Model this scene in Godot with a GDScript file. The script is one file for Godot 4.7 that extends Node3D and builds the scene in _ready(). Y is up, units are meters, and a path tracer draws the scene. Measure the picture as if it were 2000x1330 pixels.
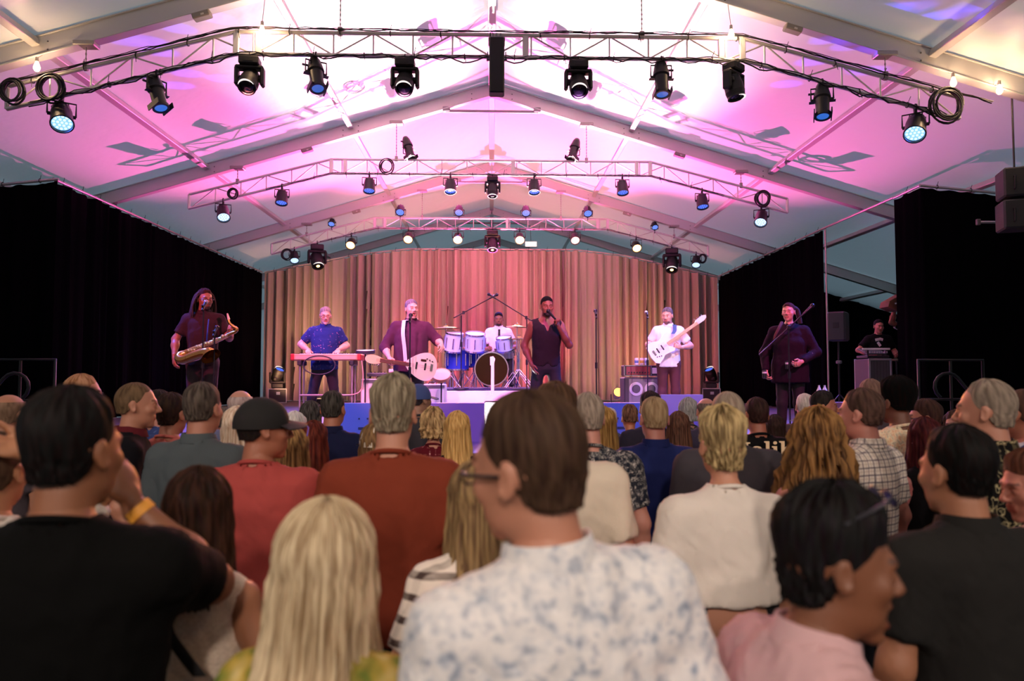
extends Node3D
# A band on a tented stage, seen over the heads of the audience. Metres, y up; the camera looks along -Z.
const F := 1400.0        # focal length in pixels of the 2000 x 1330 frame
const EYE := 1.85        # camera height
const STAGE := 1.05      # stage floor height
const FESTOON := 0.4
const FLOOD_FILL := 23.0      # energy of the added floods behind the audience     # energy of each warm bulb over the crowd
const FRONT := 40.0      # energy of the front-of-house spotlights
var cam_basis := Basis(Vector3.UP, -atan(40.0 / F)) * Basis(Vector3.RIGHT, atan(67.0 / F))
var M := {}
var used := {}
const DEBUG := false
var placed := []
# x, colour, energy, label, sideways lean, cone
const UPLIGHTS := [
	[-6.2, "ffbf8c", 11.6, "amber uplight at the curtain edge by the flight case, keyboard side", 0.75, 40.0],
	[-4.6, "ffb088", 10.1, "amber uplight at the curtain foot behind the keyboard player", -0.75, 40.0],
	[-2.9, "ff4a72", 17.8, "pink uplight at the curtain foot behind the guitarist", 0.75, 40.0],
	[-1.2, "ffbf9a", 8.6, "peach uplight at the curtain foot behind the floor toms", -0.75, 40.0],
	[0.6, "ffbf9a", 8.6, "peach uplight at the curtain foot behind the drummer", 0.75, 40.0],
	[2.4, "ff4a72", 21.6, "pink uplight at the curtain foot behind the lead singer", -0.75, 40.0],
	[3.9, "ff7a6a", 10.1, "coral uplight at the curtain foot behind the bass cabinet", 0.75, 40.0],
	[5.4, "ffbf8c", 10.9, "amber uplight at the curtain foot behind the bass player", -0.75, 40.0],
]
# place, aim, colour, energy, label, cone, blend
const WASHES := [
	[Vector3(-0.35, 1.05, -20.4), Vector3(-2.0, 7.0, -11.2), "fff0e0", 320.0, "warm white wash lamp on the deck behind the drum riser", 14.0, 0.9],
	[Vector3(0.35, 1.05, -20.4), Vector3(2.0, 7.0, -11.2), "fff0e0", 320.0, "warm white wash lamp next to the pink wash lamp", 14.0, 0.9],
	[Vector3(0.0, 1.05, -21.3), Vector3(0.0, 7.65, -16.2), "ff50b0", 330.0, "pink wash lamp on the deck aimed at the tent roof", 35.0, 0.5],
	[Vector3(-0.4, 1.05, -21.3), Vector3(-4.6, 6.4, -13.8), "ff62b8", 330.0, "added magenta wash lamp beside the pink one, keyboard side", 19.0, 0.8],  # unseen lamp added to carry the pink out to the roof side
	[Vector3(0.4, 1.05, -21.3), Vector3(4.6, 6.4, -13.8), "ff62b8", 330.0, "added magenta wash lamp beside the pink one, bass side", 19.0, 0.8],  # its unseen twin, added for the pink on the bass side
	[Vector3(0.0, 1.05, -14.6), Vector3(0.0, 7.6, -17.0), "ff9ac8", 34.0, "lavender wash lamp right behind the drum riser", 60.0, 0.6],
	[Vector3(0.0, 1.05, -17.2), Vector3(0.0, 7.6, -19.8), "ffa070", 34.0, "added peach wash lamp on the deck before the backdrop", 46.0, 0.8],  # unseen lamp added to tint the rear roof bay peach
]

func _ready() -> void:
	# --- camera
	var cam := Camera3D.new()
	cam.name = "camera"
	add_child(cam)
	cam.transform = Transform3D(cam_basis, Vector3(0, EYE, 0))
	cam.near = 0.05
	cam.far = 200.0
	var att := CameraAttributesPhysical.new()
	att.frustum_focal_length = 24.0 * F / 1330.0
	att.frustum_focus_distance = 9.5
	att.exposure_aperture = 2.2
	cam.attributes = att
	cam.fov = rad_to_deg(2.0 * atan(665.0 / F))
	cam.current = true
	# --- air and exposure
	var we := WorldEnvironment.new()
	we.name = "environment"
	var env := Environment.new()
	env.background_mode = Environment.BG_COLOR
	env.background_color = Color("a3b6c2")
	env.background_energy_multiplier = 1.4
	env.tonemap_mode = Environment.TONE_MAPPER_LINEAR
	env.tonemap_exposure = 1.0
	env.sdfgi_enabled = true
	env.ssao_enabled = true
	env.ssil_enabled = true
	we.environment = env
	add_child(we)
	# --- structure, rig, stage, people
	tent()
	drapes()
	rig()
	front_lights()
	added_floods()
	stage_things()
	band()
	crowd()

# ---------------------------------------------------------------- mesh builder
class MB:
	var v := PackedVector3Array()
	var n := PackedVector3Array()
	var c := PackedColorArray()
	var i := PackedInt32Array()
	var col := Color(1, 1, 1)
	var xf := Transform3D()
	func vert(p: Vector3, nn: Vector3) -> int:
		v.push_back(xf * p)
		n.push_back((xf.basis * nn).normalized())
		c.push_back(col)
		return v.size() - 1
	func tri(a: int, b: int, d: int) -> void:
		var g := (v[b] - v[a]).cross(v[d] - v[a])
		if g.dot(n[a] + n[b] + n[d]) < 0.0:
			var t := b
			b = d
			d = t
		i.push_back(a)
		i.push_back(d)
		i.push_back(b)
	func quad(a: int, b: int, d: int, e: int) -> void:
		tri(a, b, d)
		tri(a, d, e)
	func face(ps: Array, out := Vector3.ZERO) -> void:
		var nn: Vector3 = (ps[1] - ps[0]).cross(ps[2] - ps[0]).normalized()
		if nn.dot(out) < 0.0:
			nn = -nn
		var f := v.size()
		for p in ps:
			vert(p, nn)
		for k in range(1, ps.size() - 1):
			tri(f, f + k, f + k + 1)
	func box(ctr: Vector3, size: Vector3, bev := 0.0) -> MB:
		var h := size * 0.5
		bev = minf(bev, minf(h.x, minf(h.y, h.z)) * 0.9)
		var ax := [Vector3.RIGHT, Vector3.UP, Vector3.BACK]
		for a in 3:
			var b := (a + 1) % 3
			var d := (a + 2) % 3
			for s: float in [-1.0, 1.0]:
				var o: Vector3 = ctr + ax[a] * (s * h[a])
				var u: Vector3 = ax[b] * (h[b] - bev) * s
				var w: Vector3 = ax[d] * (h[d] - bev)
				face([o - u - w, o + u - w, o + u + w, o - u + w], ax[a] * s)
		if bev <= 0.0:
			return self
		for a in 3:
			var b := (a + 1) % 3
			var d := (a + 2) % 3
			for s: float in [-1.0, 1.0]:
				for t: float in [-1.0, 1.0]:
					var e: Vector3 = ax[a] * (h[a] - bev)
					var p: Vector3 = ctr + ax[b] * (s * h[b]) + ax[d] * (t * (h[d] - bev))
					var q: Vector3 = ctr + ax[b] * (s * (h[b] - bev)) + ax[d] * (t * h[d])
					face([p - e, p + e, q + e, q - e], p + q - ctr * 2.0)
		for sx: float in [-1.0, 1.0]:
			for sy: float in [-1.0, 1.0]:
				for sz: float in [-1.0, 1.0]:
					var px := ctr + Vector3(sx * h.x, sy * (h.y - bev), sz * (h.z - bev))
					var py := ctr + Vector3(sx * (h.x - bev), sy * h.y, sz * (h.z - bev))
					var pz := ctr + Vector3(sx * (h.x - bev), sy * (h.y - bev), sz * h.z)
					face([px, py, pz], px - ctr)
		return self
	func tube(pts: Array, r, sides := 8, caps := true, closed := false) -> MB:
		var m := pts.size()
		var t0: Vector3 = (pts[1] - pts[0]).normalized()
		var u := t0.cross(Vector3.UP if absf(t0.y) < 0.9 else Vector3.RIGHT).normalized()
		var rows := []
		for k in m:
			var t: Vector3
			if closed:
				t = (pts[(k + 1) % m] - pts[(k - 1 + m) % m]).normalized()
			else:
				t = (pts[mini(k + 1, m - 1)] - pts[maxi(k - 1, 0)]).normalized()
			u = (u - t * u.dot(t)).normalized()
			var w := t.cross(u)
			var rr: float = r[k] if r is Array else r
			var row := []
			for s in sides:
				var a := TAU * s / sides
				var d := u * cos(a) + w * sin(a)
				row.append(vert(pts[k] + d * rr, d))
			rows.append(row)
		for k in (m if closed else m - 1):
			var a: Array = rows[k]
			var b: Array = rows[(k + 1) % m]
			for s in sides:
				var e := (s + 1) % sides
				quad(a[s], a[e], b[e], b[s])
		if caps and not closed:
			for end in 2:
				var k := 0 if end == 0 else m - 1
				var t: Vector3 = (pts[0] - pts[1]).normalized() if end == 0 else (pts[m - 1] - pts[m - 2]).normalized()
				var ct := vert(pts[k], t)
				var f := v.size()
				for s in sides:
					var q: int = rows[k][s]
					v.push_back(v[q])
					n.push_back((xf.basis * t).normalized())
					c.push_back(col)
				for s in sides:
					if end == 0:
						tri(ct, f + (s + 1) % sides, f + s)
					else:
						tri(ct, f + s, f + (s + 1) % sides)
		return self
	func lathe(prof: Array, segs := 16, t := Transform3D()) -> MB:
		# prof: Vector2(radius, height), run from bottom to top for outward faces
		var keep := xf
		xf = xf * t
		for k in prof.size() - 1:
			var p: Vector2 = prof[k]
			var q: Vector2 = prof[k + 1]
			var d := q - p
			if d.length() < 1e-6:
				continue
			var nn := Vector2(d.y, -d.x).normalized()
			var f := v.size()
			for s in segs + 1:
				var a := TAU * s / segs
				var e := Vector3(cos(a), 0, sin(a))
				vert(e * p.x + Vector3(0, p.y, 0), e * nn.x + Vector3(0, nn.y, 0))
				vert(e * q.x + Vector3(0, q.y, 0), e * nn.x + Vector3(0, nn.y, 0))
			for s in segs:
				var a := f + s * 2
				quad(a, a + 1, a + 3, a + 2)
		xf = keep
		return self
	func ball(ctr: Vector3, r: Vector3, nu := 12, nv := 8) -> MB:
		var f := v.size()
		for j in nv + 1:
			var th := PI * j / nv
			for k in nu + 1:
				var a := TAU * k / nu
				var e := Vector3(sin(th) * cos(a), cos(th), sin(th) * sin(a))
				vert(ctr + e * r, e / r)
		for j in nv:
			for k in nu:
				var a := f + j * (nu + 1) + k
				quad(a, a + 1, a + nu + 2, a + nu + 1)
		return self
	func loft(rows: Array, wrap := true, cols = null) -> MB:
		# rows of equally many points; normals from neighbours
		var R := rows.size()
		var C: int = rows[0].size()
		var f := v.size()
		for a in R:
			for b in C:
				var du: Vector3 = rows[a][(b + 1) % C] - rows[a][(b - 1 + C) % C] if wrap else rows[a][mini(b + 1, C - 1)] - rows[a][maxi(b - 1, 0)]
				var dv: Vector3 = rows[mini(a + 1, R - 1)][b] - rows[maxi(a - 1, 0)][b]
				var nn := du.cross(dv)
				if nn.length() < 1e-9:
					nn = Vector3.UP
				if cols != null:
					col = cols[a][b]
				vert(rows[a][b], nn.normalized())
		for a in R - 1:
			for b in (C if wrap else C - 1):
				var e := (b + 1) % C
				quad(f + a * C + b, f + a * C + e, f + (a + 1) * C + e, f + (a + 1) * C + b)
		return self
	func prism(poly: PackedVector2Array, depth: float, bev := 0.0) -> MB:
		# outline in xy, thickness along z, centred
		if Geometry2D.is_polygon_clockwise(poly):
			poly.reverse()
		var tr := Geometry2D.triangulate_polygon(poly)
		var inner := poly
		if bev > 0.0:
			var off := Geometry2D.offset_polygon(poly, -bev)
			if off.size() == 1 and off[0].size() == poly.size():
				inner = off[0]
		for s: float in [-1.0, 1.0]:
			var f := v.size()
			for p in inner:
				vert(Vector3(p.x, p.y, s * depth * 0.5), Vector3(0, 0, s))
			for k in range(0, tr.size(), 3):
				if s > 0:
					tri(f + tr[k], f + tr[k + 1], f + tr[k + 2])
				else:
					tri(f + tr[k], f + tr[k + 2], f + tr[k + 1])
		var m := poly.size()
		for k in m:
			var p := poly[k]
			var q := poly[(k + 1) % m]
			var z := depth * 0.5
			face([Vector3(p.x, p.y, -z), Vector3(q.x, q.y, -z), Vector3(q.x, q.y, z), Vector3(p.x, p.y, z)])
		return self
	func mesh() -> ArrayMesh:
		var a := []
		a.resize(Mesh.ARRAY_MAX)
		a[Mesh.ARRAY_VERTEX] = v
		a[Mesh.ARRAY_NORMAL] = n
		a[Mesh.ARRAY_COLOR] = c
		a[Mesh.ARRAY_INDEX] = i
		var m := ArrayMesh.new()
		m.add_surface_from_arrays(Mesh.PRIMITIVE_TRIANGLES, a)
		return m

# ---------------------------------------------------------------- naming, tagging
func numbered(s: String) -> String:
	var k: int = used.get(s, 0)
	used[s] = k + 1
	return s if k == 0 else "%s_%03d" % [s, k]

func tag(o: Node, label := "", category := "", group := "", kind := "") -> Node:
	if label:
		o.set_meta("label", label)
	if category:
		o.set_meta("category", category)
	if group:
		o.set_meta("group", group)
	if kind:
		o.set_meta("kind", kind)
	return o

func thing(called: String, label: String, category: String, where := Vector3.ZERO, turn := 0.0, group := "") -> Node3D:
	var o := Node3D.new()
	o.name = numbered(called)
	add_child(o)
	o.position = where
	o.rotation.y = turn
	tag(o, label, category, group)
	return o

func put(mesh, called: String, m: Material, parent: Node = null, xf := Transform3D()) -> MeshInstance3D:
	var o := MeshInstance3D.new()
	o.mesh = mesh.mesh() if mesh is MB else mesh
	o.material_override = m
	o.transform = xf
	if parent == null:
		o.name = numbered(called)
		add_child(o)
	else:
		o.name = called
		parent.add_child(o, true)
	return o

func structure(called: String, parent: Node = null) -> Node3D:
	var o := Node3D.new()
	o.name = called
	(parent if parent else self).add_child(o)
	o.set_meta("kind", "structure")
	return o

# ---------------------------------------------------------------- materials
func mat(col: Color, rough := 0.7, metal := 0.0, vc := false) -> StandardMaterial3D:
	var key := "%s|%.2f|%.2f|%s" % [col.to_html(), rough, metal, vc]
	if M.has(key):
		return M[key]
	var m := StandardMaterial3D.new()
	m.albedo_color = col
	m.roughness = rough
	m.metallic = metal
	m.vertex_color_use_as_albedo = vc
	m.cull_mode = BaseMaterial3D.CULL_DISABLED
	M[key] = m
	return m

func hexmat(h: String, rough := 0.7, metal := 0.0, vc := false) -> StandardMaterial3D:
	return mat(Color(h), rough, metal, vc)

func glow(col: Color, e: float) -> StandardMaterial3D:
	var key := "glow%s%.2f" % [col.to_html(), e]
	if M.has(key):
		return M[key]
	var m := StandardMaterial3D.new()
	m.albedo_color = Color(0.02, 0.02, 0.02)
	m.emission_enabled = true
	m.emission = col
	m.emission_energy_multiplier = e
	m.roughness = 0.3
	M[key] = m
	return m

func weave() -> NoiseTexture2D:
	if not M.has("_weave"):
		var f := FastNoiseLite.new()
		f.seed = 4
		f.noise_type = FastNoiseLite.TYPE_SIMPLEX
		f.frequency = 0.11
		f.fractal_octaves = 3
		var t := NoiseTexture2D.new()
		t.noise = f
		t.width = 256
		t.height = 256
		t.seamless = true
		t.as_normal_map = true
		t.bump_strength = 3.0
		M["_weave"] = t
	return M["_weave"]

func cloth(h: String, tex: Texture2D = null, scale := 1.0, rough := 0.88) -> StandardMaterial3D:
	var key := "cloth" + h + ("" if tex == null else str(tex.get_instance_id())) + str(scale)
	if M.has(key):
		return M[key]
	var m := StandardMaterial3D.new()
	m.albedo_color = Color(h)
	m.roughness = rough
	m.uv1_triplanar = true
	m.uv1_scale = Vector3.ONE * (scale if tex else 6.0)
	if tex:
		m.albedo_texture = tex
	else:
		m.normal_enabled = true
		m.normal_texture = weave()
		m.normal_scale = 0.35
	m.metallic_specular = 0.25
	M[key] = m
	return m

func blotches(key: String, stops: Array, freq: float, oct := 2, kind := FastNoiseLite.TYPE_SIMPLEX_SMOOTH, seed := 3, hard := false) -> Texture2D:
	if M.has(key):
		return M[key]
	var f := FastNoiseLite.new()
	f.seed = seed
	f.noise_type = kind
	f.frequency = freq
	f.fractal_octaves = oct
	f.domain_warp_enabled = true
	f.domain_warp_amplitude = 14.0
	f.domain_warp_frequency = 0.02
	var g := Gradient.new()
	g.interpolation_mode = Gradient.GRADIENT_INTERPOLATE_CONSTANT if hard else Gradient.GRADIENT_INTERPOLATE_LINEAR
	var offs := PackedFloat32Array()
	var cols := PackedColorArray()
	for s in stops:
		offs.push_back(s[0])
		cols.push_back(Color(s[1]))
	g.offsets = offs
	g.colors = cols
	var t := NoiseTexture2D.new()
	t.noise = f
	t.color_ramp = g
	t.width = 512
	t.height = 512
	t.seamless = true
	M[key] = t
	return t

func drawn(key: String, w: int, h: int, bg: String, rects: Array) -> Texture2D:
	# rects: [x, y, w, h, colour]
	if M.has(key):
		return M[key]
	var im := Image.create(w, h, true, Image.FORMAT_RGBA8)
	im.fill(Color(bg))
	for r in rects:
		var c := Color(r[4])
		for y in range(r[1], r[1] + r[3]):
			for x in range(r[0], r[0] + r[2]):
				im.set_pixel(x % w, y % h, im.get_pixel(x % w, y % h).blend(c))
	im.generate_mipmaps()
	M[key] = ImageTexture.create_from_image(im)
	return M[key]

# ---------------------------------------------------------------- pixel -> place
func at(px: float, py: float, d: float) -> Vector3:
	var dir := cam_basis * Vector3((px - 1000.0) / F, -(py - 665.0) / F, -1.0)
	return Vector3(0, EYE, 0) + dir * (d / -dir.z)

func look(z_to: Vector3, up := Vector3.UP) -> Basis:
	# a basis whose -Y points along z_to (fixtures are built hanging, lens at -Y)
	var y := -z_to.normalized()
	var x := up.cross(y) if absf(y.dot(up)) < 0.98 else Vector3.RIGHT.cross(y).cross(y) * -1.0
	if x.length() < 0.01:
		x = Vector3.RIGHT
	x = x.normalized()
	return Basis(x, y, x.cross(y))

func spot(parent: Node3D, p: Vector3, dir: Vector3, col: Color, e: float, ang: float, blend := 0.4, size := 0.05) -> SpotLight3D:
	var l := SpotLight3D.new()
	l.name = "spot_light"
	parent.add_child(l, true)
	l.light_color = col
	l.light_energy = e
	l.spot_angle = ang
	l.spot_angle_attenuation = blend
	l.spot_range = 40.0
	l.spot_attenuation = 2.0
	l.light_size = size
	l.shadow_enabled = true
	var y := Vector3.UP if absf(dir.normalized().y) < 0.98 else Vector3.RIGHT
	l.global_transform = Transform3D(Basis.looking_at(dir.normalized(), y), p)
	return l

func omni(parent: Node3D, p: Vector3, col: Color, e: float, size := 0.03) -> OmniLight3D:
	var l := OmniLight3D.new()
	l.name = "bulb_light"
	parent.add_child(l, true)
	l.light_color = col
	l.light_energy = e
	l.omni_range = 40.0
	l.omni_attenuation = 2.0
	l.light_size = size
	l.shadow_enabled = true
	l.global_position = p
	return l

func arc(n: int, f: Callable) -> Array:
	var o := []
	for k in n + 1:
		o.append(f.call(float(k) / n))
	return o

func smooth(pts: Array, per := 6) -> Array:
	# Catmull-Rom through the points
	var o := []
	for k in pts.size() - 1:
		var a: Vector3 = pts[maxi(k - 1, 0)]
		var b: Vector3 = pts[k]
		var c: Vector3 = pts[k + 1]
		var d: Vector3 = pts[mini(k + 2, pts.size() - 1)]
		for s in per:
			var t := float(s) / per
			o.append(b.cubic_interpolate(c, a, d, t))
	o.append(pts[-1])
	return o

# ---------------------------------------------------------------- distance fields -> one smooth skin (surface nets)
# prims: {t:"cap",a,b,ra,rb,[cut]} {t:"ell",c,r,[q]} {t:"loft",y,rx,rz,zc} ; each may set k (smoothing) and sub (carve away)
func nets(prims: Array, cell: float, k0: float, wrinkle := 0.0, wseed := 1) -> Dictionary:
	var lo := Vector3.ONE * 1e9
	var hi := Vector3.ONE * -1e9
	for p in prims:
		var a: Vector3
		var b: Vector3
		match p.t:
			"cap":
				var r := maxf(p.ra, p.rb)
				a = Vector3(minf(p.a.x, p.b.x), minf(p.a.y, p.b.y), minf(p.a.z, p.b.z)) - Vector3.ONE * r
				b = Vector3(maxf(p.a.x, p.b.x), maxf(p.a.y, p.b.y), maxf(p.a.z, p.b.z)) + Vector3.ONE * r
			"ell":
				var r: Vector3 = p.r
				if p.has("q"):
					r = Vector3.ONE * maxf(r.x, maxf(r.y, r.z))
				a = p.c - r
				b = p.c + r
			"loft":
				var rx := 0.0
				var rz := 0.0
				for q in p.y.size():
					rx = maxf(rx, p.rx[q])
					rz = maxf(rz, p.rz[q] + absf(p.zc[q]))
				a = Vector3(-rx, p.y[0], -rz)
				b = Vector3(rx, p.y[-1], rz)
		p.lo = a
		p.hi = b
		if not p.get("sub", false):
			lo = lo.min(a)
			hi = hi.max(b)
	lo -= Vector3.ONE * cell * 2.5
	hi += Vector3.ONE * cell * 2.5
	var nx := int(ceil((hi.x - lo.x) / cell)) + 1
	var ny := int(ceil((hi.y - lo.y) / cell)) + 1
	var nz := int(ceil((hi.z - lo.z) / cell)) + 1
	var total := nx * ny * nz
	var val := PackedFloat32Array()
	val.resize(total)
	val.fill(1.0)
	var mark := PackedByteArray()
	mark.resize(total)
	var sy := nx
	var sz := nx * ny
	for p in prims:
		var kk: float = p.get("k", k0)
		var sub: bool = p.get("sub", false)
		var thr := cell * 2.2 + kk * 0.3
		var mg := kk + cell * 2.0
		var x0 := maxi(0, int((p.lo.x - mg - lo.x) / cell))
		var y0 := maxi(0, int((p.lo.y - mg - lo.y) / cell))
		var z0 := maxi(0, int((p.lo.z - mg - lo.z) / cell))
		var x1 := mini(nx - 1, int((p.hi.x + mg - lo.x) / cell) + 1)
		var y1 := mini(ny - 1, int((p.hi.y + mg - lo.y) / cell) + 1)
		var z1 := mini(nz - 1, int((p.hi.z + mg - lo.z) / cell) + 1)
		var kind := 0
		var pa := Vector3.ZERO
		var ba := Vector3.ZERO
		var inv := 0.0
		var ra := 0.0
		var dr := 0.0
		var er := Vector3.ONE
		var emin := 1.0
		var cutd := Vector3.ZERO
		var cutp := Vector3.ZERO
		var hascut := false
		var qb := Basis()
		var hasq := false
		if p.t == "cap":
			pa = p.a
			ba = p.b - p.a
			inv = 1.0 / maxf(1e-9, ba.length_squared())
			ra = p.ra
			dr = p.rb - p.ra
			if p.get("cut", false):
				hascut = true
				cutd = ba.normalized()
				cutp = p.b
		elif p.t == "ell":
			kind = 1
			pa = p.c
			er = p.r
			emin = minf(er.x, minf(er.y, er.z))
			if p.has("q"):
				hasq = true
				qb = p.q.transposed()
		else:
			kind = 2
		for y in range(y0, y1 + 1):
			var wy := lo.y + y * cell
			var rx := 1.0
			var rz := 1.0
			var zc := 0.0
			var rm := 1.0
			var yout := 0.0
			if kind == 2:
				var ys: Array = p.y
				var m := ys.size() - 1
				var q := 0
				while q < m - 1 and wy > ys[q + 1]:
					q += 1
				var f := clampf((wy - ys[q]) / (ys[q + 1] - ys[q]), 0.0, 1.0)
				f = f * f * (3.0 - 2.0 * f) * 0.5 + f * 0.5
				rx = lerpf(p.rx[q], p.rx[q + 1], f)
				rz = lerpf(p.rz[q], p.rz[q + 1], f)
				zc = lerpf(p.zc[q], p.zc[q + 1], f)
				rm = minf(rx, rz)
				yout = maxf(ys[0] - wy, wy - ys[m])
			for z in range(z0, z1 + 1):
				var wz := lo.z + z * cell
				var id := z * sz + y * sy + x0
				for x in range(x0, x1 + 1):
					var d := 0.0
					if kind == 0:
						var w := Vector3(lo.x + x * cell, wy, wz)
						var e := w - pa
						var h := clampf(e.dot(ba) * inv, 0.0, 1.0)
						d = (e - ba * h).length() - ra - dr * h
						if hascut:
							d = maxf(d, (w - cutp).dot(cutd))
					elif kind == 1:
						var e := Vector3(lo.x + x * cell, wy, wz) - pa
						if hasq:
							e = qb * e
						var k1 := (e / er).length()
						var k2 := (e / (er * er)).length()
						d = k1 * (k1 - 1.0) / maxf(k2, 1e-6)
					else:
						var ex := (lo.x + x * cell) / rx
						var ez := (wz - zc) / rz
						d = maxf((sqrt(ex * ex + ez * ez) - 1.0) * rm, yout)
					if d < mg:
						if absf(d) < thr:
							mark[id] = 1
						var o := val[id]
						if sub:
							var h2 := maxf(kk - absf(o + d), 0.0) / kk
							val[id] = maxf(o, -d) + h2 * h2 * kk * 0.25
						else:
							var h2 := maxf(kk - absf(o - d), 0.0) / kk
							val[id] = minf(o, d) - h2 * h2 * kk * 0.25
					id += 1
	# vertices
	var vid := PackedInt32Array()
	vid.resize(total)
	vid.fill(-1)
	var verts := PackedVector3Array()
	var cells := PackedInt32Array()
	for z in nz - 1:
		for y in ny - 1:
			var base := z * sz + y * sy
			for x in nx - 1:
				var id := base + x
				if mark[id] == 0:
					continue
				var a0 := val[id]
				var a1 := val[id + 1]
				var a2 := val[id + sy]
				var a3 := val[id + sy + 1]
				var b0 := val[id + sz]
				var b1 := val[id + sz + 1]
				var b2 := val[id + sz + sy]
				var b3 := val[id + sz + sy + 1]
				var neg := int(a0 < 0) + int(a1 < 0) + int(a2 < 0) + int(a3 < 0) + int(b0 < 0) + int(b1 < 0) + int(b2 < 0) + int(b3 < 0)
				if neg == 0 or neg == 8:
					continue
				var s := Vector3.ZERO
				var m := 0
				if (a0 < 0) != (a1 < 0):
					s += Vector3(a0 / (a0 - a1), 0, 0)
					m += 1
				if (a2 < 0) != (a3 < 0):
					s += Vector3(a2 / (a2 - a3), 1, 0)
					m += 1
				if (b0 < 0) != (b1 < 0):
					s += Vector3(b0 / (b0 - b1), 0, 1)
					m += 1
				if (b2 < 0) != (b3 < 0):
					s += Vector3(b2 / (b2 - b3), 1, 1)
					m += 1
				if (a0 < 0) != (a2 < 0):
					s += Vector3(0, a0 / (a0 - a2), 0)
					m += 1
				if (a1 < 0) != (a3 < 0):
					s += Vector3(1, a1 / (a1 - a3), 0)
					m += 1
				if (b0 < 0) != (b2 < 0):
					s += Vector3(0, b0 / (b0 - b2), 1)
					m += 1
				if (b1 < 0) != (b3 < 0):
					s += Vector3(1, b1 / (b1 - b3), 1)
					m += 1
				if (a0 < 0) != (b0 < 0):
					s += Vector3(0, 0, a0 / (a0 - b0))
					m += 1
				if (a1 < 0) != (b1 < 0):
					s += Vector3(1, 0, a1 / (a1 - b1))
					m += 1
				if (a2 < 0) != (b2 < 0):
					s += Vector3(0, 1, a2 / (a2 - b2))
					m += 1
				if (a3 < 0) != (b3 < 0):
					s += Vector3(1, 1, a3 / (a3 - b3))
					m += 1
				vid[id] = verts.size()
				verts.push_back(lo + (Vector3(x, y, z) + s / m) * cell)
				cells.push_back(id)
	var idx := PackedInt32Array()
	var strides := [1, sy, sz]
	for id in cells:
		var inside := val[id] < 0
		for a in 3:
			var st: int = strides[a]
			if (val[id + st] < 0) == inside:
				continue
			var su: int = strides[(a + 1) % 3]
			var sw: int = strides[(a + 2) % 3]
			if id < su + sw:
				continue
			var q0 := vid[id]
			var q1 := vid[id - su]
			var q2 := vid[id - su - sw]
			var q3 := vid[id - sw]
			if q1 < 0 or q2 < 0 or q3 < 0:
				continue
			if inside:
				idx.append_array([q0, q2, q1, q0, q3, q2])
			else:
				idx.append_array([q0, q1, q2, q0, q2, q3])
	var nrm := normals_of(verts, idx)
	if wrinkle > 0.0:
		var f := FastNoiseLite.new()
		f.seed = wseed
		f.noise_type = FastNoiseLite.TYPE_SIMPLEX_SMOOTH
		f.frequency = 5.0
		f.fractal_octaves = 2
		f.domain_warp_enabled = true
		f.domain_warp_amplitude = 0.12
		f.domain_warp_frequency = 4.0
		for q in verts.size():
			var w := verts[q]
			var d := f.get_noise_3d(w.x * 1.5 + w.y * 0.5, w.y * 0.8 - w.x * 0.6, w.z * 1.5)
			verts[q] = w + nrm[q] * ((1.0 - absf(d) * 2.2) * wrinkle)
		nrm = normals_of(verts, idx)
	return {"v": verts, "n": nrm, "i": idx}

func normals_of(verts: PackedVector3Array, idx: PackedInt32Array) -> PackedVector3Array:
	var nrm := PackedVector3Array()
	nrm.resize(verts.size())
	for t in range(0, idx.size(), 3):
		var a := idx[t]
		var b := idx[t + 1]
		var c := idx[t + 2]
		var f := (verts[c] - verts[a]).cross(verts[b] - verts[a])
		nrm[a] += f
		nrm[b] += f
		nrm[c] += f
	for q in nrm.size():
		nrm[q] = nrm[q].normalized()
	return nrm

func net_mesh(d: Dictionary, cols = null) -> ArrayMesh:
	var a := []
	a.resize(Mesh.ARRAY_MAX)
	a[Mesh.ARRAY_VERTEX] = d.v
	a[Mesh.ARRAY_NORMAL] = d.n
	a[Mesh.ARRAY_INDEX] = d.i
	if cols == null:
		cols = PackedColorArray()
		cols.resize(d.v.size())
		cols.fill(Color(1, 1, 1))
	a[Mesh.ARRAY_COLOR] = cols
	var m := ArrayMesh.new()
	m.add_surface_from_arrays(Mesh.PRIMITIVE_TRIANGLES, a)
	return m

func cap(a: Vector3, b: Vector3, ra: float, rb: float, extra := {}) -> Dictionary:
	var d := {"t": "cap", "a": a, "b": b, "ra": ra, "rb": rb}
	d.merge(extra)
	return d

func ell(c: Vector3, r: Vector3, extra := {}) -> Dictionary:
	var d := {"t": "ell", "c": c, "r": r}
	d.merge(extra)
	return d

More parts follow.
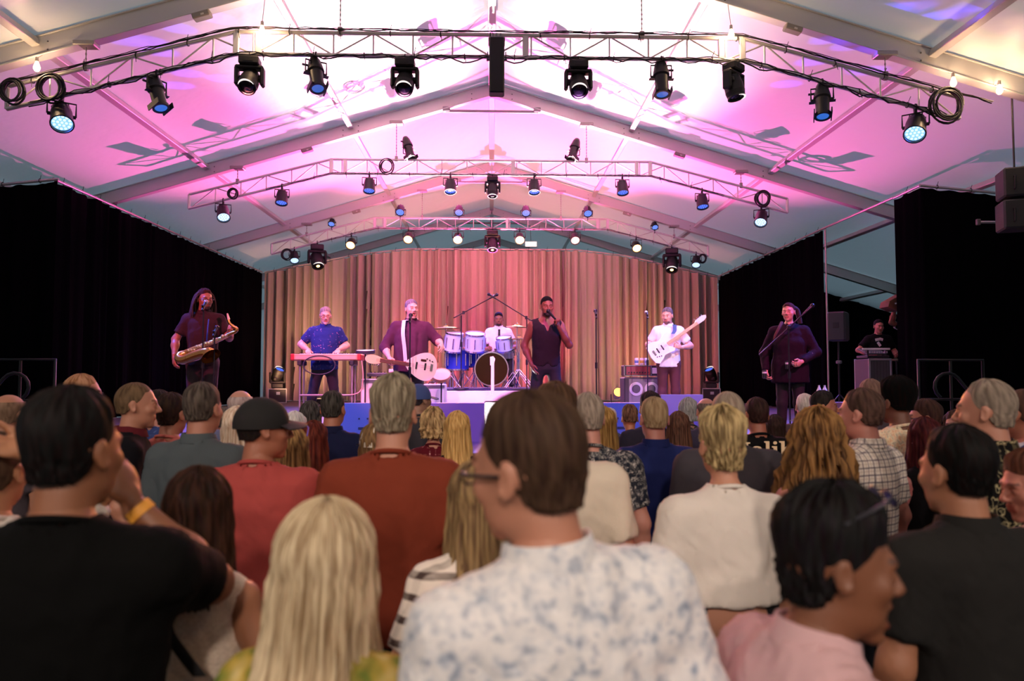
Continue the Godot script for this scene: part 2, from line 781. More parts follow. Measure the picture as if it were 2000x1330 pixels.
# ---------------------------------------------------------------- people (all built 1.75 m tall facing +Z, then scaled)
func head_mesh(kind: String) -> ArrayMesh:
	if M.has("head" + kind):
		return M["head" + kind]
	var fem := kind.begins_with("f")
	var openm := kind.ends_with("o")
	var P := []
	P.append(ell(Vector3(0, 0.028, -0.012), Vector3(0.075, 0.09, 0.097)))
	P.append(ell(Vector3(0, -0.028, 0.022), Vector3(0.062 if fem else 0.065, 0.083, 0.068)))
	P.append(ell(Vector3(0, -0.072 - (0.008 if openm else 0.0), 0.03), Vector3(0.044 if fem else 0.052, 0.038, 0.052)))
	P.append(ell(Vector3(0, -0.104 - (0.012 if openm else 0.0), 0.066), Vector3(0.018 if fem else 0.024, 0.014, 0.018)))
	for s: float in [-1.0, 1.0]:
		P.append(ell(Vector3(s * 0.041, -0.022, 0.062), Vector3(0.022, 0.02, 0.018)))
	P.append(cap(Vector3(-0.034, 0.021, 0.081), Vector3(0.034, 0.021, 0.081), 0.011, 0.011))
	P.append(cap(Vector3(0, -0.08, -0.022), Vector3(0, -0.19, -0.035), 0.047 if fem else 0.055, 0.05 if fem else 0.06))
	for s: float in [-1.0, 1.0]:
		P.append(ell(Vector3(s * 0.032, 0.0, 0.094), Vector3(0.019, 0.013, 0.014), {"sub": true, "k": 0.012}))
		P.append(ell(Vector3(s * 0.032, -0.001, 0.077), Vector3(0.0135, 0.0125, 0.0125), {"k": 0.003}))
	P.append(cap(Vector3(0, 0.012, 0.088), Vector3(0, -0.028, 0.109), 0.007, 0.0115, {"k": 0.009}))
	for s: float in [-1.0, 1.0]:
		P.append(ell(Vector3(s * 0.011, -0.033, 0.098), Vector3(0.0085, 0.008, 0.011), {"k": 0.007}))
	if openm:
		P.append(ell(Vector3(0, -0.072, 0.092), Vector3(0.02, 0.014, 0.024), {"sub": true, "k": 0.006}))
		P.append(cap(Vector3(-0.02, -0.056, 0.086), Vector3(0.02, -0.056, 0.086), 0.006, 0.006, {"k": 0.006}))
		P.append(cap(Vector3(-0.016, -0.091, 0.082), Vector3(0.016, -0.091, 0.082), 0.007, 0.007, {"k": 0.006}))
	else:
		P.append(cap(Vector3(-0.02, -0.058, 0.084), Vector3(0.02, -0.058, 0.084), 0.0065, 0.0065, {"k": 0.007}))
		P.append(cap(Vector3(-0.015, -0.071, 0.083), Vector3(0.015, -0.071, 0.083), 0.0075, 0.0075, {"k": 0.007}))
		P.append(cap(Vector3(-0.024, -0.0645, 0.0935), Vector3(0.024, -0.0645, 0.0935), 0.0025, 0.0025, {"sub": true, "k": 0.004}))
	for s: float in [-1.0, 1.0]:
		var q := Basis(Vector3.UP, s * 0.35) * Basis(Vector3.RIGHT, -0.15)
		P.append(ell(Vector3(s * 0.079, -0.004, -0.014), Vector3(0.008, 0.031, 0.018), {"q": q, "k": 0.006}))
		P.append(ell(Vector3(s * 0.087, -0.002, -0.009), Vector3(0.006, 0.018, 0.009), {"q": q, "sub": true, "k": 0.006}))
	var d := nets(P, 0.0055, 0.022)
	var cols := PackedColorArray()
	for p: Vector3 in d.v:
		var c := Color(1, 1, 1)
		if p.z > 0.07:
			var ax := absf(p.x)
			if ax < 0.024 and p.y < -0.051 and p.y > (-0.1 if openm else -0.079) and p.z > 0.082:
				c = Color(0.72, 0.42, 0.42)
			if openm and ax < 0.018 and p.y < -0.062 and p.y > -0.084 and p.z < 0.083:
				c = Color(0.25, 0.1, 0.1)
			if ax > 0.012 and ax < 0.05 and p.y > 0.02 and p.y < 0.031:
				c = Color(0.35, 0.28, 0.25)
			var e := Vector2(ax - 0.032, p.y)
			if e.length() < 0.0125 and p.z > 0.078:
				c = Color(1.5, 1.6, 1.8) if e.length() > 0.006 else Color(0.15, 0.1, 0.08)
		cols.push_back(c)
	M["head" + kind] = net_mesh(d, cols)
	return M["head" + kind]

func hand_mesh(curl: float, thumb_in: float, side: float) -> ArrayMesh:
	# wrist at the origin, fingers along -Y, thumb to +X, palm to +Z * side
	var key := "hand%.2f%.2f%.0f" % [curl, thumb_in, side]
	if M.has(key):
		return M[key]
	var S := Vector3(1, 1, side)
	var P := []
	P.append(cap(Vector3(0, 0.02, 0) * S, Vector3(0, -0.02, 0) * S, 0.026, 0.024))
	P.append(ell(Vector3(0, -0.05, 0), Vector3(0.041, 0.05, 0.017)))
	var xs := [0.03, 0.0105, -0.009, -0.027]
	var ls := [0.072, 0.08, 0.074, 0.058]
	for q in 4:
		var p := Vector3(xs[q] * 0.9, -0.08 + absf(q - 1.3) * 0.003, 0.0)
		var a := curl * 0.5
		var r := 0.0098
		for s in 3:
			var l: float = ls[q] * [0.46, 0.3, 0.24][s]
			a += curl * [0.5, 1.0, 0.8][s]
			var e := p + Vector3(xs[q] * 0.08, -cos(a) * l, sin(a) * l)
			P.append(cap(p * S, e * S, r, r - 0.0009, {"k": 0.004}))
			r -= 0.0009
			p = e
	var t0 := Vector3(0.024, -0.025, 0.006)
	var t1 := Vector3(lerpf(0.056, 0.045, thumb_in), -0.055, lerpf(0.014, 0.034, thumb_in))
	var t2 := Vector3(lerpf(0.066, 0.028, thumb_in), -0.09, lerpf(0.022, 0.05, thumb_in))
	P.append(cap(t0 * S, t1 * S, 0.015, 0.0115, {"k": 0.01}))
	P.append(cap(t1 * S, t2 * S, 0.011, 0.009, {"k": 0.004}))
	M[key] = net_mesh(nets(P, 0.0048, 0.012))
	return M[key]

func hand_at(st: SurfaceTool, wrist: Vector3, dir: Vector3, thumb: Vector3, left: bool, curl: float, thumb_in: float) -> void:
	var y := -dir.normalized()
	var x := (thumb - y * thumb.dot(y)).normalized()
	var z := x.cross(y)
	st.append_from(hand_mesh(curl, thumb_in, 1.0 if left else -1.0), 0, Transform3D(Basis(x, y, z), wrist))

const POSES := {
	"down": {"le": Vector3(0.245, 1.135, -0.03), "lw": Vector3(0.25, 0.9, 0.06), "re": Vector3(-0.245, 1.135, -0.03), "rw": Vector3(-0.25, 0.9, 0.06)},
	"fold": {"le": Vector3(0.25, 1.15, 0.02), "lw": Vector3(0.05, 1.17, 0.2), "re": Vector3(-0.25, 1.15, 0.02), "rw": Vector3(-0.03, 1.12, 0.2)},
	"front": {"le": Vector3(0.25, 1.14, -0.02), "lw": Vector3(0.12, 1.04, 0.2), "re": Vector3(-0.25, 1.14, -0.02), "rw": Vector3(-0.12, 1.04, 0.2)},
}

func rings(o: Dictionary) -> Dictionary:
	var b: float = o.get("b", 1.0)
	var belly: float = o.get("belly", 0.0)
	var hem: float = o.get("hem", 0.86)
	var r: Dictionary
	if o.sex == "f":
		r = {"y": [hem, 0.97, 1.09, 1.22, 1.34, 1.415, 1.455, 1.49], "rx": [0.172, 0.165, 0.14, 0.152, 0.158, 0.14, 0.082, 0.056], "rz": [0.125, 0.12, 0.102, 0.118, 0.102, 0.082, 0.066, 0.056], "zc": [-0.005, -0.005, 0.0, 0.012, 0.002, -0.008, -0.012, -0.012]}
	else:
		r = {"y": [hem, 0.97, 1.09, 1.23, 1.35, 1.42, 1.465, 1.5], "rx": [0.172, 0.17, 0.164, 0.178, 0.186, 0.168, 0.1, 0.062], "rz": [0.125, 0.122, 0.116, 0.126, 0.118, 0.098, 0.08, 0.062], "zc": [0.0, 0.0, 0.004, 0.004, -0.004, -0.012, -0.014, -0.012]}
	var wb := [0.8, 1.0, 1.0, 0.5, 0.1, 0.0, 0.0, 0.0]
	for q in 8:
		r.rx[q] = r.rx[q] * (b if q < 6 else 1.0) + belly * 0.35 * wb[q]
		r.rz[q] = r.rz[q] * lerpf(1.0, b, 0.7) + belly * 0.6 * wb[q]
		r.zc[q] += belly * 0.5 * wb[q]
	while r.y[1] < hem + 0.03:
		for e in ["y", "rx", "rz", "zc"]:
			r[e].remove_at(1)
	return r

func shoulder(o: Dictionary, s: float) -> Vector3:
	return Vector3(s * (0.146 if o.sex == "f" else 0.168) * o.get("b", 1.0), 1.385 if o.sex == "f" else 1.395, -0.012)

func person(o: Dictionary) -> Node3D:
	# o: at, yaw, h, sex, skin, hair{}, shirt Material, sleeve, label ... (see the tables)
	var root := thing("person", o.label, "person", o.at, deg_to_rad(o.yaw), o.get("group", ""))
	var s: float = o.h / 1.75
	root.scale = Vector3.ONE * s
	var cell: float = o.get("cell", 0.02)
	var pose: Dictionary = o.pose if o.get("pose") is Dictionary else POSES[o.get("pose", "down")]
	var fem: bool = o.sex == "f"
	var T := Transform3D(Basis.from_euler(Vector3(deg_to_rad(o.get("lean", 0.0)), deg_to_rad(o.get("twist", 0.0)), deg_to_rad(o.get("roll", 0.0)))), Vector3(0, 0.95, 0))
	T = T * Transform3D(Basis(), Vector3(0, -0.95, 0))
	var R := rings(o)
	var slim := 0.86 if fem else 1.0
	var b: float = lerpf(1.0, o.get("b", 1.0), 0.6) * slim
	if o.has("crown"):
		# scale and place the figure so that the top of its head is where it should be
		var hb := Basis.from_euler(Vector3(deg_to_rad(o.get("hp", 0.0)), deg_to_rad(o.get("hy", 0.0)), deg_to_rad(o.get("hr", 0.0))))
		var cl: Vector3 = T * (Vector3(0, 1.55, 0) + hb * Vector3(0, 0.196, 0.01))
		var fy: float = o.at.y
		s = (o.crown.y - fy) / cl.y
		root.scale = Vector3.ONE * s
		var off := Basis(Vector3.UP, deg_to_rad(o.yaw)) * (cl * s)
		root.position = Vector3(o.crown.x - off.x, fy, o.crown.z - off.z)
	# --- skin: one continuous figure of torso, neck, arms, head and hands
	var key := "body%s%s%s%.3f%.2f%.2f" % [o.sex, str(o.get("pose", "down")), o.get("sleeve", "short"), cell, o.get("b", 1.0), o.get("belly", 0.0)]
	if not M.has(key):
		var core := {"t": "loft", "y": [0.9] + R.y.slice(1), "rx": R.rx.map(func(x): return x - 0.016), "rz": R.rz.map(func(x): return x - 0.016), "zc": R.zc}
		var P := [core, cap(Vector3(0, 1.40, -0.016), Vector3(0, 1.56, -0.004), 0.058 * slim, 0.05 * slim)]
		for q: float in [-1.0, 1.0]:
			var sh := shoulder(o, q)
			var e: Vector3 = pose.le if q > 0 else pose.re
			var w: Vector3 = pose.lw if q > 0 else pose.rw
			P.append(cap(Vector3(0, 1.465, -0.02), sh + Vector3(0, 0.012, 0), 0.042 * slim, 0.045 * slim))
			P.append(cap(sh, e, 0.054 * b, 0.039 * b))
			P.append(cap(e, e.lerp(w, 0.35), 0.04 * b, 0.041 * b))
			P.append(cap(e.lerp(w, 0.35), w, 0.041 * b, 0.026 * slim))
		M[key] = net_mesh(nets(P, minf(cell, 0.016), 0.035))
	var st := SurfaceTool.new()
	st.begin(Mesh.PRIMITIVE_TRIANGLES)
	st.append_from(M[key], 0, Transform3D())
	var hx := Transform3D(Basis.from_euler(Vector3(deg_to_rad(o.get("hp", 0.0)), deg_to_rad(o.get("hy", 0.0)), deg_to_rad(o.get("hr", 0.0)))), Vector3(0, 1.55, 0.0))
	hx = hx * Transform3D(Basis().scaled(Vector3.ONE * (0.96 if fem else 1.0)), Vector3(0, 0.078, 0.02))
	st.append_from(head_mesh(("f" if fem else "m") + ("o" if o.get("mouth", "") == "open" else "")), 0, hx)
	if o.get("hands", true):
		for q in 2:
			var e: Vector3 = pose.le if q == 0 else pose.re
			var w: Vector3 = pose.lw if q == 0 else pose.rw
			var dir: Vector3 = pose.get("ld" if q == 0 else "rd", (w - e))
			var th: Vector3 = pose.get("lt" if q == 0 else "rt", Vector3(0, 0.6, 1))
			hand_at(st, w, dir, th, q == 0, pose.get("lc" if q == 0 else "rc", 0.45), pose.get("lti" if q == 0 else "rti", 0.2))
	if o.has("wristband"):
		var wp: Vector3 = pose.rw.lerp(pose.re, 0.1)
		var wr := MB.new().lathe([Vector2(0.03, -0.012), Vector2(0.033, -0.012), Vector2(0.032, 0.012), Vector2(0.029, 0.012)], 20)
		put(wr, "wristband", hexmat(o.wristband, 0.6), root, T * Transform3D(look(pose.re - pose.rw), wp))
	var skin := hexmat(o.get("skin", "c08a6c"), 0.5, 0.0, true)
	put(st.commit(), "body", skin, root, T)
	# --- shirt
	if o.has("shirt"):
		var sleeve: String = o.get("sleeve", "short")
		var key2: String = "shirt" + key + "%.2f" % o.get("hem", 0.86) + str(o.get("wr", 0.0))
		if not M.has(key2):
			var lf := {"t": "loft"}
			lf.merge(R)
			var P := [lf]
			if fem:
				for q: float in [-1.0, 1.0]:
					P.append(ell(Vector3(q * 0.075 * o.get("b", 1.0), 1.22, 0.085), Vector3(0.07, 0.065, 0.06)))
			for q: float in [-1.0, 1.0]:
				var sh := shoulder(o, q)
				var e: Vector3 = pose.le if q > 0 else pose.re
				var w: Vector3 = pose.lw if q > 0 else pose.rw
				P.append(cap(Vector3(0, 1.462, -0.02), sh + Vector3(0, 0.012, 0), 0.05 * slim, 0.056 * slim))
				if sleeve == "short":
					var e2 := sh.lerp(e, 0.72)
					P.append(cap(sh, e2, 0.068 * b, 0.063 * b, {"cut": true}))
				elif sleeve == "roll":
					P.append(cap(sh, e, 0.068 * b, 0.056 * b))
					P.append(cap(e, e.lerp(w, 0.4), 0.056 * b, 0.05 * b, {"cut": true}))
				elif sleeve == "long":
					P.append(cap(sh, e, 0.07 * b, 0.057 * b))
					P.append(cap(e, e.lerp(w, 0.95), 0.057 * b, 0.042 * b, {"cut": true}))
				elif sleeve == "none":
					P.append(ell(sh + Vector3(q * 0.05, -0.03, 0.0), Vector3(0.045, 0.11, 0.11), {"sub": true, "k": 0.02}))
			var low: float = o.get("neck", 0.0)
			if o.get("vhem", false):
				P.append(cap(Vector3(0, 1.0, 0.16), Vector3(0, 0.8, 0.16), 0.01, 0.13, {"sub": true, "k": 0.01}))
			P.append(cap(Vector3(0, 1.475, -0.012 + low * 0.3), Vector3(0, 1.62, 0.01), 0.066 * slim + low * 0.3, 0.062 * slim + low * 0.3, {"sub": true, "k": 0.008}))
			if low > 0.0:
				P.append(cap(Vector3(0, 1.5, 0.05), Vector3(0, 1.42 - low, 0.13), 0.05, 0.015, {"sub": true, "k": 0.01}))
			M[key2] = net_mesh(nets(P, cell, 0.04, o.get("wr", 0.0055), 3 + hash(key2) % 50))
		put(M[key2], o.get("shirt_name", "shirt"), o.shirt, root, T)
		if not o.get("collar", false) and sleeve != "none":
			var nb := MB.new()
			nb.tube(arc(27, func(w): return Vector3(sin(w * TAU * 27.0 / 28.0) * 0.068 * slim, 1.49 if not fem else 1.478, 0) + Vector3(0, -0.022 * cos(w * TAU * 27.0 / 28.0), cos(w * TAU * 27.0 / 28.0) * 0.071 * slim - 0.012)), 0.0085, 7, false, true)
			put(nb, "neckband", o.shirt, root, T)
		if o.get("collar", false):
			var m := MB.new()
			var rows := []
			for j in 4:
				var row := []
				for k in 24:
					var a := TAU * k / 24.0
					var rr: float = [0.068, 0.066, 0.072, 0.083][j] * slim * (1.0 + 0.1 * maxf(0.0, cos(a)))
					var yy: float = [1.475, 1.522, 1.525, 1.482][j] - 0.02 * maxf(0.0, cos(a))
					row.append(Vector3(sin(a) * rr, yy, cos(a) * rr - 0.012))
				rows.append(row)
			m.loft(rows)
			put(m, "collar", o.get("collar_mat", o.shirt), root, T)
	# --- trousers and shoes
	var feet: Array = o.get("feet", [Vector3(0.11, 0, 0.0), Vector3(-0.11, 0, 0.02)])
	var tk: String = "trousers" + o.sex + str(feet) + "%.2f" % o.get("lean", 0.0) + str(o.get("knees", [])) + str(o.get("legcell", 0.03)) + str(o.get("leg_r", 1.0)) + str(o.get("rise", 0.0))
	if not M.has(tk):
		var hips := 0.165 if not fem else 0.17
		var lr: float = o.get("leg_r", 1.0)
		var P := [{"t": "loft", "y": [0.80, 0.86, 0.94, o.get("rise", 1.03)], "rx": [0.12, hips, hips + 0.002, 0.158 * b if not o.has("rise") else 0.168 * o.b], "rz": [0.08, 0.118, 0.116, 0.105], "zc": [-0.01, -0.012, -0.005, 0.0]}]
		for q in 2:
			var f: Vector3 = feet[q]
			var sgn := 1.0 if q == 0 else -1.0
			var hip := Vector3(sgn * 0.088, 0.885, 0)
			var ank := f + Vector3(0, 0.085, -0.03)
			var kn: Vector3 = o.knees[q] if o.has("knees") else hip.lerp(ank, 0.5) + Vector3(0, 0, 0.02)
			P.append(cap(hip, kn, 0.088 * lr, 0.062 * lr))
			P.append(cap(kn, ank, 0.062 * lr, 0.05 * lr, {"cut": true}))
		M[tk] = net_mesh(nets(P, o.get("legcell", 0.03), 0.04, 0.004, 9))
	put(M[tk], "trousers", o.get("trousers", hexmat("1d2027", 0.85)), root)
	for q in 2:
		if not M.has("shoe"):
			var P := [cap(Vector3(0, 0.05, -0.06), Vector3(0, 0.035, 0.13), 0.05, 0.034), cap(Vector3(0, 0.05, -0.055), Vector3(0, 0.1, -0.05), 0.05, 0.042)]
			M["shoe"] = net_mesh(nets(P, 0.02, 0.03))
		put(M["shoe"], "shoe", o.get("shoes", hexmat("17161a", 0.5)), root, Transform3D(Basis(), feet[q] + Vector3(0, 0.014, 0)))
	# --- hair, hat, beard, spectacles
	var hair: Dictionary = o.get("hair", {})
	if hair:
		for h in ([hair] if not hair.has("and") else [hair, hair.and]):
			var hk := "hair" + str(h)
			if not M.has(hk):
				M[hk] = hair_mesh(h)
			var hm := hexmat("ffffff", h.get("rough", 0.65), 0.0, true)
			hm.metallic_specular = 0.28
			put(M[hk], "hair", hm, root, T * hx)
	if o.has("dreads"):
		var m := MB.new()
		var rng := RandomNumberGenerator.new()
		rng.seed = 11
		for q in 44:
			var g := deg_to_rad(lerpf(72.0, 288.0, (q + 0.5) / 44.0))
			var th := deg_to_rad(rng.randf_range(48.0, 88.0))
			var p0 := Vector3(0, 0.028, -0.012) + Vector3(sin(th) * sin(g) * 0.083, cos(th) * 0.098, sin(th) * cos(g) * 0.105)
			var out := Vector3(sin(g), 0, cos(g))
			var L := rng.randf_range(0.2, 0.33)
			var sw := rng.randf_range(0.01, 0.05)
			m.tube(smooth([p0, p0 + out * (0.025 + sw * 0.3) + Vector3(0, -0.05, 0), p0 + out * (0.02 + sw) + Vector3(0.0, -0.6 * L, -0.01), p0 + out * (0.02 + sw * 1.2) + Vector3(rng.randf_range(-0.02, 0.02), -L, -0.02)], 4), [0.009, 0.0095, 0.01, 0.01, 0.01, 0.01, 0.01, 0.0095, 0.009, 0.009, 0.0085, 0.008, 0.005], 6)
		put(m, "dreadlocks", hexmat(o.dreads, 0.85), root, T * hx)
	if o.has("cap"):
		cap_hat(root, T * hx, o.cap, o.get("brim", Color.BLACK), o.get("cap_turn", 0.0))
	if o.has("beard"):
		if not M.has("beardshape"):
			var P := [ell(Vector3(0, -0.072, 0.03), Vector3(0.056, 0.042, 0.057)), ell(Vector3(0, -0.1, 0.064), Vector3(0.03, 0.022, 0.026)), cap(Vector3(-0.026, -0.051, 0.086), Vector3(0.026, -0.051, 0.086), 0.006, 0.006, {"k": 0.006})]
			P.append(ell(Vector3(0, -0.066, 0.096), Vector3(0.017, 0.01, 0.02), {"sub": true, "k": 0.005}))
			P.append(ell(Vector3(0, -0.016, 0.075), Vector3(0.09, 0.033, 0.08), {"sub": true, "k": 0.006}))
			M["beardshape"] = net_mesh(nets(P, 0.0055, 0.015))
		put(M["beardshape"], "beard", hexmat(o.beard, 0.75), root, T * hx)
	if o.get("glasses", "") != "":
		var m := MB.new()
		for q: float in [-1.0, 1.0]:
			m.tube(arc(16, func(t): return Vector3(q * 0.033 + cos(t * TAU) * 0.023, -0.002 + sin(t * TAU) * 0.017, 0.101)), 0.0022, 5)
			m.tube([Vector3(q * 0.056, 0.004, 0.1), Vector3(q * 0.076, 0.005, 0.07), Vector3(q * 0.085, 0.006, -0.005)], 0.0035, 5)
		m.tube([Vector3(-0.011, 0.003, 0.104), Vector3(0.011, 0.003, 0.104)], 0.002, 5)
		var gl := Transform3D()
		if o.get("glasses_up", false):
			gl = Transform3D(Basis(Vector3.RIGHT, -0.55), Vector3(0, 0.085, -0.012))
		var fr := put(m, "spectacles", hexmat(o.glasses, 0.3), root, T * hx * gl)
		if o.has("lens"):
			var L := MB.new()
			for q: float in [-1.0, 1.0]:
				L.ball(Vector3(q * 0.033, -0.002, 0.1), Vector3(0.022, 0.016, 0.002), 12, 6)
			put(L, "lenses", hexmat(o.lens, 0.08), fr)
	return root

func cap_hat(root: Node3D, hx: Transform3D, m: Material, brimcol, turn: float) -> void:
	var d := MB.new()
	var rows := []
	for j in 9:
		var th := j / 8.0 * 1.72
		var row := []
		for k in 24:
			var a := TAU * k / 24.0
			row.append(Vector3(sin(th) * sin(a) * 0.089, 0.022 + cos(th) * 0.108, sin(th) * cos(a) * 0.111 - 0.012))
		rows.append(row)
	d.loft(rows)
	var x := hx * Transform3D(Basis(Vector3.UP, turn), Vector3.ZERO)
	var crown := put(d, "cap", m, root, x)
	var bm := MB.new()
	rows = []
	for j in 5:
		var row := []
		for k in 13:
			var a := (k / 12.0 - 0.5) * 2.2
			var r := 0.1 + j / 4.0 * 0.075 * cos(a * 0.6)
			row.append(Vector3(sin(a) * r * 0.86, 0.035 - j * 0.004 - absf(sin(a)) * 0.018, cos(a) * r - 0.005))
		rows.append(row)
	for j in range(4, -1, -1):
		var row := []
		for k in 13:
			row.append(rows[j][k] - Vector3(0, 0.004, 0))
		rows.append(row)
	bm.loft(rows, false)
	put(bm, "brim", brimcol if brimcol is Material else mat(brimcol, 0.8), crown)

func hair_mesh(h: Dictionary) -> ArrayMesh:
	# a shell that leaves the crown, follows the skull and falls; lengths differ round the head
	var NA: int = h.get("na", 72)
	var n1 := 10
	var n2: int = h.get("n2", 10)
	var col := Color(h.c).srgb_to_linear()
	var col2 := Color(h.get("c2", h.c)).srgb_to_linear()
	var th: float = h.get("thick", 0.014)
	var front := deg_to_rad(h.get("front", 58.0))
	var side := deg_to_rad(h.get("side", 92.0))
	var back := deg_to_rad(h.get("back", 104.0))
	var top := deg_to_rad(h.get("top", 0.0))
	var Ls: float = h.get("ls", 0.0)
	var Lb: float = h.get("lb", 0.055)
	var open: float = deg_to_rad(h.get("open", 70.0))
	var spread: float = h.get("spread", -0.25)
	var wave: float = h.get("wave", 0.0)
	var rough: float = h.get("amp", 0.004)
	var fr: float = h.get("freq", 3.0)
	var f := FastNoiseLite.new()
	f.seed = h.get("seed", 1)
	f.noise_type = FastNoiseLite.TYPE_SIMPLEX
	f.frequency = 1.0
	f.fractal_octaves = 2
	var rows := []
	var cols := []
	var nr := n1 + n2 + 3
	for j in nr:
		rows.append([])
		cols.append([])
	var ctr := Vector3(0, 0.028, -0.012)
	for k in NA:
		var a := TAU * k / NA
		var g := a if a <= PI else TAU - a
		var te: float
		if g < deg_to_rad(50):
			te = lerpf(front, lerpf(front, side, 0.3), smoothstep(0.0, deg_to_rad(50), g))
		elif g < deg_to_rad(85):
			te = lerpf(lerpf(front, side, 0.3), side, smoothstep(deg_to_rad(50), deg_to_rad(78), g))
		else:
			te = lerpf(side, back, smoothstep(deg_to_rad(95), deg_to_rad(125), g))
		var L := 0.0
		if g > open:
			L = lerpf(Ls, Lb, smoothstep(open, open + 0.7, g))
			L *= smoothstep(open, open + 0.15, g)
		var short := L < 0.09
		var e := Vector2(cos(a), sin(a)) * fr
		var prev := Vector3.ZERO
		for j in n1 + 1:
			var u := float(j) / n1
			var q := lerpf(top, maxf(te, top + 0.05), u)
			var nz := f.get_noise_3d(e.x, e.y, q * 1.1)
			var fine := f.get_noise_3d(e.x * 6.0, e.y * 6.0, q * 1.2 + 9.0)
			var t := th + (nz * 1.4 + fine * 0.7) * rough
			if top > 0.0:
				t *= smoothstep(0.0, 0.25, u)
			if short:
				t *= (1.0 - 0.85 * smoothstep(0.5, 1.0, u)) * lerpf(1.0, 0.62, pow(sin(q), 4.0) * smoothstep(0.9, 1.4, g))
			t = maxf(t, 0.0015)
			var p := ctr + Vector3(sin(q) * sin(a) * (0.075 + t), cos(q) * (0.09 + t), sin(q) * cos(a) * (0.097 + t))
			rows[j].append(p)
			var mixv := clampf(0.5 + fine * 1.1 + nz * 0.5, 0.0, 1.0)
			cols[j].append(col.lerp(col2, mixv))
			prev = p
		var out := Vector3(sin(a), 0, cos(a))
		var tip := prev
		for j in n2:
			var u := float(j + 1) / n2
			var fine := f.get_noise_3d(e.x * 6.0, e.y * 6.0, u * 1.2 + 11.0)
			var nz := f.get_noise_3d(e.x * 1.5, e.y * 1.5, u * (2.0 + wave * 60.0) + 4.0)
			var dr := spread * L * u if spread > 0.0 or short else spread * L * u * 0.4
			var p := prev + Vector3(0, -L * u * (1.0 + 0.06 * fine), 0) + out * (dr + (nz * (rough * 1.4 + wave) + fine * rough * 0.9) * minf(1.0, L * 8.0))
			if h.get("shoulders", false) and L > 0.16:
				var low := smoothstep(0.16, 0.26, L * u)
				p.z -= low * 0.035 * (1.0 if cos(a) < 0.2 else -0.6)
			rows[n1 + 1 + j].append(p)
			cols[n1 + 1 + j].append(col.lerp(col2, clampf(0.5 + fine * 1.2 + nz * 0.4, 0.0, 1.0)))
			tip = p
		for j in 2:
			var u := float(j + 1) / 2.0
			var inn := prev - out * minf(0.03, th * 2.0 + 0.004)
			var p := tip.lerp(inn, u) - out * (0.01 if j == 0 else 0.0)
			rows[n1 + 1 + n2 + j].append(p)
			cols[n1 + 1 + n2 + j].append(col)
	var m := MB.new()
	m.loft(rows, true, cols)
	return m.mesh()

# ---------------------------------------------------------------- the tent
const RIDGE := 7.65
const SLOPE := 0.30
const HALF := 13.9
const BAYS := [-12.25, -7.0, -1.75, 3.5, 8.75, 14.0, 19.25, 24.5, 29.75]

func roof_y(x: float) -> float:
	return RIDGE - absf(x) * SLOPE

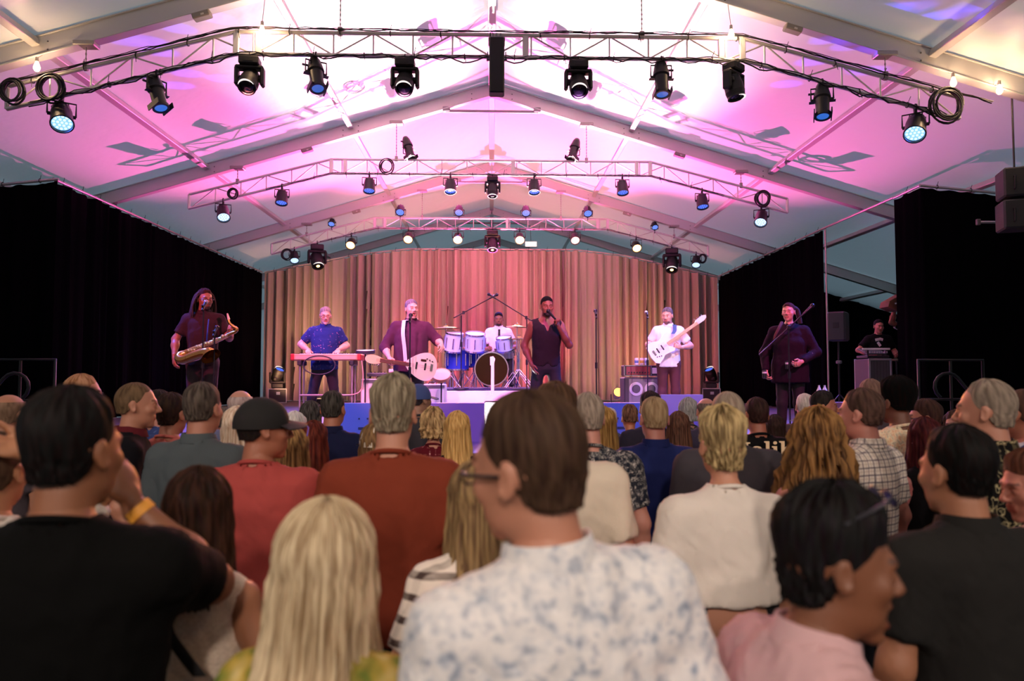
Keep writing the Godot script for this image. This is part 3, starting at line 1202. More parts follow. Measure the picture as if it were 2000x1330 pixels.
func tent() -> void:
	var vinyl := StandardMaterial3D.new()
	vinyl.albedo_color = Color("e9e8e6")
	vinyl.roughness = 0.42
	vinyl.backlight_enabled = true
	vinyl.backlight = Color(0.55, 0.6, 0.62)
	vinyl.cull_mode = BaseMaterial3D.CULL_DISABLED
	vinyl.normal_enabled = true
	var fn := FastNoiseLite.new()
	fn.seed = 12
	fn.frequency = 0.012
	fn.fractal_octaves = 3
	var nt := NoiseTexture2D.new()
	nt.noise = fn
	nt.as_normal_map = true
	nt.seamless = true
	nt.bump_strength = 6.0
	vinyl.normal_texture = nt
	vinyl.normal_scale = 0.25
	vinyl.uv1_triplanar = true
	vinyl.uv1_world_triplanar = true
	vinyl.uv1_scale = Vector3.ONE * 0.4
	var alu := hexmat("c9c6c4", 0.42, 0.35)
	var steel := hexmat("8d8a8c", 0.5, 0.5)
	var roof := structure("ceiling")
	tag(roof, "pitched white vinyl tent roof on aluminium rafters", "tent roof", "", "structure")
	for k in BAYS.size() - 1:
		var d0: float = BAYS[k]
		var d1: float = BAYS[k + 1]
		for s: float in [-1.0, 1.0]:
			var m := MB.new()
			var rows := []
			for j in 13:
				var u := j / 12.0
				var row := []
				for q in 21:
					var w := q / 20.0
					var x := w * HALF
					var sag := 0.012 * sin(u * PI) * (1.0 - pow(absf(fposmod(x / 2.775, 1.0) * 2.0 - 1.0), 2.0))
					row.append(Vector3(s * x, roof_y(x) - sag, -lerpf(d0, d1, u)))
				rows.append(row)
			m.loft(rows, false)
			put(m, "fabric_panel", vinyl, roof)
	# rafters
	for k in BAYS.size():
		var d: float = BAYS[k]
		var rf := MB.new()
		for s: float in [-1.0, 1.0]:
			var a := Vector3(0, RIDGE - 0.15, -d)
			var b := Vector3(s * HALF, roof_y(HALF) - 0.15, -d)
			var dir := (b - a).normalized()
			var up := dir.cross(Vector3(0, 0, 1)) * s
			if up.y < 0:
				up = -up
			rf.xf = Transform3D(Basis(dir, up, dir.cross(up)), (a + b) * 0.5)
			rf.box(Vector3.ZERO, Vector3((b - a).length() + 0.03, 0.24, 0.11), 0.012)
			rf.box(Vector3(0, 0.115, 0), Vector3((b - a).length(), 0.02, 0.15), 0.004)
			rf.box(Vector3(0, -0.115, 0), Vector3((b - a).length(), 0.02, 0.14), 0.004)
		rf.xf = Transform3D()
		var r := put(rf, "rafter", alu, roof)
		var tie := MB.new()
		tie.tube([Vector3(-0.92, RIDGE - 0.58, -d), Vector3(0.92, RIDGE - 0.58, -d)], 0.03, 8)
		for s: float in [-1.0, 1.0]:
			tie.box(Vector3(s * 0.9, RIDGE - 0.55, -d), Vector3(0.14, 0.09, 0.13), 0.01)
		put(tie, "tie_bar", steel, r)
		for s: float in [-1.0, 1.0]:
			var bolt := MB.new()
			for q in 4:
				for e: float in [-0.05, 0.05]:
					var x: float = s * [0.4, 2.62, 2.92, 5.4][q]
					bolt.ball(Vector3(x, roof_y(x) - 0.15 + e - 0.03, -d + 0.058), Vector3(0.012, 0.012, 0.008), 6, 4)
			put(bolt, "bolt_plate", hexmat("6b6668", 0.5, 0.6), r)
	# purlins
	for k in BAYS.size() - 1:
		for x: float in [0.0, -2.775, 2.775, -5.55, 5.55, -8.32, 8.32, -11.1, 11.1]:
			var m := MB.new()
			var z0: float = -BAYS[k] - 0.06
			var z1: float = -BAYS[k + 1] + 0.06
			var tilt := -signf(x) * atan(SLOPE)
			m.xf = Transform3D(Basis(Vector3(0, 0, 1), tilt), Vector3(x, roof_y(x) - 0.1, (z0 + z1) * 0.5))
			m.box(Vector3.ZERO, Vector3(0.1 if x != 0.0 else 0.13, 0.1, z0 - z1), 0.008)
			m.box(Vector3(0.0, 0.0, (z0 - z1) * 0.5 - 0.14), Vector3(0.13, 0.13, 0.05), 0.005)
			put(m, "purlin", alu, roof)
	# walls and ground
	for s: float in [-1.0, 1.0]:
		var m := MB.new()
		var rows := []
		for j in 2:
			var row := []
			for q in 97:
				var w := q / 96.0
				row.append(Vector3(s * (HALF + 0.06 * sin(q * 1.7)), (0.0 if j == 0 else roof_y(HALF)), 12.25 - w * 42.0))
			rows.append(row)
		m.loft(rows, false)
		var o := put(m, "wall_left" if s < 0 else "wall_right", vinyl)
		tag(o, "white vinyl tent side wall", "tent wall", "", "structure")
	for e in 2:
		var d: float = BAYS[-1] if e == 0 else BAYS[0]
		var m := MB.new()
		var ps := [Vector3(-HALF, 0, -d), Vector3(HALF, 0, -d), Vector3(HALF, roof_y(HALF), -d), Vector3(0, RIDGE, -d), Vector3(-HALF, roof_y(HALF), -d)]
		m.face(ps, Vector3(0, 0, 1 if e == 0 else -1))
		var o := put(m, "wall_back" if e == 0 else "wall_front", vinyl)
		tag(o, "white vinyl gable end of the tent", "tent wall", "", "structure")
	var g := MB.new()
	g.box(Vector3(0, -0.1, -8.75), Vector3(30, 0.2, 44))
	var gm := hexmat("3a3430", 0.8)
	var fl := put(g, "floor", gm)
	tag(fl, "dark floor under the crowd", "floor", "", "structure")
	# small grey emergency lights under the rafters
	for e in [[395, 33, 8.75, "grey emergency light box under front rafter, above truss coil end with ginger-haired man below"], [1548, 47, 8.75, "grey emergency light box under front rafter, on the charcoal polo man's side"], [600, 293, 14.0, "small grey emergency light box under the middle rafter on the saxophone side"], [1327, 300, 14.0, "small grey emergency light box under the middle rafter on the bass side"], [696, 412, 19.25, "tiny grey emergency light box on the rear rafter on the saxophone side"], [1225, 417, 19.25, "tiny grey emergency light box on the rear rafter on the bass side"]]:
		var p := at(e[0], e[1], e[2] - 0.02)
		p.y = roof_y(p.x) - 0.15 - 0.165
		var t := thing("emergency_light", e[3], "emergency light", p, 0.0, "emergency lights under the rafters")
		t.rotation.z = -signf(p.x) * atan(SLOPE)
		put(MB.new().box(Vector3.ZERO, Vector3(0.22, 0.075, 0.12), 0.012), "housing", hexmat("8f8880", 0.6), t)
		put(MB.new().box(Vector3(0.02, -0.01, 0.062), Vector3(0.04, 0.02, 0.006)), "indicator", hexmat("d8d2c6", 0.4), t)

# ---------------------------------------------------------------- drapes
func drape(path: Array, tops: Array, bottom: float, pleat: float, amp: float, seed: int) -> MB:
	# path: corner points on plan (x, z); tops: height at each corner; hangs in pleats
	var f := FastNoiseLite.new()
	f.seed = seed
	f.frequency = 0.8
	var m := MB.new()
	var pts := []
	var nrm := []
	var hs := []
	var dist := 0.0
	for k in path.size() - 1:
		var a: Vector2 = path[k]
		var b: Vector2 = path[k + 1]
		var L := a.distance_to(b)
		var n := int(L / 0.035)
		for q in n + (1 if k == path.size() - 2 else 0):
			var w := float(q) / n
			pts.append(a.lerp(b, w))
			nrm.append((b - a).normalized().orthogonal())
			hs.append([lerpf(tops[k], tops[k + 1], w), dist + L * w])
		dist += L
	var rows := []
	for j in 9:
		var u := j / 8.0
		var row := []
		for k in pts.size():
			var s: float = hs[k][1]
			var ph := s / pleat * TAU + 2.5 * f.get_noise_2d(s * 0.9, 3.0) + (1.0 - u) * 1.4 * f.get_noise_2d(s * 0.5, 40.0)
			var am: float = amp * clampf(0.5 + 1.1 * f.get_noise_2d(s * 1.1, 9.0), 0.08, 1.2) * (1.0 + 0.6 * (1.0 - u))
			var o: float = am * (sin(ph) + 0.45 * sin(ph * 2.3 + 1.0) + 0.5 * sin(ph * 0.43 + 2.0))
			var p: Vector2 = pts[k] + nrm[k] * o
			var top: float = hs[k][0] - 0.02 * absf(sin(s / 0.3 * PI))
			row.append(Vector3(p.x, lerpf(bottom, top, u), p.y))
		rows.append(row)
	m.loft(rows, false)
	return m

func pipe_run(t: Node3D, path: Array, tops: Array, m: Material, ties: Material) -> void:
	for k in path.size() - 1:
		var a := Vector3(path[k].x, tops[k] + 0.03, path[k].y)
		var b := Vector3(path[k + 1].x, tops[k + 1] + 0.03, path[k + 1].y)
		put(MB.new().tube([a, b], 0.024, 8), "pipe", m, t)
		var n := int(a.distance_to(b) / 0.55)
		var tm := MB.new()
		for q in n:
			var p := a.lerp(b, (q + 0.5) / n)
			tm.tube(arc(8, func(w): return p + Vector3(0, cos(w * TAU) * 0.034, sin(w * TAU) * 0.034)), 0.006, 4)
			tm.tube([p + Vector3(0, 0.02, 0), p + Vector3(0.02, 0.09, 0.01)], 0.004, 4)
		put(tm, "tie_cord", ties, t)

func drapes() -> void:
	var black := StandardMaterial3D.new()
	black.albedo_color = Color("060508")
	black.roughness = 1.0
	black.metallic_specular = 0.08
	black.cull_mode = BaseMaterial3D.CULL_DISABLED
	var taupe := StandardMaterial3D.new()
	taupe.albedo_color = Color("a29a8e")
	taupe.roughness = 0.8
	taupe.cull_mode = BaseMaterial3D.CULL_DISABLED
	taupe.metallic_specular = 0.2
	taupe.normal_enabled = true
	taupe.normal_texture = weave()
	taupe.normal_scale = 0.3
	taupe.uv1_triplanar = true
	taupe.uv1_scale = Vector3.ONE * 3.0
	var pipe := hexmat("b9b2b4", 0.4, 0.6)
	var cord := hexmat("17151a", 0.9)
	var sy := STAGE
	# backdrop
	var bz := -22.2
	var bp := [Vector2(-7.0, bz), Vector2(-4.15, bz), Vector2(-2.6, bz), Vector2(2.6, bz), Vector2(4.2, bz), Vector2(7.06, bz)]
	var bt := [4.98, 5.55, 5.73, 5.73, 5.55, 4.9]
	var t := thing("backdrop_curtain", "wide pleated taupe backdrop curtain behind the band", "curtain", Vector3.ZERO)
	put(drape(bp, bt, sy + 0.015, 0.27, 0.13, 5), "curtain", taupe, t)
	pipe_run(t, bp, bt, pipe, cord)
	# wings
	t = thing("black_drape", "long black side drape behind the saxophone player", "drape", Vector3.ZERO)
	var lp := [Vector2(-7.05, bz + 0.1), Vector2(-7.05, -11.6)]
	put(drape(lp, [4.97, 4.97], STAGE + 0.01, 0.4, 0.05, 8), "curtain", black, t)
	pipe_run(t, lp, [4.97, 4.97], pipe, cord)
	t = thing("black_drape", "black return drape at the stage edge above the stair rail", "drape", Vector3.ZERO)
	lp = [Vector2(-6.98, -11.62), Vector2(-13.4, -11.62)]
	put(drape(lp, [4.97, 4.3], 0.05, 0.45, 0.05, 9), "curtain", black, t)
	pipe_run(t, lp, [4.97, 4.3], pipe, cord)
	t = thing("black_drape", "black side drape behind the backing singer", "drape", Vector3.ZERO)
	lp = [Vector2(7.1, bz + 0.1), Vector2(7.1, -15.0)]
	put(drape(lp, [4.9, 4.95], STAGE + 0.01, 0.4, 0.05, 10), "curtain", black, t)
	pipe_run(t, lp, [4.9, 4.95], pipe, cord)
	put(MB.new().tube([Vector3(7.1, 4.98, -15.0), Vector3(7.1, 4.98, -12.35)], 0.024, 8), "open_pipe", pipe, t)
	put(MB.new().tube([Vector3(7.12, STAGE, -14.98), Vector3(7.12, 5.0, -14.98)], 0.02, 8), "upright", pipe, t)
	t = thing("black_drape", "tall black wing drape masking the crew member under the raised lid", "drape", Vector3.ZERO)
	lp = [Vector2(7.08, -12.3), Vector2(7.13, -11.6), Vector2(13.4, -11.6)]
	put(drape(lp, [4.93, 4.97, 4.4], 0.05, 0.45, 0.045, 11), "curtain", black, t)
	pipe_run(t, lp, [4.93, 4.97, 4.4], pipe, cord)
	t = thing("black_drape", "low black rear drape behind the crew corner", "drape", Vector3.ZERO)
	lp = [Vector2(7.2, bz - 0.2), Vector2(13.6, bz - 0.2)]
	put(drape(lp, [4.86, 4.86], 0.05, 0.45, 0.05, 12), "curtain", black, t)
	pipe_run(t, lp, [4.86, 4.86], pipe, cord)

# ---------------------------------------------------------------- trusses
const TH := [6.08, 5.80]   # top and bottom chord heights

func chord_y(x: float, k: int) -> float:
	return TH[k] - maxf(0.0, absf(x) - 3.15) * 0.262

func truss(d: float, label: String) -> Node3D:
	var alu := hexmat("d6d2d0", 0.36, 0.55)
	var t := thing("lighting_truss", label, "truss", Vector3(0, 0, -d), 0.0, "aluminium lighting trusses")
	for k in 2:
		var pts := []
		for x: float in [-5.9, -3.15, 3.15, 5.9]:
			pts.append(Vector3(x, chord_y(x, k), 0))
		var m := MB.new()
		for q in 3:
			m.tube([pts[q], pts[q + 1]], 0.026, 10)
		for q in [1, 2]:
			m.ball(pts[q], Vector3.ONE * 0.03, 8, 6)
		put(m, "chord", alu, t)
	var xs := []
	var x := -5.88
	while x < 5.9:
		xs.append(x)
		x += 0.49
	for q in xs.size():
		var a: float = xs[q]
		put(MB.new().tube([Vector3(a, chord_y(a, 0), 0), Vector3(a, chord_y(a, 1), 0)], 0.012, 6), "upright", alu, t)
		if q < xs.size() - 1:
			var b: float = xs[q + 1]
			var up := q % 2 == 0
			put(MB.new().tube([Vector3(a, chord_y(a, 1 if up else 0), 0), Vector3(b, chord_y(b, 0 if up else 1), 0)], 0.011, 6), "brace", alu, t)
	for e: float in [-3.15, -2.88, 0.42, 2.88, 3.15]:
		put(MB.new().box(Vector3(e, (chord_y(e, 0) + chord_y(e, 1)) * 0.5, 0), Vector3(0.075, 0.27, 0.05), 0.008), "end_plate", alu, t)
	for s: float in [-1.0, 1.0]:
		put(MB.new().tube([Vector3(s * 5.9, chord_y(5.9, 0), 0), Vector3(s * 5.9, chord_y(5.9, 1), 0)], 0.026, 8), "end_post", alu, t)
		for hx: float in [1.88, 4.97]:
			var y0 := chord_y(hx, 0)
			var y1 := roof_y(hx) - 0.27
			var m := MB.new()
			var n := int((y1 - y0) / 0.06)
			m.tube([Vector3(s * hx, y0, 0), Vector3(s * hx, y1, 0)], 0.006, 6)
			for c in n:
				m.ball(Vector3(s * hx, y0 + 0.05 + c * 0.06, 0), Vector3(0.012, 0.022, 0.012), 6, 4)
			m.box(Vector3(s * hx, y0 + 0.02, 0), Vector3(0.06, 0.11, 0.05), 0.008)
			m.box(Vector3(s * hx, y1, 0), Vector3(0.26, 0.06, 0.16), 0.01)
			put(m, "hanger_chain", hexmat("a09a96", 0.45, 0.6), t)
	return t

func cable(d: float, k: int, x0: float, x1: float, seed: int, label: String, r := 0.011) -> void:
	var f := FastNoiseLite.new()
	f.seed = seed
	f.frequency = 1.3
	var m := MB.new()
	for strand in 3:
		var pts := []
		var n := int((x1 - x0) / 0.09)
		for q in n + 1:
			var x := lerpf(x0, x1, float(q) / n)
			var sag := absf(f.get_noise_2d(x * 0.9, strand * 7.0)) * (0.14 if k == 1 and d < 10.0 else 0.07 if k == 1 else 0.035)
			pts.append(Vector3(x, chord_y(x, k) + (0.03 if k == 0 else 0.0) - sag + 0.012 * f.get_noise_2d(x * 3.0, strand * 3.0 + 30.0), -d + 0.04 + 0.02 * strand + 0.02 * f.get_noise_2d(x * 2.0, strand + 60.0)))
		m.tube(pts, r * (1.0 - 0.2 * strand), 5)
	for q in int((x1 - x0) / 0.62):
		var x := x0 + 0.3 + q * 0.62
		var y := chord_y(x, k)
		m.tube(arc(6, func(w): return Vector3(x, y + cos(w * TAU) * 0.035, -d + sin(w * TAU) * 0.04)), 0.006, 4)
		m.tube([Vector3(x, y + 0.03, -d + 0.03), Vector3(x + 0.02, y + (0.09 if q % 2 else -0.1), -d + 0.05)], 0.004, 4)
	tag(put(m, "cable_bundle", hexmat("16131a", 0.6)), label, "cable", "cables along the trusses")

func coil(p: Vector3, r: float, label: String, turns := 5) -> void:
	var rng := RandomNumberGenerator.new()
	rng.seed = int(p.x * 100) + 7
	var pts := []
	for q in turns * 22 + 1:
		var a := q / 22.0 * TAU
		var rr := r * (0.86 + 0.14 * sin(a * 0.37 + 1.0) + 0.04 * sin(a * 1.9))
		pts.append(Vector3(cos(a) * rr * 0.95, sin(a) * rr, 0.04 * sin(a * 0.31) + rng.randf() * 0.004))
	var o := put(MB.new().tube(pts, 0.013, 5), "cable_coil", hexmat("141118", 0.55))
	o.position = p
	tag(o, label, "cable coil", "coiled cables on the trusses")

# ---------------------------------------------------------------- fixtures (built hanging: clamp at the origin, lens toward -Y of the housing)
func clamp_part(t: Node3D, up := 1.0) -> void:
	var m := MB.new()
	m.tube(arc(8, func(w): return Vector3(0, up * (0.03 + cos(w * TAU) * 0.036), sin(w * TAU) * 0.036)), 0.01, 5)
	m.box(Vector3(0, -up * 0.02, 0), Vector3(0.035, 0.05, 0.035), 0.004)
	put(m, "clamp", hexmat("26232a", 0.45, 0.3), t)

func par_can(p: Vector3, dir: Vector3, lens: Color, e: float, label: String, group: String, o := {}) -> Node3D:
	# p: where it hangs on the chord
	var t := thing(o.get("name", "par_light"), label, "stage light", p, 0.0, group)
	var sc: float = o.get("s", 1.0)
	var up: float = o.get("up", 1.0)
	var dk := hexmat(o.get("body", "16151c"), 0.4, 0.2)
	clamp_part(t, up)
	var dn := Vector3(0, -up, 0)
	var c := dn * 0.17 * sc
	var B := look(dir)
	var y := MB.new()
	var w := 0.12 * sc
	y.tube([Vector3(w, 0, 0) + c, Vector3(w, 0, 0) + dn * 0.05, Vector3(-w, 0, 0) + dn * 0.05, Vector3(-w, 0, 0) + c], 0.011, 5)
	put(y, "yoke", dk, t, Transform3D(Basis(Vector3.UP, atan2(B.x.z, B.x.x) * -1.0), Vector3.ZERO))
	var L: float = o.get("len", 0.25) * sc
	var R: float = o.get("r", 0.1) * sc
	var hx := Transform3D(B, c)
	var m := MB.new()
	m.lathe([Vector2(0.0, L * 0.55), Vector2(R * 0.5, L * 0.53), Vector2(R * 0.82, L * 0.36), Vector2(R * 0.95, L * 0.1), Vector2(R, -L * 0.42), Vector2(R * 1.05, -L * 0.42), Vector2(R * 1.05, -L * 0.5), Vector2(R * 0.93, -L * 0.5), Vector2(R * 0.9, -L * 0.4)].map(func(q): return q), 20)
	for q in 8:
		var a := q / 8.0 * TAU
		m.box(Vector3(cos(a) * R * 0.8, L * 0.3, sin(a) * R * 0.8), Vector3(0.012, L * 0.28, 0.012))
	var hs := put(m, "housing", dk, t, hx)
	put(MB.new().box(Vector3(0, 0, 0), Vector3(2.0 * w, 0.03, 0.03)), "pivot", dk, t, hx)
	var g := MB.new()
	g.lathe([Vector2(0, -L * 0.4), Vector2(R * 0.9, -L * 0.4)], 20)
	var glowing: float = o.get("glow", 3.0)
	put(g, "lens", glow(lens, glowing) if glowing > 0.0 else hexmat("20222e", 0.1), hs)
	if o.get("cells", true):
		var cm := MB.new()
		for ring in [[0.0, 1], [0.36, 6], [0.7, 12]]:
			for q in ring[1]:
				var a: float = q / float(ring[1]) * TAU
				cm.lathe([Vector2(0, -L * 0.425), Vector2(R * 0.13, -L * 0.415), Vector2(R * 0.13, -L * 0.4)], 8, Transform3D(Basis(), Vector3(cos(a) * R * ring[0], 0, sin(a) * R * ring[0])))
		put(cm, "lens_cells", glow(lens.lerp(Color.WHITE, 0.3), glowing * 1.6) if glowing > 0.0 else hexmat("2a2d3c", 0.1), hs)
	if e > 0.0:
		spot(t, p + c + dir.normalized() * (L * 0.5 + 0.03), o.get("throw", dir), o.get("light", lens), e, o.get("ang", 26.0), 0.5, R * 0.8)
	return t

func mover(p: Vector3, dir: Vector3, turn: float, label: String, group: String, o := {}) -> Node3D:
	var t := thing("moving_head_light", label, "stage light", p, 0.0, group)
	var s: float = o.get("s", 1.0)
	var up: float = o.get("up", 1.0)
	t.basis = Basis(Vector3.UP, turn) * Basis().scaled(Vector3.ONE * s) * (Basis() if up > 0 else Basis(Vector3.RIGHT, PI))
	var dk := hexmat("100e11", 0.55)
	if up > 0.0:
		clamp_part(t)
	var b := MB.new()
	b.box(Vector3(0, -0.09, 0), Vector3(0.3, 0.13, 0.24), 0.02)
	b.box(Vector3(0, -0.09, 0.122), Vector3(0.14, 0.05, 0.006))
	put(b, "base", dk, t)
	var y := MB.new()
	for q: float in [-1.0, 1.0]:
		y.box(Vector3(q * 0.19, -0.32, 0), Vector3(0.06, 0.3, 0.15), 0.025)
	y.box(Vector3(0, -0.185, 0), Vector3(0.42, 0.06, 0.16), 0.02)
	put(y, "yoke", dk, t)
	var B: Basis = t.basis.orthonormalized().inverse() * look(dir, o.get("up_hint", Vector3.UP))
	var hx := Transform3D(B, Vector3(0, -0.38, 0))
	var h := MB.new()
	h.lathe([Vector2(0.0, 0.2), Vector2(0.08, 0.195), Vector2(0.125, 0.15), Vector2(0.145, 0.02), Vector2(0.15, -0.1), Vector2(0.135, -0.17), Vector2(0.14, -0.2), Vector2(0.118, -0.2), Vector2(0.112, -0.17)], 24)
	h.box(Vector3(0, 0.06, 0), Vector3(0.36, 0.09, 0.09), 0.02)
	var hd := put(h, "head", dk, t, hx)
	var l := MB.new()
	l.lathe([Vector2(0.0, -0.2), Vector2(0.06, -0.192), Vector2(0.112, -0.17)], 24)
	var lm := hexmat("131018", 0.06)
	if o.has("lens"):
		lm = glow(o.lens, o.get("glow", 3.0))
	put(l, "lens", lm, hd)
	if o.has("dot"):
		put(MB.new().ball(Vector3(0, -0.2, 0), Vector3(0.04, 0.012, 0.04), 12, 6), "lamp", glow(Color("ffc878"), 6.0), hd)
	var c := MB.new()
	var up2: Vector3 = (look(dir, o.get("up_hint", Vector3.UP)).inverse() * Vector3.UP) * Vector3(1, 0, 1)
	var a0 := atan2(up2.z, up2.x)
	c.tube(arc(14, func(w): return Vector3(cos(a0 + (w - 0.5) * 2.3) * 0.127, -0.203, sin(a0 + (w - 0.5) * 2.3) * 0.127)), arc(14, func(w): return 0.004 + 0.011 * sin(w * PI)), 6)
	put(c, "rim_highlight", glow(Color("fff2ee"), 1.1), hd)  # glowing arc stands in for the highlight along the lens rim
	if o.get("e", 0.0) > 0.0:
		spot(t, t.to_global(hx * Vector3(0, -0.22, 0)), o.get("throw", dir), o.light, o.e, o.get("ang", 20.0), o.get("blend", 0.4), 0.06)
	return t

func profile_light(p: Vector3, dir: Vector3, label: String, group: String, o := {}) -> Node3D:
	# ellipsoidal: tapering lamp house, lens tube, yoke and shutters
	var t := thing("profile_spotlight", label, "stage light", p, 0.0, group)
	var up: float = o.get("up", 1.0)
	var dk := hexmat("1b191d", 0.45, 0.15)
	clamp_part(t, up)
	var dn := Vector3(0, -up, 0)
	var c := dn * 0.2
	var B := look(dir)
	var ym := MB.new()
	ym.tube([Vector3(0.13, 0, 0) + c, Vector3(0.13, 0, 0) + dn * 0.05, Vector3(-0.13, 0, 0) + dn * 0.05, Vector3(-0.13, 0, 0) + c], 0.011, 5)
	put(ym, "yoke", dk, t, Transform3D(Basis(Vector3.UP, atan2(B.x.z, B.x.x) * -1.0), Vector3.ZERO))
	var hx := Transform3D(B, c)
	var m := MB.new()
	m.lathe([Vector2(0.0, 0.24), Vector2(0.05, 0.235), Vector2(0.075, 0.18), Vector2(0.1, 0.06), Vector2(0.105, 0.02), Vector2(0.085, 0.0), Vector2(0.082, -0.2), Vector2(0.1, -0.21), Vector2(0.1, -0.25), Vector2(0.075, -0.25), Vector2(0.07, -0.2)], 20)
	m.box(Vector3(0, 0.0, 0), Vector3(0.27, 0.03, 0.03), 0.005)
	m.box(Vector3(0.12, 0.1, 0), Vector3(0.08, 0.02, 0.02))
	var hd := put(m, "housing", dk, t, hx)
	var f := MB.new()
	f.box(Vector3(0, -0.255, 0), Vector3(0.19, 0.012, 0.19))
	put(MB.new().lathe([Vector2(0.0, -0.235), Vector2(0.072, -0.24)], 16), "lens", glow(o.lens, o.get("glow", 1.0)) if o.has("lens") else hexmat("0c0c12", 0.08), hd)
	for q: float in [-1.0, 1.0]:
		put(MB.new().box(Vector3(q * 0.12, -0.03, 0), Vector3(0.07, 0.004, 0.05)), "shutter", hexmat("3a383c", 0.5, 0.3), hd)
		put(MB.new().box(Vector3(q * 0.1, -0.22, 0), Vector3(0.012, 0.07, 0.2)), "frame_holder", dk, hd)
	if o.get("e", 0.0) > 0.0:
		spot(t, p + c + dir.normalized() * 0.3, o.get("throw", dir), o.light, o.e, o.get("ang", 16.0), 0.3, 0.05)
	return t

func festoon(p: Vector3, top: Vector3, label: String, e: float) -> void:
	var t := thing("festoon_bulb", label, "light bulb", p, 0.0, "warm bare bulbs")
	put(MB.new().tube([Vector3(0, 0.09, 0), top - p], 0.004, 5), "cord", hexmat("d9cfc0", 0.6), t)
	put(MB.new().lathe([Vector2(0.0, 0.1), Vector2(0.018, 0.1), Vector2(0.02, 0.05), Vector2(0.0, 0.045)], 10), "socket", hexmat("d5cbbb", 0.5), t)
	put(MB.new().lathe([Vector2(0.0, -0.075), Vector2(0.02, -0.07), Vector2(0.036, -0.045), Vector2(0.038, -0.02), Vector2(0.026, 0.02), Vector2(0.016, 0.05)], 14), "bulb", glow(Color("ffcf94"), 9.0), t)
	omni(t, p + Vector3(0, -0.03, 0), Color("ffd0a0"), e, 0.035)

# ---------------------------------------------------------------- rig placement
func on_truss(px: float, d: float, k := 1) -> Vector3:
	var x := at(px, 300, d).x
	return Vector3(x, chord_y(x, k) + (-0.03 if k == 1 else 0.03), -d)

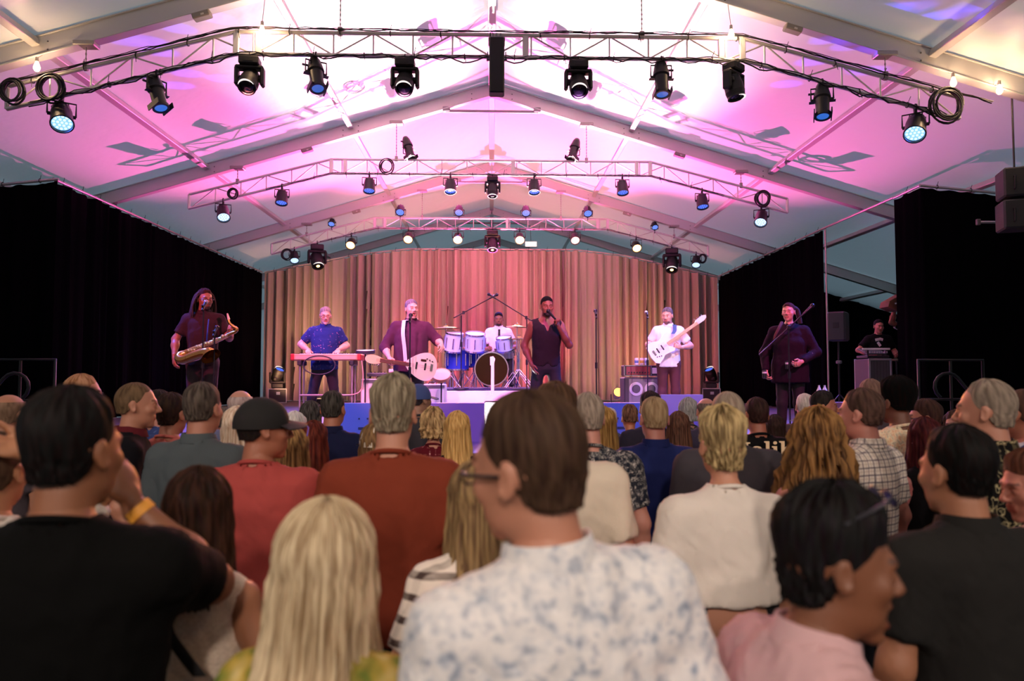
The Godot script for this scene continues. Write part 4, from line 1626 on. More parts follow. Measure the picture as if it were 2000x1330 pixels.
func rig() -> void:
	var D1: float = BAYS[4]
	var D2: float = BAYS[5]
	var D3: float = BAYS[6]
	truss(D1, "silver front lighting truss hung with four moving heads")
	truss(D2, "silver middle lighting truss with two tilted profile spotlights on top")
	truss(D3, "silver rear lighting truss with amber lamps before the backdrop")
	cable(D1, 0, -5.9, 6.3, 1, "black cable bundle along the top of the front truss", 0.008)
	cable(D1, 1, -5.6, 5.7, 2, "tangled black cables slung under the front truss", 0.009)
	cable(D2, 1, -4.4, 4.6, 3, "thin black cables slung under the middle truss", 0.006)
	cable(D3, 1, -4.6, 4.8, 4, "thin black cables slung under the rear truss", 0.006)
	coil(at(25, 178, D1 - 0.1), 0.15, "coil of black cable at the tip of front truss above black-shirted man")
	coil(at(100, 172, D1 - 0.1), 0.17, "coil of black cable beside the first blue lamp of the front truss")
	coil(at(1850, 205, D1 - 0.1), 0.22, "big loose coil of black cable at front truss end near two bulbs", 7)
	coil(at(755, 325, D2 - 0.1), 0.15, "black cable loop hanging on the middle truss below a profile spotlight", 3)
	coil(at(1490, 388, D2 - 0.1), 0.16, "round coil of black cable at the bass end of middle truss", 6)
	coil(at(455, 378, D2 - 0.1), 0.1, "small coil of black cable at the saxophone end of middle truss", 4)
	coil(at(560, 497, D3 - 0.1), 0.15, "black cable coil at the saxophone end of rear truss", 4)
	coil(at(1372, 505, D3 - 0.1), 0.12, "black cable coil at the bass end of rear truss", 4)
	# --- front truss
	var BL := Color("3f86ff")
	var DN := Vector3(0, -0.75, 0.62)
	var g := "moving heads on the front truss"
	mover(on_truss(485, D1), DN, 0.1, "black moving head next to the truss bend above the saxophone player", g, {"s": 0.8, "light": Color("ff8a90"), "e": 16.0, "ang": 34.0, "throw": Vector3(0.05, -1, -0.75)})
	mover(on_truss(790, D1), DN, 0.0, "black moving head on front truss above the keyboard player", g, {"s": 0.8, "light": Color("ff9ad8"), "e": 20.0, "ang": 34.0, "throw": Vector3(0, -1, -0.75)})
	mover(on_truss(1130, D1), DN, 0.0, "black moving head on front truss between the column and small spotlight", g, {"s": 0.8, "light": Color("e890ff"), "e": 20.0, "ang": 34.0, "throw": Vector3(0, -1, -0.75)})
	mover(on_truss(1435, D1), Vector3(0.2, -1, 0.1), 0.7, "black moving head turned sideways at the front truss bend, bass side", g, {"s": 0.8, "light": Color("ff9a80"), "e": 16.0, "ang": 34.0, "throw": Vector3(-0.05, -1, -0.75)})
	g = "small spotlights on the front truss"
	profile_light(on_truss(303, D1), Vector3(0.35, -1, 0.2), "small black spotlight with blue glint on the sloping front truss arm, saxophone side", g, {"lens": BL, "glow": 0.6})
	profile_light(on_truss(615, D1), Vector3(0.2, -1, 0.35), "small black spotlight between the first two moving heads of front truss", g, {"lens": BL, "glow": 0.5})
	profile_light(on_truss(1293, D1), Vector3(0.0, -1, 0.2), "small black spotlight between the last two moving heads of front truss", g, {"lens": BL, "glow": 0.5})
	profile_light(on_truss(1608, D1), Vector3(-0.1, -1, 0.25), "small black spotlight with blue glint on the sloping front truss arm, bass side", g, {"lens": BL, "glow": 0.6})
	g = "blue lamps at the truss ends"
	var o := {"s": 1.25, "len": 0.3, "glow": 1.3, "body": "16171d", "light": Color("3a6bff"), "ang": 38.0, "throw": Vector3(0.5, -0.75, -0.25)}
	par_can(on_truss(118, D1), Vector3(0.35, -0.75, 0.5), Color("8cc4ff"), 26.0, "glowing blue lamp near the coils at the end of front truss", g, o)
	o = o.duplicate()
	o.throw = Vector3(-0.5, -0.75, -0.25)
	par_can(on_truss(1790, D1), Vector3(-0.4, -0.75, 0.5), Color("8cc4ff"), 26.0, "glowing blue lamp below the loose coil at the end of front truss", g, o)
	# the tall black column in the middle
	var t := thing("column_fixture", "tall black rectangular fixture hanging at the centre of the front truss", "stage fixture", Vector3(at(970, 140, D1).x, 0, -D1 + 0.1))
	var y0 := at(970, 195, D1).y
	var y1 := at(970, 88, D1).y
	put(MB.new().box(Vector3(0, (y0 + y1) * 0.5, 0.06), Vector3(0.185, y1 - y0, 0.17), 0.015), "housing", hexmat("17141a", 0.45), t)
	var hm := MB.new()
	for s: float in [-1.0, 1.0]:
		hm.box(Vector3(s * 0.1, lerpf(y0, y1, 0.62), 0.06), Vector3(0.05, 0.02, 0.02))
		hm.box(Vector3(s * 0.11, lerpf(y0, y1, 0.7), 0.06), Vector3(0.012, 0.09, 0.02))
	put(hm, "bracket", hexmat("201c22", 0.5), t)
	var pm := MB.new()
	for q in 3:
		pm.tube([Vector3(-0.05 + q * 0.05, y1, 0.06), Vector3(-0.05 + q * 0.05, y1 + 0.07, 0.06)], 0.015, 6)
	put(pm, "connector", hexmat("8b8890", 0.4, 0.5), t)
	put(MB.new().box(Vector3(0, y1 - 0.02, 0.03), Vector3(0.2, 0.06, 0.16), 0.01), "hanger", hexmat("100e12", 0.5), t)
	# --- middle truss
	g = "profile spotlights standing on the middle truss"
	for e in [[797, Vector3(0.3, -1, 0.25), "black profile spotlight tilted up on the middle truss above the guitarist"], [1122, Vector3(-0.3, -1, 0.3), "black profile spotlight tilted up on the middle truss above the lead singer"]]:
		var p := on_truss(e[0], D2, 0)
		p.y += 0.02
		profile_light(p, e[1], e[2], g, {"up": -1.0, "light": Color("ff8ad0"), "e": 0.0})
	mover(on_truss(962, D2), Vector3(0, -1, 0.3), 0.0, "black moving head at the centre of the middle truss", "moving heads on the rear trusses", {"s": 0.72})
	g = "blue par lamps under the middle truss"
	o = {"s": 1.15, "glow": 0.7, "body": "16171d", "light": Color("4a5cff"), "ang": 30.0}
	var mid := [[552, "blue par lamp on the sloping middle truss arm, saxophone side"], [722, "blue par lamp at the middle truss bend, above the keyboard player"], [880, "blue par lamp between the centre mover and the cable loop"], [1043, "blue par lamp between the centre mover and the singer's profile spotlight"], [1215, "blue par lamp at the middle truss bend, above the bass player"], [1370, "blue par lamp on the sloping middle truss arm, bass side"]]
	for e in mid:
		par_can(on_truss(e[0], D2), Vector3(0.02, -1, 0.32), Color("2f5cff"), 26.0, e[1], g, o)
	o = {"s": 1.2, "len": 0.3, "glow": 1.3, "body": "16171d", "light": Color("4a6bff"), "ang": 30.0}
	g = "blue lamps at the truss ends"
	par_can(on_truss(438, D2), Vector3(0.3, -0.8, 0.6), Color("a8c8ff"), 40.0, "glowing blue lamp at the saxophone end of the middle truss", g, o)
	par_can(on_truss(1485, D2), Vector3(-0.35, -0.8, 0.6), Color("a8c8ff"), 40.0, "glowing blue lamp under the cable coil of the middle truss", g, o)
	# --- rear truss
	g = "blue par lamps standing on the rear truss"
	o = {"s": 1.15, "up": -1.0, "glow": 0.95, "body": "191b2a", "light": Color("4a5cff"), "ang": 34.0}
	for e in [[650, "blue par lamp on top of the rear truss arm, keyboard side"], [783, "blue par lamp on top of rear truss above the guitarist"], [897, "blue par lamp on top of rear truss beside the centre, guitarist's side"], [1027, "blue par lamp on top of rear truss beside the centre, singer's side"], [1147, "blue par lamp on top of rear truss above the empty microphone stand"], [1277, "blue par lamp on top of the rear truss arm, bass side"]]:
		o = o.duplicate()
		o.s = 0.85 if e[0] in [650, 1277] else 1.15
		par_can(on_truss(e[0], D3, 0), Vector3(0, -0.8, 0.75), Color("4a72ff"), 22.0, e[1], g, o)
	g = "amber par lamps under the rear truss"
	o = {"s": 1.25, "glow": 7.0, "body": "1d1a1a", "light": Color("ff9a4a"), "ang": 34.0, "cells": false}
	for e in [[688, "amber par lamp on the rear truss arm, keyboard side", "ffb06a", 7.0], [799, "amber par lamp under the rear truss above the guitarist", "ffb870", 8.0], [895, "bright amber par lamp under the rear truss beside the centre mover", "ffd08a", 16.0], [1015, "bright amber par lamp under the rear truss next to the white lamp panel", "ffd08a", 16.0], [1122, "pale pink-white par lamp under the rear truss above the empty stand", "ffc8c0", 2.2], [1241, "amber par lamp on the rear truss arm, bass side", "ffb06a", 8.0]]:
		o = o.duplicate()
		o.glow = e[3]
		par_can(on_truss(e[0], D3), Vector3(0, -0.62, 0.8), Color(e[2]), 26.0, e[1], g, o)
	g = "moving heads on the rear trusses"
	mover(on_truss(622, D3), Vector3(0.25, -0.8, 0.5), 0.25, "large black moving head on the rear truss arm next to blue lamp, keyboard side", g, {"s": 1.15, "dot": true})
	mover(on_truss(962, D3), Vector3(0, -0.8, 0.35), 0.0, "black moving head at the centre of the rear truss between amber lamps", g, {"s": 1.0, "dot": true})
	mover(on_truss(1310, D3), Vector3(-0.15, -0.8, 0.5), -0.25, "large black moving head on the rear truss arm next to blue lamp, bass side", g, {"s": 1.15, "dot": true})
	o = {"s": 1.15, "len": 0.3, "glow": 1.3, "body": "16171d", "light": Color("4a6bff"), "ang": 30.0}
	g = "blue lamps at the truss ends"
	par_can(on_truss(578, D3), Vector3(0.2, -0.8, 0.6), Color("9fc4ff"), 22.0, "glowing blue lamp at the saxophone end of the rear truss", g, o)
	par_can(on_truss(1357, D3), Vector3(-0.2, -0.8, 0.6), Color("9fc4ff"), 22.0, "glowing blue lamp at the bass end of the rear truss", g, o)
	# --- bulbs
	for e in [[72, 128, "bare warm bulb above the cable coils at the front truss tip", 8.6, 0.4], [512, 58, "bare warm bulb by the front truss bend over the first moving head", 8.6, 0.4], [1428, 65, "bare warm bulb by the front truss bend over the sideways moving head", 8.6, 0.4], [1862, 158, "bare warm bulb above the loose coil, under the purlin joint", 8.6, 0.4], [1952, 173, "bare warm bulb hanging alone beyond the end of the front truss", 8.6, 0.4]]:
		var p := at(e[0], e[1], e[3])
		festoon(p, Vector3(p.x, roof_y(p.x) - 0.28, p.z - 0.1), e[2], e[4])
	var gi := 0
	for z: float in [-3.0, -0.4, 2.4]:
		for x: float in [-5.0, -1.7, 1.7, 5.0]:
			gi += 1
			var p := Vector3(x, 4.75 if z < -2.0 else 4.2, z)
			festoon(p, Vector3(x, roof_y(x) - 0.1, z), "bare warm bulb hanging in the tent over the crowd", FESTOON)

func front_lights() -> void:
	# front-of-house truss above and behind the audience, out of the picture
	var D := 3.5
	var t := truss(D, "silver front of house truss over the audience")
	t.position.y += 0.25
	var g := "front of house spotlights"
	for e in [[-4.0, -3.4, 9.0, "ff5a8c", 1.0, 12.0, "the saxophone player"], [-2.6, -1.6, 10.6, "ff6fd0", 1.0, 12.0, "the keyboard player"], [-1.6, -1.0, 9.5, "ff9ad8", 1.1, 11.0, "the guitarist"], [0.6, 0.75, 9.2, "ff4fc8", 1.1, 10.0, "the lead singer"], [1.9, 0.2, 12.6, "ffc0d8", 1.0, 12.0, "the drummer"], [3.0, 2.9, 12.0, "ffd0dc", 1.2, 10.0, "the bass player"], [4.2, 3.5, 8.7, "ff58c0", 0.8, 11.0, "the backing singer"], [-3.4, -1.6, 8.9, "2a50ff", 4.5, 7.0, "the monitor before the white amplifier"], [-0.6, -0.5, 8.9, "8a30ff", 3.0, 7.0, "the monitor before the drum riser"], [2.4, 1.6, 8.9, "2a48ff", 4.0, 7.0, "the monitor before the bass cabinet"], [1.2, 2.6, 11.0, "1a38ff", 4.5, 6.0, "the monitor at the bass player's feet"]]:
		var p := Vector3(e[0], chord_y(e[0], 1) + 0.22, -D)
		var aim := Vector3(e[1], 2.35 if e[5] > 8.0 else 1.15, -e[2])
		var c := Color(e[3])
		profile_light(p, aim - p, "front of house spotlight aimed at " + e[6], g, {"lens": c, "glow": 2.0, "light": c, "e": FRONT * e[4], "ang": e[5]})

func added_floods() -> void:
	# unseen floods added behind the audience to light the backs of the crowd
	for x: float in [-5.2, 0.0, 5.2]:
		var p := Vector3(x, 5.2, 5.0)
		var aim := Vector3(x * 0.35, 1.1, -2.6)
		var t := thing("added_flood_light", "added warm flood lamp behind the audience lighting the crowd", "flood light", p, 0.0, "added floods behind the audience")
		put(MB.new().tube([Vector3(0, 0.1, 0), Vector3(0, roof_y(x) - p.y - 0.1, 0)], 0.01, 6), "suspension_rod", hexmat("8d8a8c", 0.5, 0.5), t)
		var hx := Transform3D(look(aim - p), Vector3.ZERO)
		var hd := put(MB.new().box(Vector3(0, 0.06, 0), Vector3(0.6, 0.12, 0.4), 0.02), "housing", hexmat("2a282c", 0.5), t, hx)
		put(MB.new().box(Vector3(0, -0.004, 0), Vector3(0.54, 0.006, 0.34)), "lamp_panel", glow(Color("ffe4cc"), 4.0), hd)
		spot(t, p + (aim - p).normalized() * 0.03, aim - p, Color("ffe9da"), FLOOD_FILL, 27.0, 1.0, 0.25)

func roof_at(px: float, py: float) -> Vector3:
	var a := 2.0
	var b := 40.0
	for q in 40:
		var m := (a + b) * 0.5
		var p := at(px, py, m)
		if p.y < roof_y(p.x):
			a = m
		else:
			b = m
	return at(px, py, a)

# ---------------------------------------------------------------- stage furniture
func wedge(p: Vector3, w: float, h: float, turn: float, label: String, m: Material) -> void:
	var t := thing("stage_monitor", label, "monitor speaker", p, turn, "stage monitors")
	var poly := PackedVector2Array([Vector2(-0.26, 0), Vector2(0.26, 0), Vector2(0.26, h * 0.45), Vector2(-0.08, h), Vector2(-0.26, h)])
	var b := MB.new()
	b.xf = Transform3D(Basis(Vector3.UP, PI / 2), Vector3.ZERO)
	b.prism(poly, w)
	put(b, "cabinet", m, t)
	var gr := MB.new()
	var n := Vector3(0, 0.34, -h * 0.55).normalized()
	gr.xf = Transform3D(Basis(Vector3.RIGHT, n, Vector3.RIGHT.cross(n)), Vector3(0, h * 0.725, -0.09) + n * 0.004)
	gr.box(Vector3.ZERO, Vector3(w - 0.05, 0.008, 0.36), 0.003)
	put(gr, "grille", hexmat("111014", 0.6), t)
	var hm := MB.new()
	for s: float in [-1.0, 1.0]:
		hm.box(Vector3(s * 0.05, h * 0.6, 0.262), Vector3(0.02, 0.02, 0.006))
	hm.box(Vector3(0, h * 0.35, 0.262), Vector3(0.12, 0.03, 0.008))
	put(hm, "connector_plate", hexmat("0e0e14", 0.5), t)

func mic_stand(base: Vector3, top_y: float, label: String, o := {}) -> void:
	var t := thing("microphone_stand", label, "microphone stand", base, 0.0, "microphone stands")
	var m := hexmat("1c1a24", 0.4, 0.5)
	put(MB.new().tube([Vector3(0, 0.02, 0), Vector3(0, top_y - 0.12, 0)], 0.009, 8), "pole", m, t)
	if o.get("tripod", true):
		for q in 3:
			var a := q / 3.0 * TAU + 0.5
			put(MB.new().tube([Vector3(0, 0.12, 0), Vector3(cos(a) * 0.3, 0.012, sin(a) * 0.3)], 0.009, 6), "leg", m, t)
	else:
		put(MB.new().lathe([Vector2(0.0, 0.03), Vector2(0.12, 0.02), Vector2(0.13, 0.0), Vector2(0, 0)], 20), "base", m, t)
	put(MB.new().lathe([Vector2(0.018, -0.04), Vector2(0.018, 0.04)], 10, Transform3D(Basis(), Vector3(0, top_y * 0.55, 0))), "clutch", m, t)
	if o.has("boom"):
		var a: Vector3 = o.boom[0] - base
		var b: Vector3 = o.boom[1] - base
		put(MB.new().tube([a, b], 0.009, 6), "boom", m, t)
		put(MB.new().box(a.lerp(b, o.get("joint", 0.5)), Vector3(0.04, 0.05, 0.04), 0.006), "joint", m, t)
		if o.get("mic", true):
			microphone(t, b, (b - a).normalized(), o.get("mic_col", "2a2833"))
	elif o.get("mic", true):
		put(MB.new().tube([Vector3(0, top_y - 0.12, 0), Vector3(0, top_y - 0.06, 0.04)], 0.012, 6), "clip", m, t)
		microphone(t, Vector3(0, top_y - 0.08, 0.0), Vector3(0, 0.7, -0.7), o.get("mic_col", "2a2833"))

func microphone(t: Node3D, p: Vector3, dir: Vector3, col: String) -> void:
	var d := dir.normalized()
	var m := put(MB.new().tube([p - d * 0.06, p + d * 0.07], [0.012, 0.019], 10), "microphone", hexmat("1a1920", 0.4, 0.3), t)
	put(MB.new().ball(p + d * 0.09, Vector3.ONE * 0.027, 10, 8), "grille", hexmat(col, 0.35, 0.6), m)

func outline(f: Callable, n := 40) -> PackedVector2Array:
	var o := PackedVector2Array()
	for k in n:
		o.push_back(f.call(k / float(n) * TAU))
	return o

func frame_along(origin: Vector3, toward: Vector3, facing := Vector3(0, 0, 1)) -> Transform3D:
	# local +X runs along the neck, +Z faces the audience
	var x := (toward - origin).normalized()
	var y := facing.cross(x).normalized()
	return Transform3D(Basis(x, y, x.cross(y)), origin)

func guitar_like(origin: Vector3, head: Vector3, label: String, kind: String) -> void:
	var L := origin.distance_to(head)
	var t := thing("electric_guitar" if kind == "drop" else "bass_guitar", label, "guitar" if kind == "drop" else "bass guitar")
	t.transform = frame_along(origin, head)
	var white := hexmat("f3ead2" if kind == "drop" else "f4f1ea", 0.2)
	var poly: PackedVector2Array
	if kind == "drop":
		poly = outline(func(a): return Vector2(cos(a) * 0.2 * 1.0, sin(a) * (0.165 - 0.07 * cos(a)) * (1.0 if cos(a) < 0.85 else 0.9)), 44)
	else:
		poly = PackedVector2Array([Vector2(-0.2, 0.06), Vector2(-0.19, 0.13), Vector2(-0.13, 0.175), Vector2(-0.05, 0.165), Vector2(0.02, 0.125), Vector2(0.09, 0.125), Vector2(0.17, 0.16), Vector2(0.24, 0.155), Vector2(0.25, 0.12), Vector2(0.19, 0.075), Vector2(0.13, 0.035), Vector2(0.13, -0.035), Vector2(0.17, -0.075), Vector2(0.2, -0.12), Vector2(0.16, -0.15), Vector2(0.08, -0.13), Vector2(0.0, -0.12), Vector2(-0.07, -0.16), Vector2(-0.15, -0.185), Vector2(-0.2, -0.14), Vector2(-0.215, -0.04)])
	put(MB.new().prism(poly, 0.045), "body", white, t)
	var neck := MB.new().box(Vector3(lerpf(0.13, L - 0.1, 0.5), 0, 0.014), Vector3(L - 0.24, 0.052, 0.022), 0.006)
	put(neck, "neck", hexmat("a0522d" if kind == "drop" else "d9a36e", 0.35), t)
	put(MB.new().box(Vector3(lerpf(0.13, L - 0.1, 0.5), 0, 0.028), Vector3(L - 0.24, 0.045, 0.006)), "fretboard", hexmat("6b2f22" if kind == "drop" else "e2b483", 0.4), t)
	var hs := MB.new()
	hs.xf = Transform3D(Basis(), Vector3(L - 0.04, 0, 0.008))
	if kind == "drop":
		hs.prism(outline(func(a): return Vector2(cos(a) * 0.115, sin(a) * (0.055 + 0.012 * cos(a))), 24), 0.018)
	else:
		hs.prism(PackedVector2Array([Vector2(-0.1, 0.025), Vector2(-0.06, 0.05), Vector2(0.08, 0.055), Vector2(0.13, 0.03), Vector2(0.12, -0.005), Vector2(0.06, -0.03), Vector2(-0.1, -0.025)]), 0.018)
	var h := put(hs, "headstock", hexmat("ecd9a0" if kind == "drop" else "eadfcd", 0.35), t)
	for q in (6 if kind == "drop" else 4):
		put(MB.new().ball(Vector3(L - 0.1 + q * (0.024 if kind == "drop" else 0.045), 0.062, 0.0), Vector3(0.008, 0.013, 0.006), 6, 4), "tuning_peg", hexmat("b9b4b0", 0.25, 0.9), h)
	for x: float in ([0.06, -0.05] if kind == "drop" else [0.03, -0.06]):
		put(MB.new().box(Vector3(x, 0.0, 0.027), Vector3(0.022, 0.09, 0.012), 0.004), "pickup", hexmat("1a171c", 0.3), t)
	put(MB.new().box(Vector3(-0.13, 0, 0.028), Vector3(0.03, 0.09, 0.014), 0.003), "bridge", hexmat("b8b4b4", 0.25, 0.9), t)
	for q in 3:
		put(MB.new().lathe([Vector2(0, 0.016), Vector2(0.008, 0.014), Vector2(0.009, 0.0)], 10, Transform3D(Basis(Vector3.RIGHT, PI / 2), Vector3(-0.06 - q * 0.035, -0.1 + q * 0.012, 0.025))), "knob", hexmat("1c1a20", 0.3), t)
	if kind == "drop":
		put(MB.new().box(Vector3(-0.02, -0.075, 0.026), Vector3(0.07, 0.03, 0.01), 0.004), "control_plate", hexmat("3a1512", 0.3), t)
	else:
		put(MB.new().prism(PackedVector2Array([Vector2(-0.1, -0.13), Vector2(0.02, -0.1), Vector2(0.1, -0.11), Vector2(0.12, -0.05), Vector2(0.1, 0.06), Vector2(0.0, 0.08), Vector2(-0.05, 0.0)]), 0.05), "pickguard", hexmat("e9e6e4", 0.2), t)
	var st := MB.new()
	for q in 4:
		st.tube([Vector3(-0.13, -0.015 + q * 0.01, 0.036), Vector3(L - 0.06, -0.015 + q * 0.01, 0.034)], 0.0011, 4)
	put(st, "strings", hexmat("d0ccc8", 0.25, 0.9), t)

func drum(p: Vector3, r: float, h: float, tilt: Vector3, label: String, shell: Material, head: Material) -> Node3D:
	var t := thing("drum", label, "drum", p, 0.0, "drum kit")
	t.basis = Basis.from_euler(tilt)
	put(MB.new().lathe([Vector2(r, -h * 0.5), Vector2(r, h * 0.5)], 28), "shell", shell, t)
	var hoop := hexmat("d8d4da", 0.18, 0.95)
	for s: float in [-1.0, 1.0]:
		put(MB.new().lathe([Vector2(0, s * h * 0.5), Vector2(r * 0.98, s * (h * 0.5 + 0.002))], 28), "drumhead", head, t)
		put(MB.new().lathe([Vector2(r * 0.97, s * h * 0.5 - 0.012), Vector2(r * 1.04, s * h * 0.5 - 0.012), Vector2(r * 1.04, s * h * 0.5 + 0.014), Vector2(r * 0.97, s * h * 0.5 + 0.014)], 28), "hoop", hoop, t)
	for q in 8:
		var a := q / 8.0 * TAU
		put(MB.new().box(Vector3(cos(a) * (r + 0.01), 0, sin(a) * (r + 0.01)), Vector3(0.018, h * 0.6, 0.018), 0.004), "lug", hoop, t)
	return t

func cymbal(p: Vector3, r: float, base_y: float, tilt: float, label: String, leg := 0.28) -> void:
	var t := thing("cymbal", label, "cymbal", p, 0.0, "drum kit")
	var prof := [Vector2(0.0, 0.03), Vector2(0.03, 0.024), Vector2(0.045, 0.006), Vector2(r * 0.6, -0.006), Vector2(r, -0.022), Vector2(r, -0.024), Vector2(0.04, 0.002)]
	put(MB.new().lathe(prof, 32), "plate", hexmat("d6b46a", 0.22, 0.95), t, Transform3D(Basis(Vector3(0, 0, 1), tilt), Vector3.ZERO))
	var chrome := hexmat("cfccd4", 0.2, 0.95)
	put(MB.new().tube([Vector3(0, 0.06, 0), Vector3(0, base_y - p.y + 0.2, 0)], 0.011, 8), "stand_pole", chrome, t)
	for q in 3:
		var a := q / 3.0 * TAU + 0.4
		put(MB.new().tube([Vector3(0, base_y - p.y + 0.32, 0), Vector3(cos(a) * leg, base_y - p.y + 0.012, sin(a) * leg)], 0.009, 6), "stand_leg", chrome, t)
	put(MB.new().lathe([Vector2(0.02, -0.03), Vector2(0.02, 0.03)], 10, Transform3D(Basis(), Vector3(0, (base_y - p.y) * 0.45, 0))), "clutch", chrome, t)

func floor_mover(p: Vector3, turn: float, label: String, dots: Array) -> void:
	var c := thing("flight_case", label.replace("moving head", "black flight case under the moving head"), "flight case", p, turn, "flight cases by the backdrop")
	put(MB.new().box(Vector3(0, 0.2, 0), Vector3(0.5, 0.4, 0.45), 0.01), "case", hexmat("111014", 0.6), c)
	var e := MB.new()
	for sx: float in [-1.0, 1.0]:
		for sz: float in [-1.0, 1.0]:
			e.box(Vector3(sx * 0.245, 0.2, sz * 0.22), Vector3(0.022, 0.405, 0.022))
		e.box(Vector3(0, 0.2 + sx * 0.195, 0.222), Vector3(0.5, 0.02, 0.02))
	put(e, "edge_trim", hexmat("a7a4aa", 0.35, 0.8), c)
	put(MB.new().box(Vector3(0.02, 0.27, 0.228), Vector3(0.1, 0.08, 0.012)), "latch", hexmat("b5b2b8", 0.3, 0.8), c)
	mover(p + Vector3(0, 0.39, 0), Vector3(0.5 if p.x < 0 else -0.5, 1.0, 0.35), turn, label, "moving heads beside the backdrop", {"s": 1.05, "up": -1.0, "lens": Color("3f6dff"), "glow": 1.2, "up_hint": Vector3(1, 0, 0)})
	for dt in dots:
		var q := roof_at(dt[0], dt[1])
		spot(c, p + Vector3(0, 1.45, 0.2), q - p - Vector3(0, 1.45, 0.2), Color("4a3cff"), 520.0, 0.42, 0.6, 0.01)

func stage_things() -> void:
	var deck := thing("stage_platform", "raised stage platform with dark deck and black skirt", "stage")
	put(MB.new().box(Vector3(0, STAGE - 0.06, -14.9), Vector3(14.0, 0.12, 15.0), 0.01), "deck", hexmat("464448", 0.45), deck)
	put(MB.new().box(Vector3(8.2, STAGE - 0.06, -17.3), Vector3(2.4, 0.12, 9.6), 0.01), "side_deck", hexmat("464448", 0.45), deck)
	put(drape([Vector2(-7.0, -7.36), Vector2(7.0, -7.36)], [STAGE - 0.02, STAGE - 0.02], 0.02, 0.3, 0.03, 21), "skirt", hexmat("0c0b0e", 0.9), deck)
	var lg := MB.new()
	for x in 7:
		for z in 5:
			lg.tube([Vector3(-6.8 + x * 2.25, 0, -8 - z * 3.4), Vector3(-6.8 + x * 2.25, STAGE - 0.1, -8 - z * 3.4)], 0.03, 6)
	put(lg, "support_leg", hexmat("77747a", 0.4, 0.7), deck)
	# uplights along the foot of the backdrop
	for e in UPLIGHTS:
		var x: float = e[0]
		var p := Vector3(x, STAGE, -19.7)
		var t := thing("floor_uplight", e[3], "stage light", p, 0.0, "uplights at the foot of the backdrop")
		put(MB.new().box(Vector3(0, 0.09, 0), Vector3(0.3, 0.12, 0.16), 0.015), "housing", hexmat("17161b", 0.45), t)
		put(MB.new().box(Vector3(0, 0.015, 0.02), Vector3(0.2, 0.03, 0.2), 0.005), "foot", hexmat("17161b", 0.45), t)
		put(MB.new().box(Vector3(0, 0.152, -0.01), Vector3(0.26, 0.006, 0.12)), "lens", glow(Color(e[1]), 3.0), t)
		spot(t, p + Vector3(0, 0.2, 0), Vector3(e[4], 0.75, -1.0), Color(e[1]), e[2], e[5], 0.7, 0.1)
	# roof washes on the deck behind the drum riser
	for e in WASHES:
		var p: Vector3 = e[0]
		var t := thing("floor_wash_light", e[4], "stage light", p, 0.0, "wash lights aimed at the roof")
		put(MB.new().box(Vector3(0, 0.1, 0), Vector3(0.26, 0.2, 0.2), 0.02), "housing", hexmat("17161b", 0.45), t)
		put(MB.new().lathe([Vector2(0.0, 0.215), Vector2(0.08, 0.21)], 18), "lens", glow(Color(e[2]), 3.0), t)
		spot(t, p + Vector3(0, 0.26, 0), e[1] - p, Color(e[2]), e[3], e[5], e[6], 0.015)
	floor_mover(at(541, 805, 20.9) * Vector3(1, 0, 1) + Vector3(0, STAGE, 0), 0.3, "moving head on its flight case beside the backdrop, keyboard side", [[1734, 19], [1776, 17], [1814, 38], [1846, 30], [1923, 6], [1620, 75], [1664, 88], [1589, 119], [1695, 138], [1538, 163]])
	floor_mover(at(1390, 805, 20.9) * Vector3(1, 0, 1) + Vector3(0, STAGE, 0), -0.3, "moving head on its flight case beside the backdrop, bass side", [[422, 34], [346, 54], [287, 79], [245, 79], [311, 100], [364, 142], [430, 152], [345, 166]])
	# warm footlight by the bass rig
	var fp := at(1206, 770, 13.2)
	var t := thing("floor_par_light", "bright amber floor lamp shining beside the bass cabinet", "stage light", Vector3(fp.x, STAGE, fp.z))
	put(MB.new().lathe([Vector2(0.0, -0.1), Vector2(0.07, -0.09), Vector2(0.095, 0.1), Vector2(0.1, 0.12), Vector2(0.085, 0.12)], 18), "housing", hexmat("15131a", 0.4), t, Transform3D(Basis(Vector3.RIGHT, 1.2), Vector3(0, fp.y - STAGE, 0)))
	put(MB.new().lathe([Vector2(0, 0.112), Vector2(0.085, 0.11)], 18), "lens", glow(Color("ffa53c"), 4.0), t, Transform3D(Basis(Vector3.RIGHT, 1.2), Vector3(0, fp.y - STAGE, 0)))
	put(MB.new().tube([Vector3(-0.12, fp.y - STAGE, 0), Vector3(-0.12, 0.02, 0.06), Vector3(0.12, 0.02, 0.06), Vector3(0.12, fp.y - STAGE, 0)], 0.012, 6), "bracket", hexmat("15131a", 0.4), t)
	spot(t, Vector3(fp.x, fp.y, fp.z + 0.18), Vector3(0.1, 0.25, 1), Color("ffb060"), 6.0, 50.0, 0.6, 0.08)
	# monitors
	var dark := hexmat("2c2a33", 0.6)
	wedge(Vector3(at(713, 800, 8.9).x, STAGE, -8.9), 0.62, 0.46, 0.1, "dark floor monitor washed in blue in front of the white amplifier", hexmat("5c5c66", 0.6))
	wedge(Vector3(at(885, 800, 8.9).x, STAGE, -8.9), 0.78, 0.46, 0.0, "wide floor monitor washed in purple in front of the drum riser", hexmat("5a555e", 0.6))
	wedge(Vector3(at(1207, 800, 8.9).x, STAGE, -8.9), 0.62, 0.46, 0.0, "floor monitor washed in blue before the bass cabinet", hexmat("56555e", 0.6))
	wedge(Vector3(at(1327, 800, 11.0).x, STAGE, -11.0), 0.62, 0.5, -0.1, "deep blue floor monitor at the bass player's feet", hexmat("4e4d56", 0.6))
	wedge(Vector3(at(1622, 800, 9.0).x, STAGE, -9.0), 0.55, 0.46, 0.0, "floor monitor by the crew corner near the speaker tripod", hexmat("56555e", 0.6))
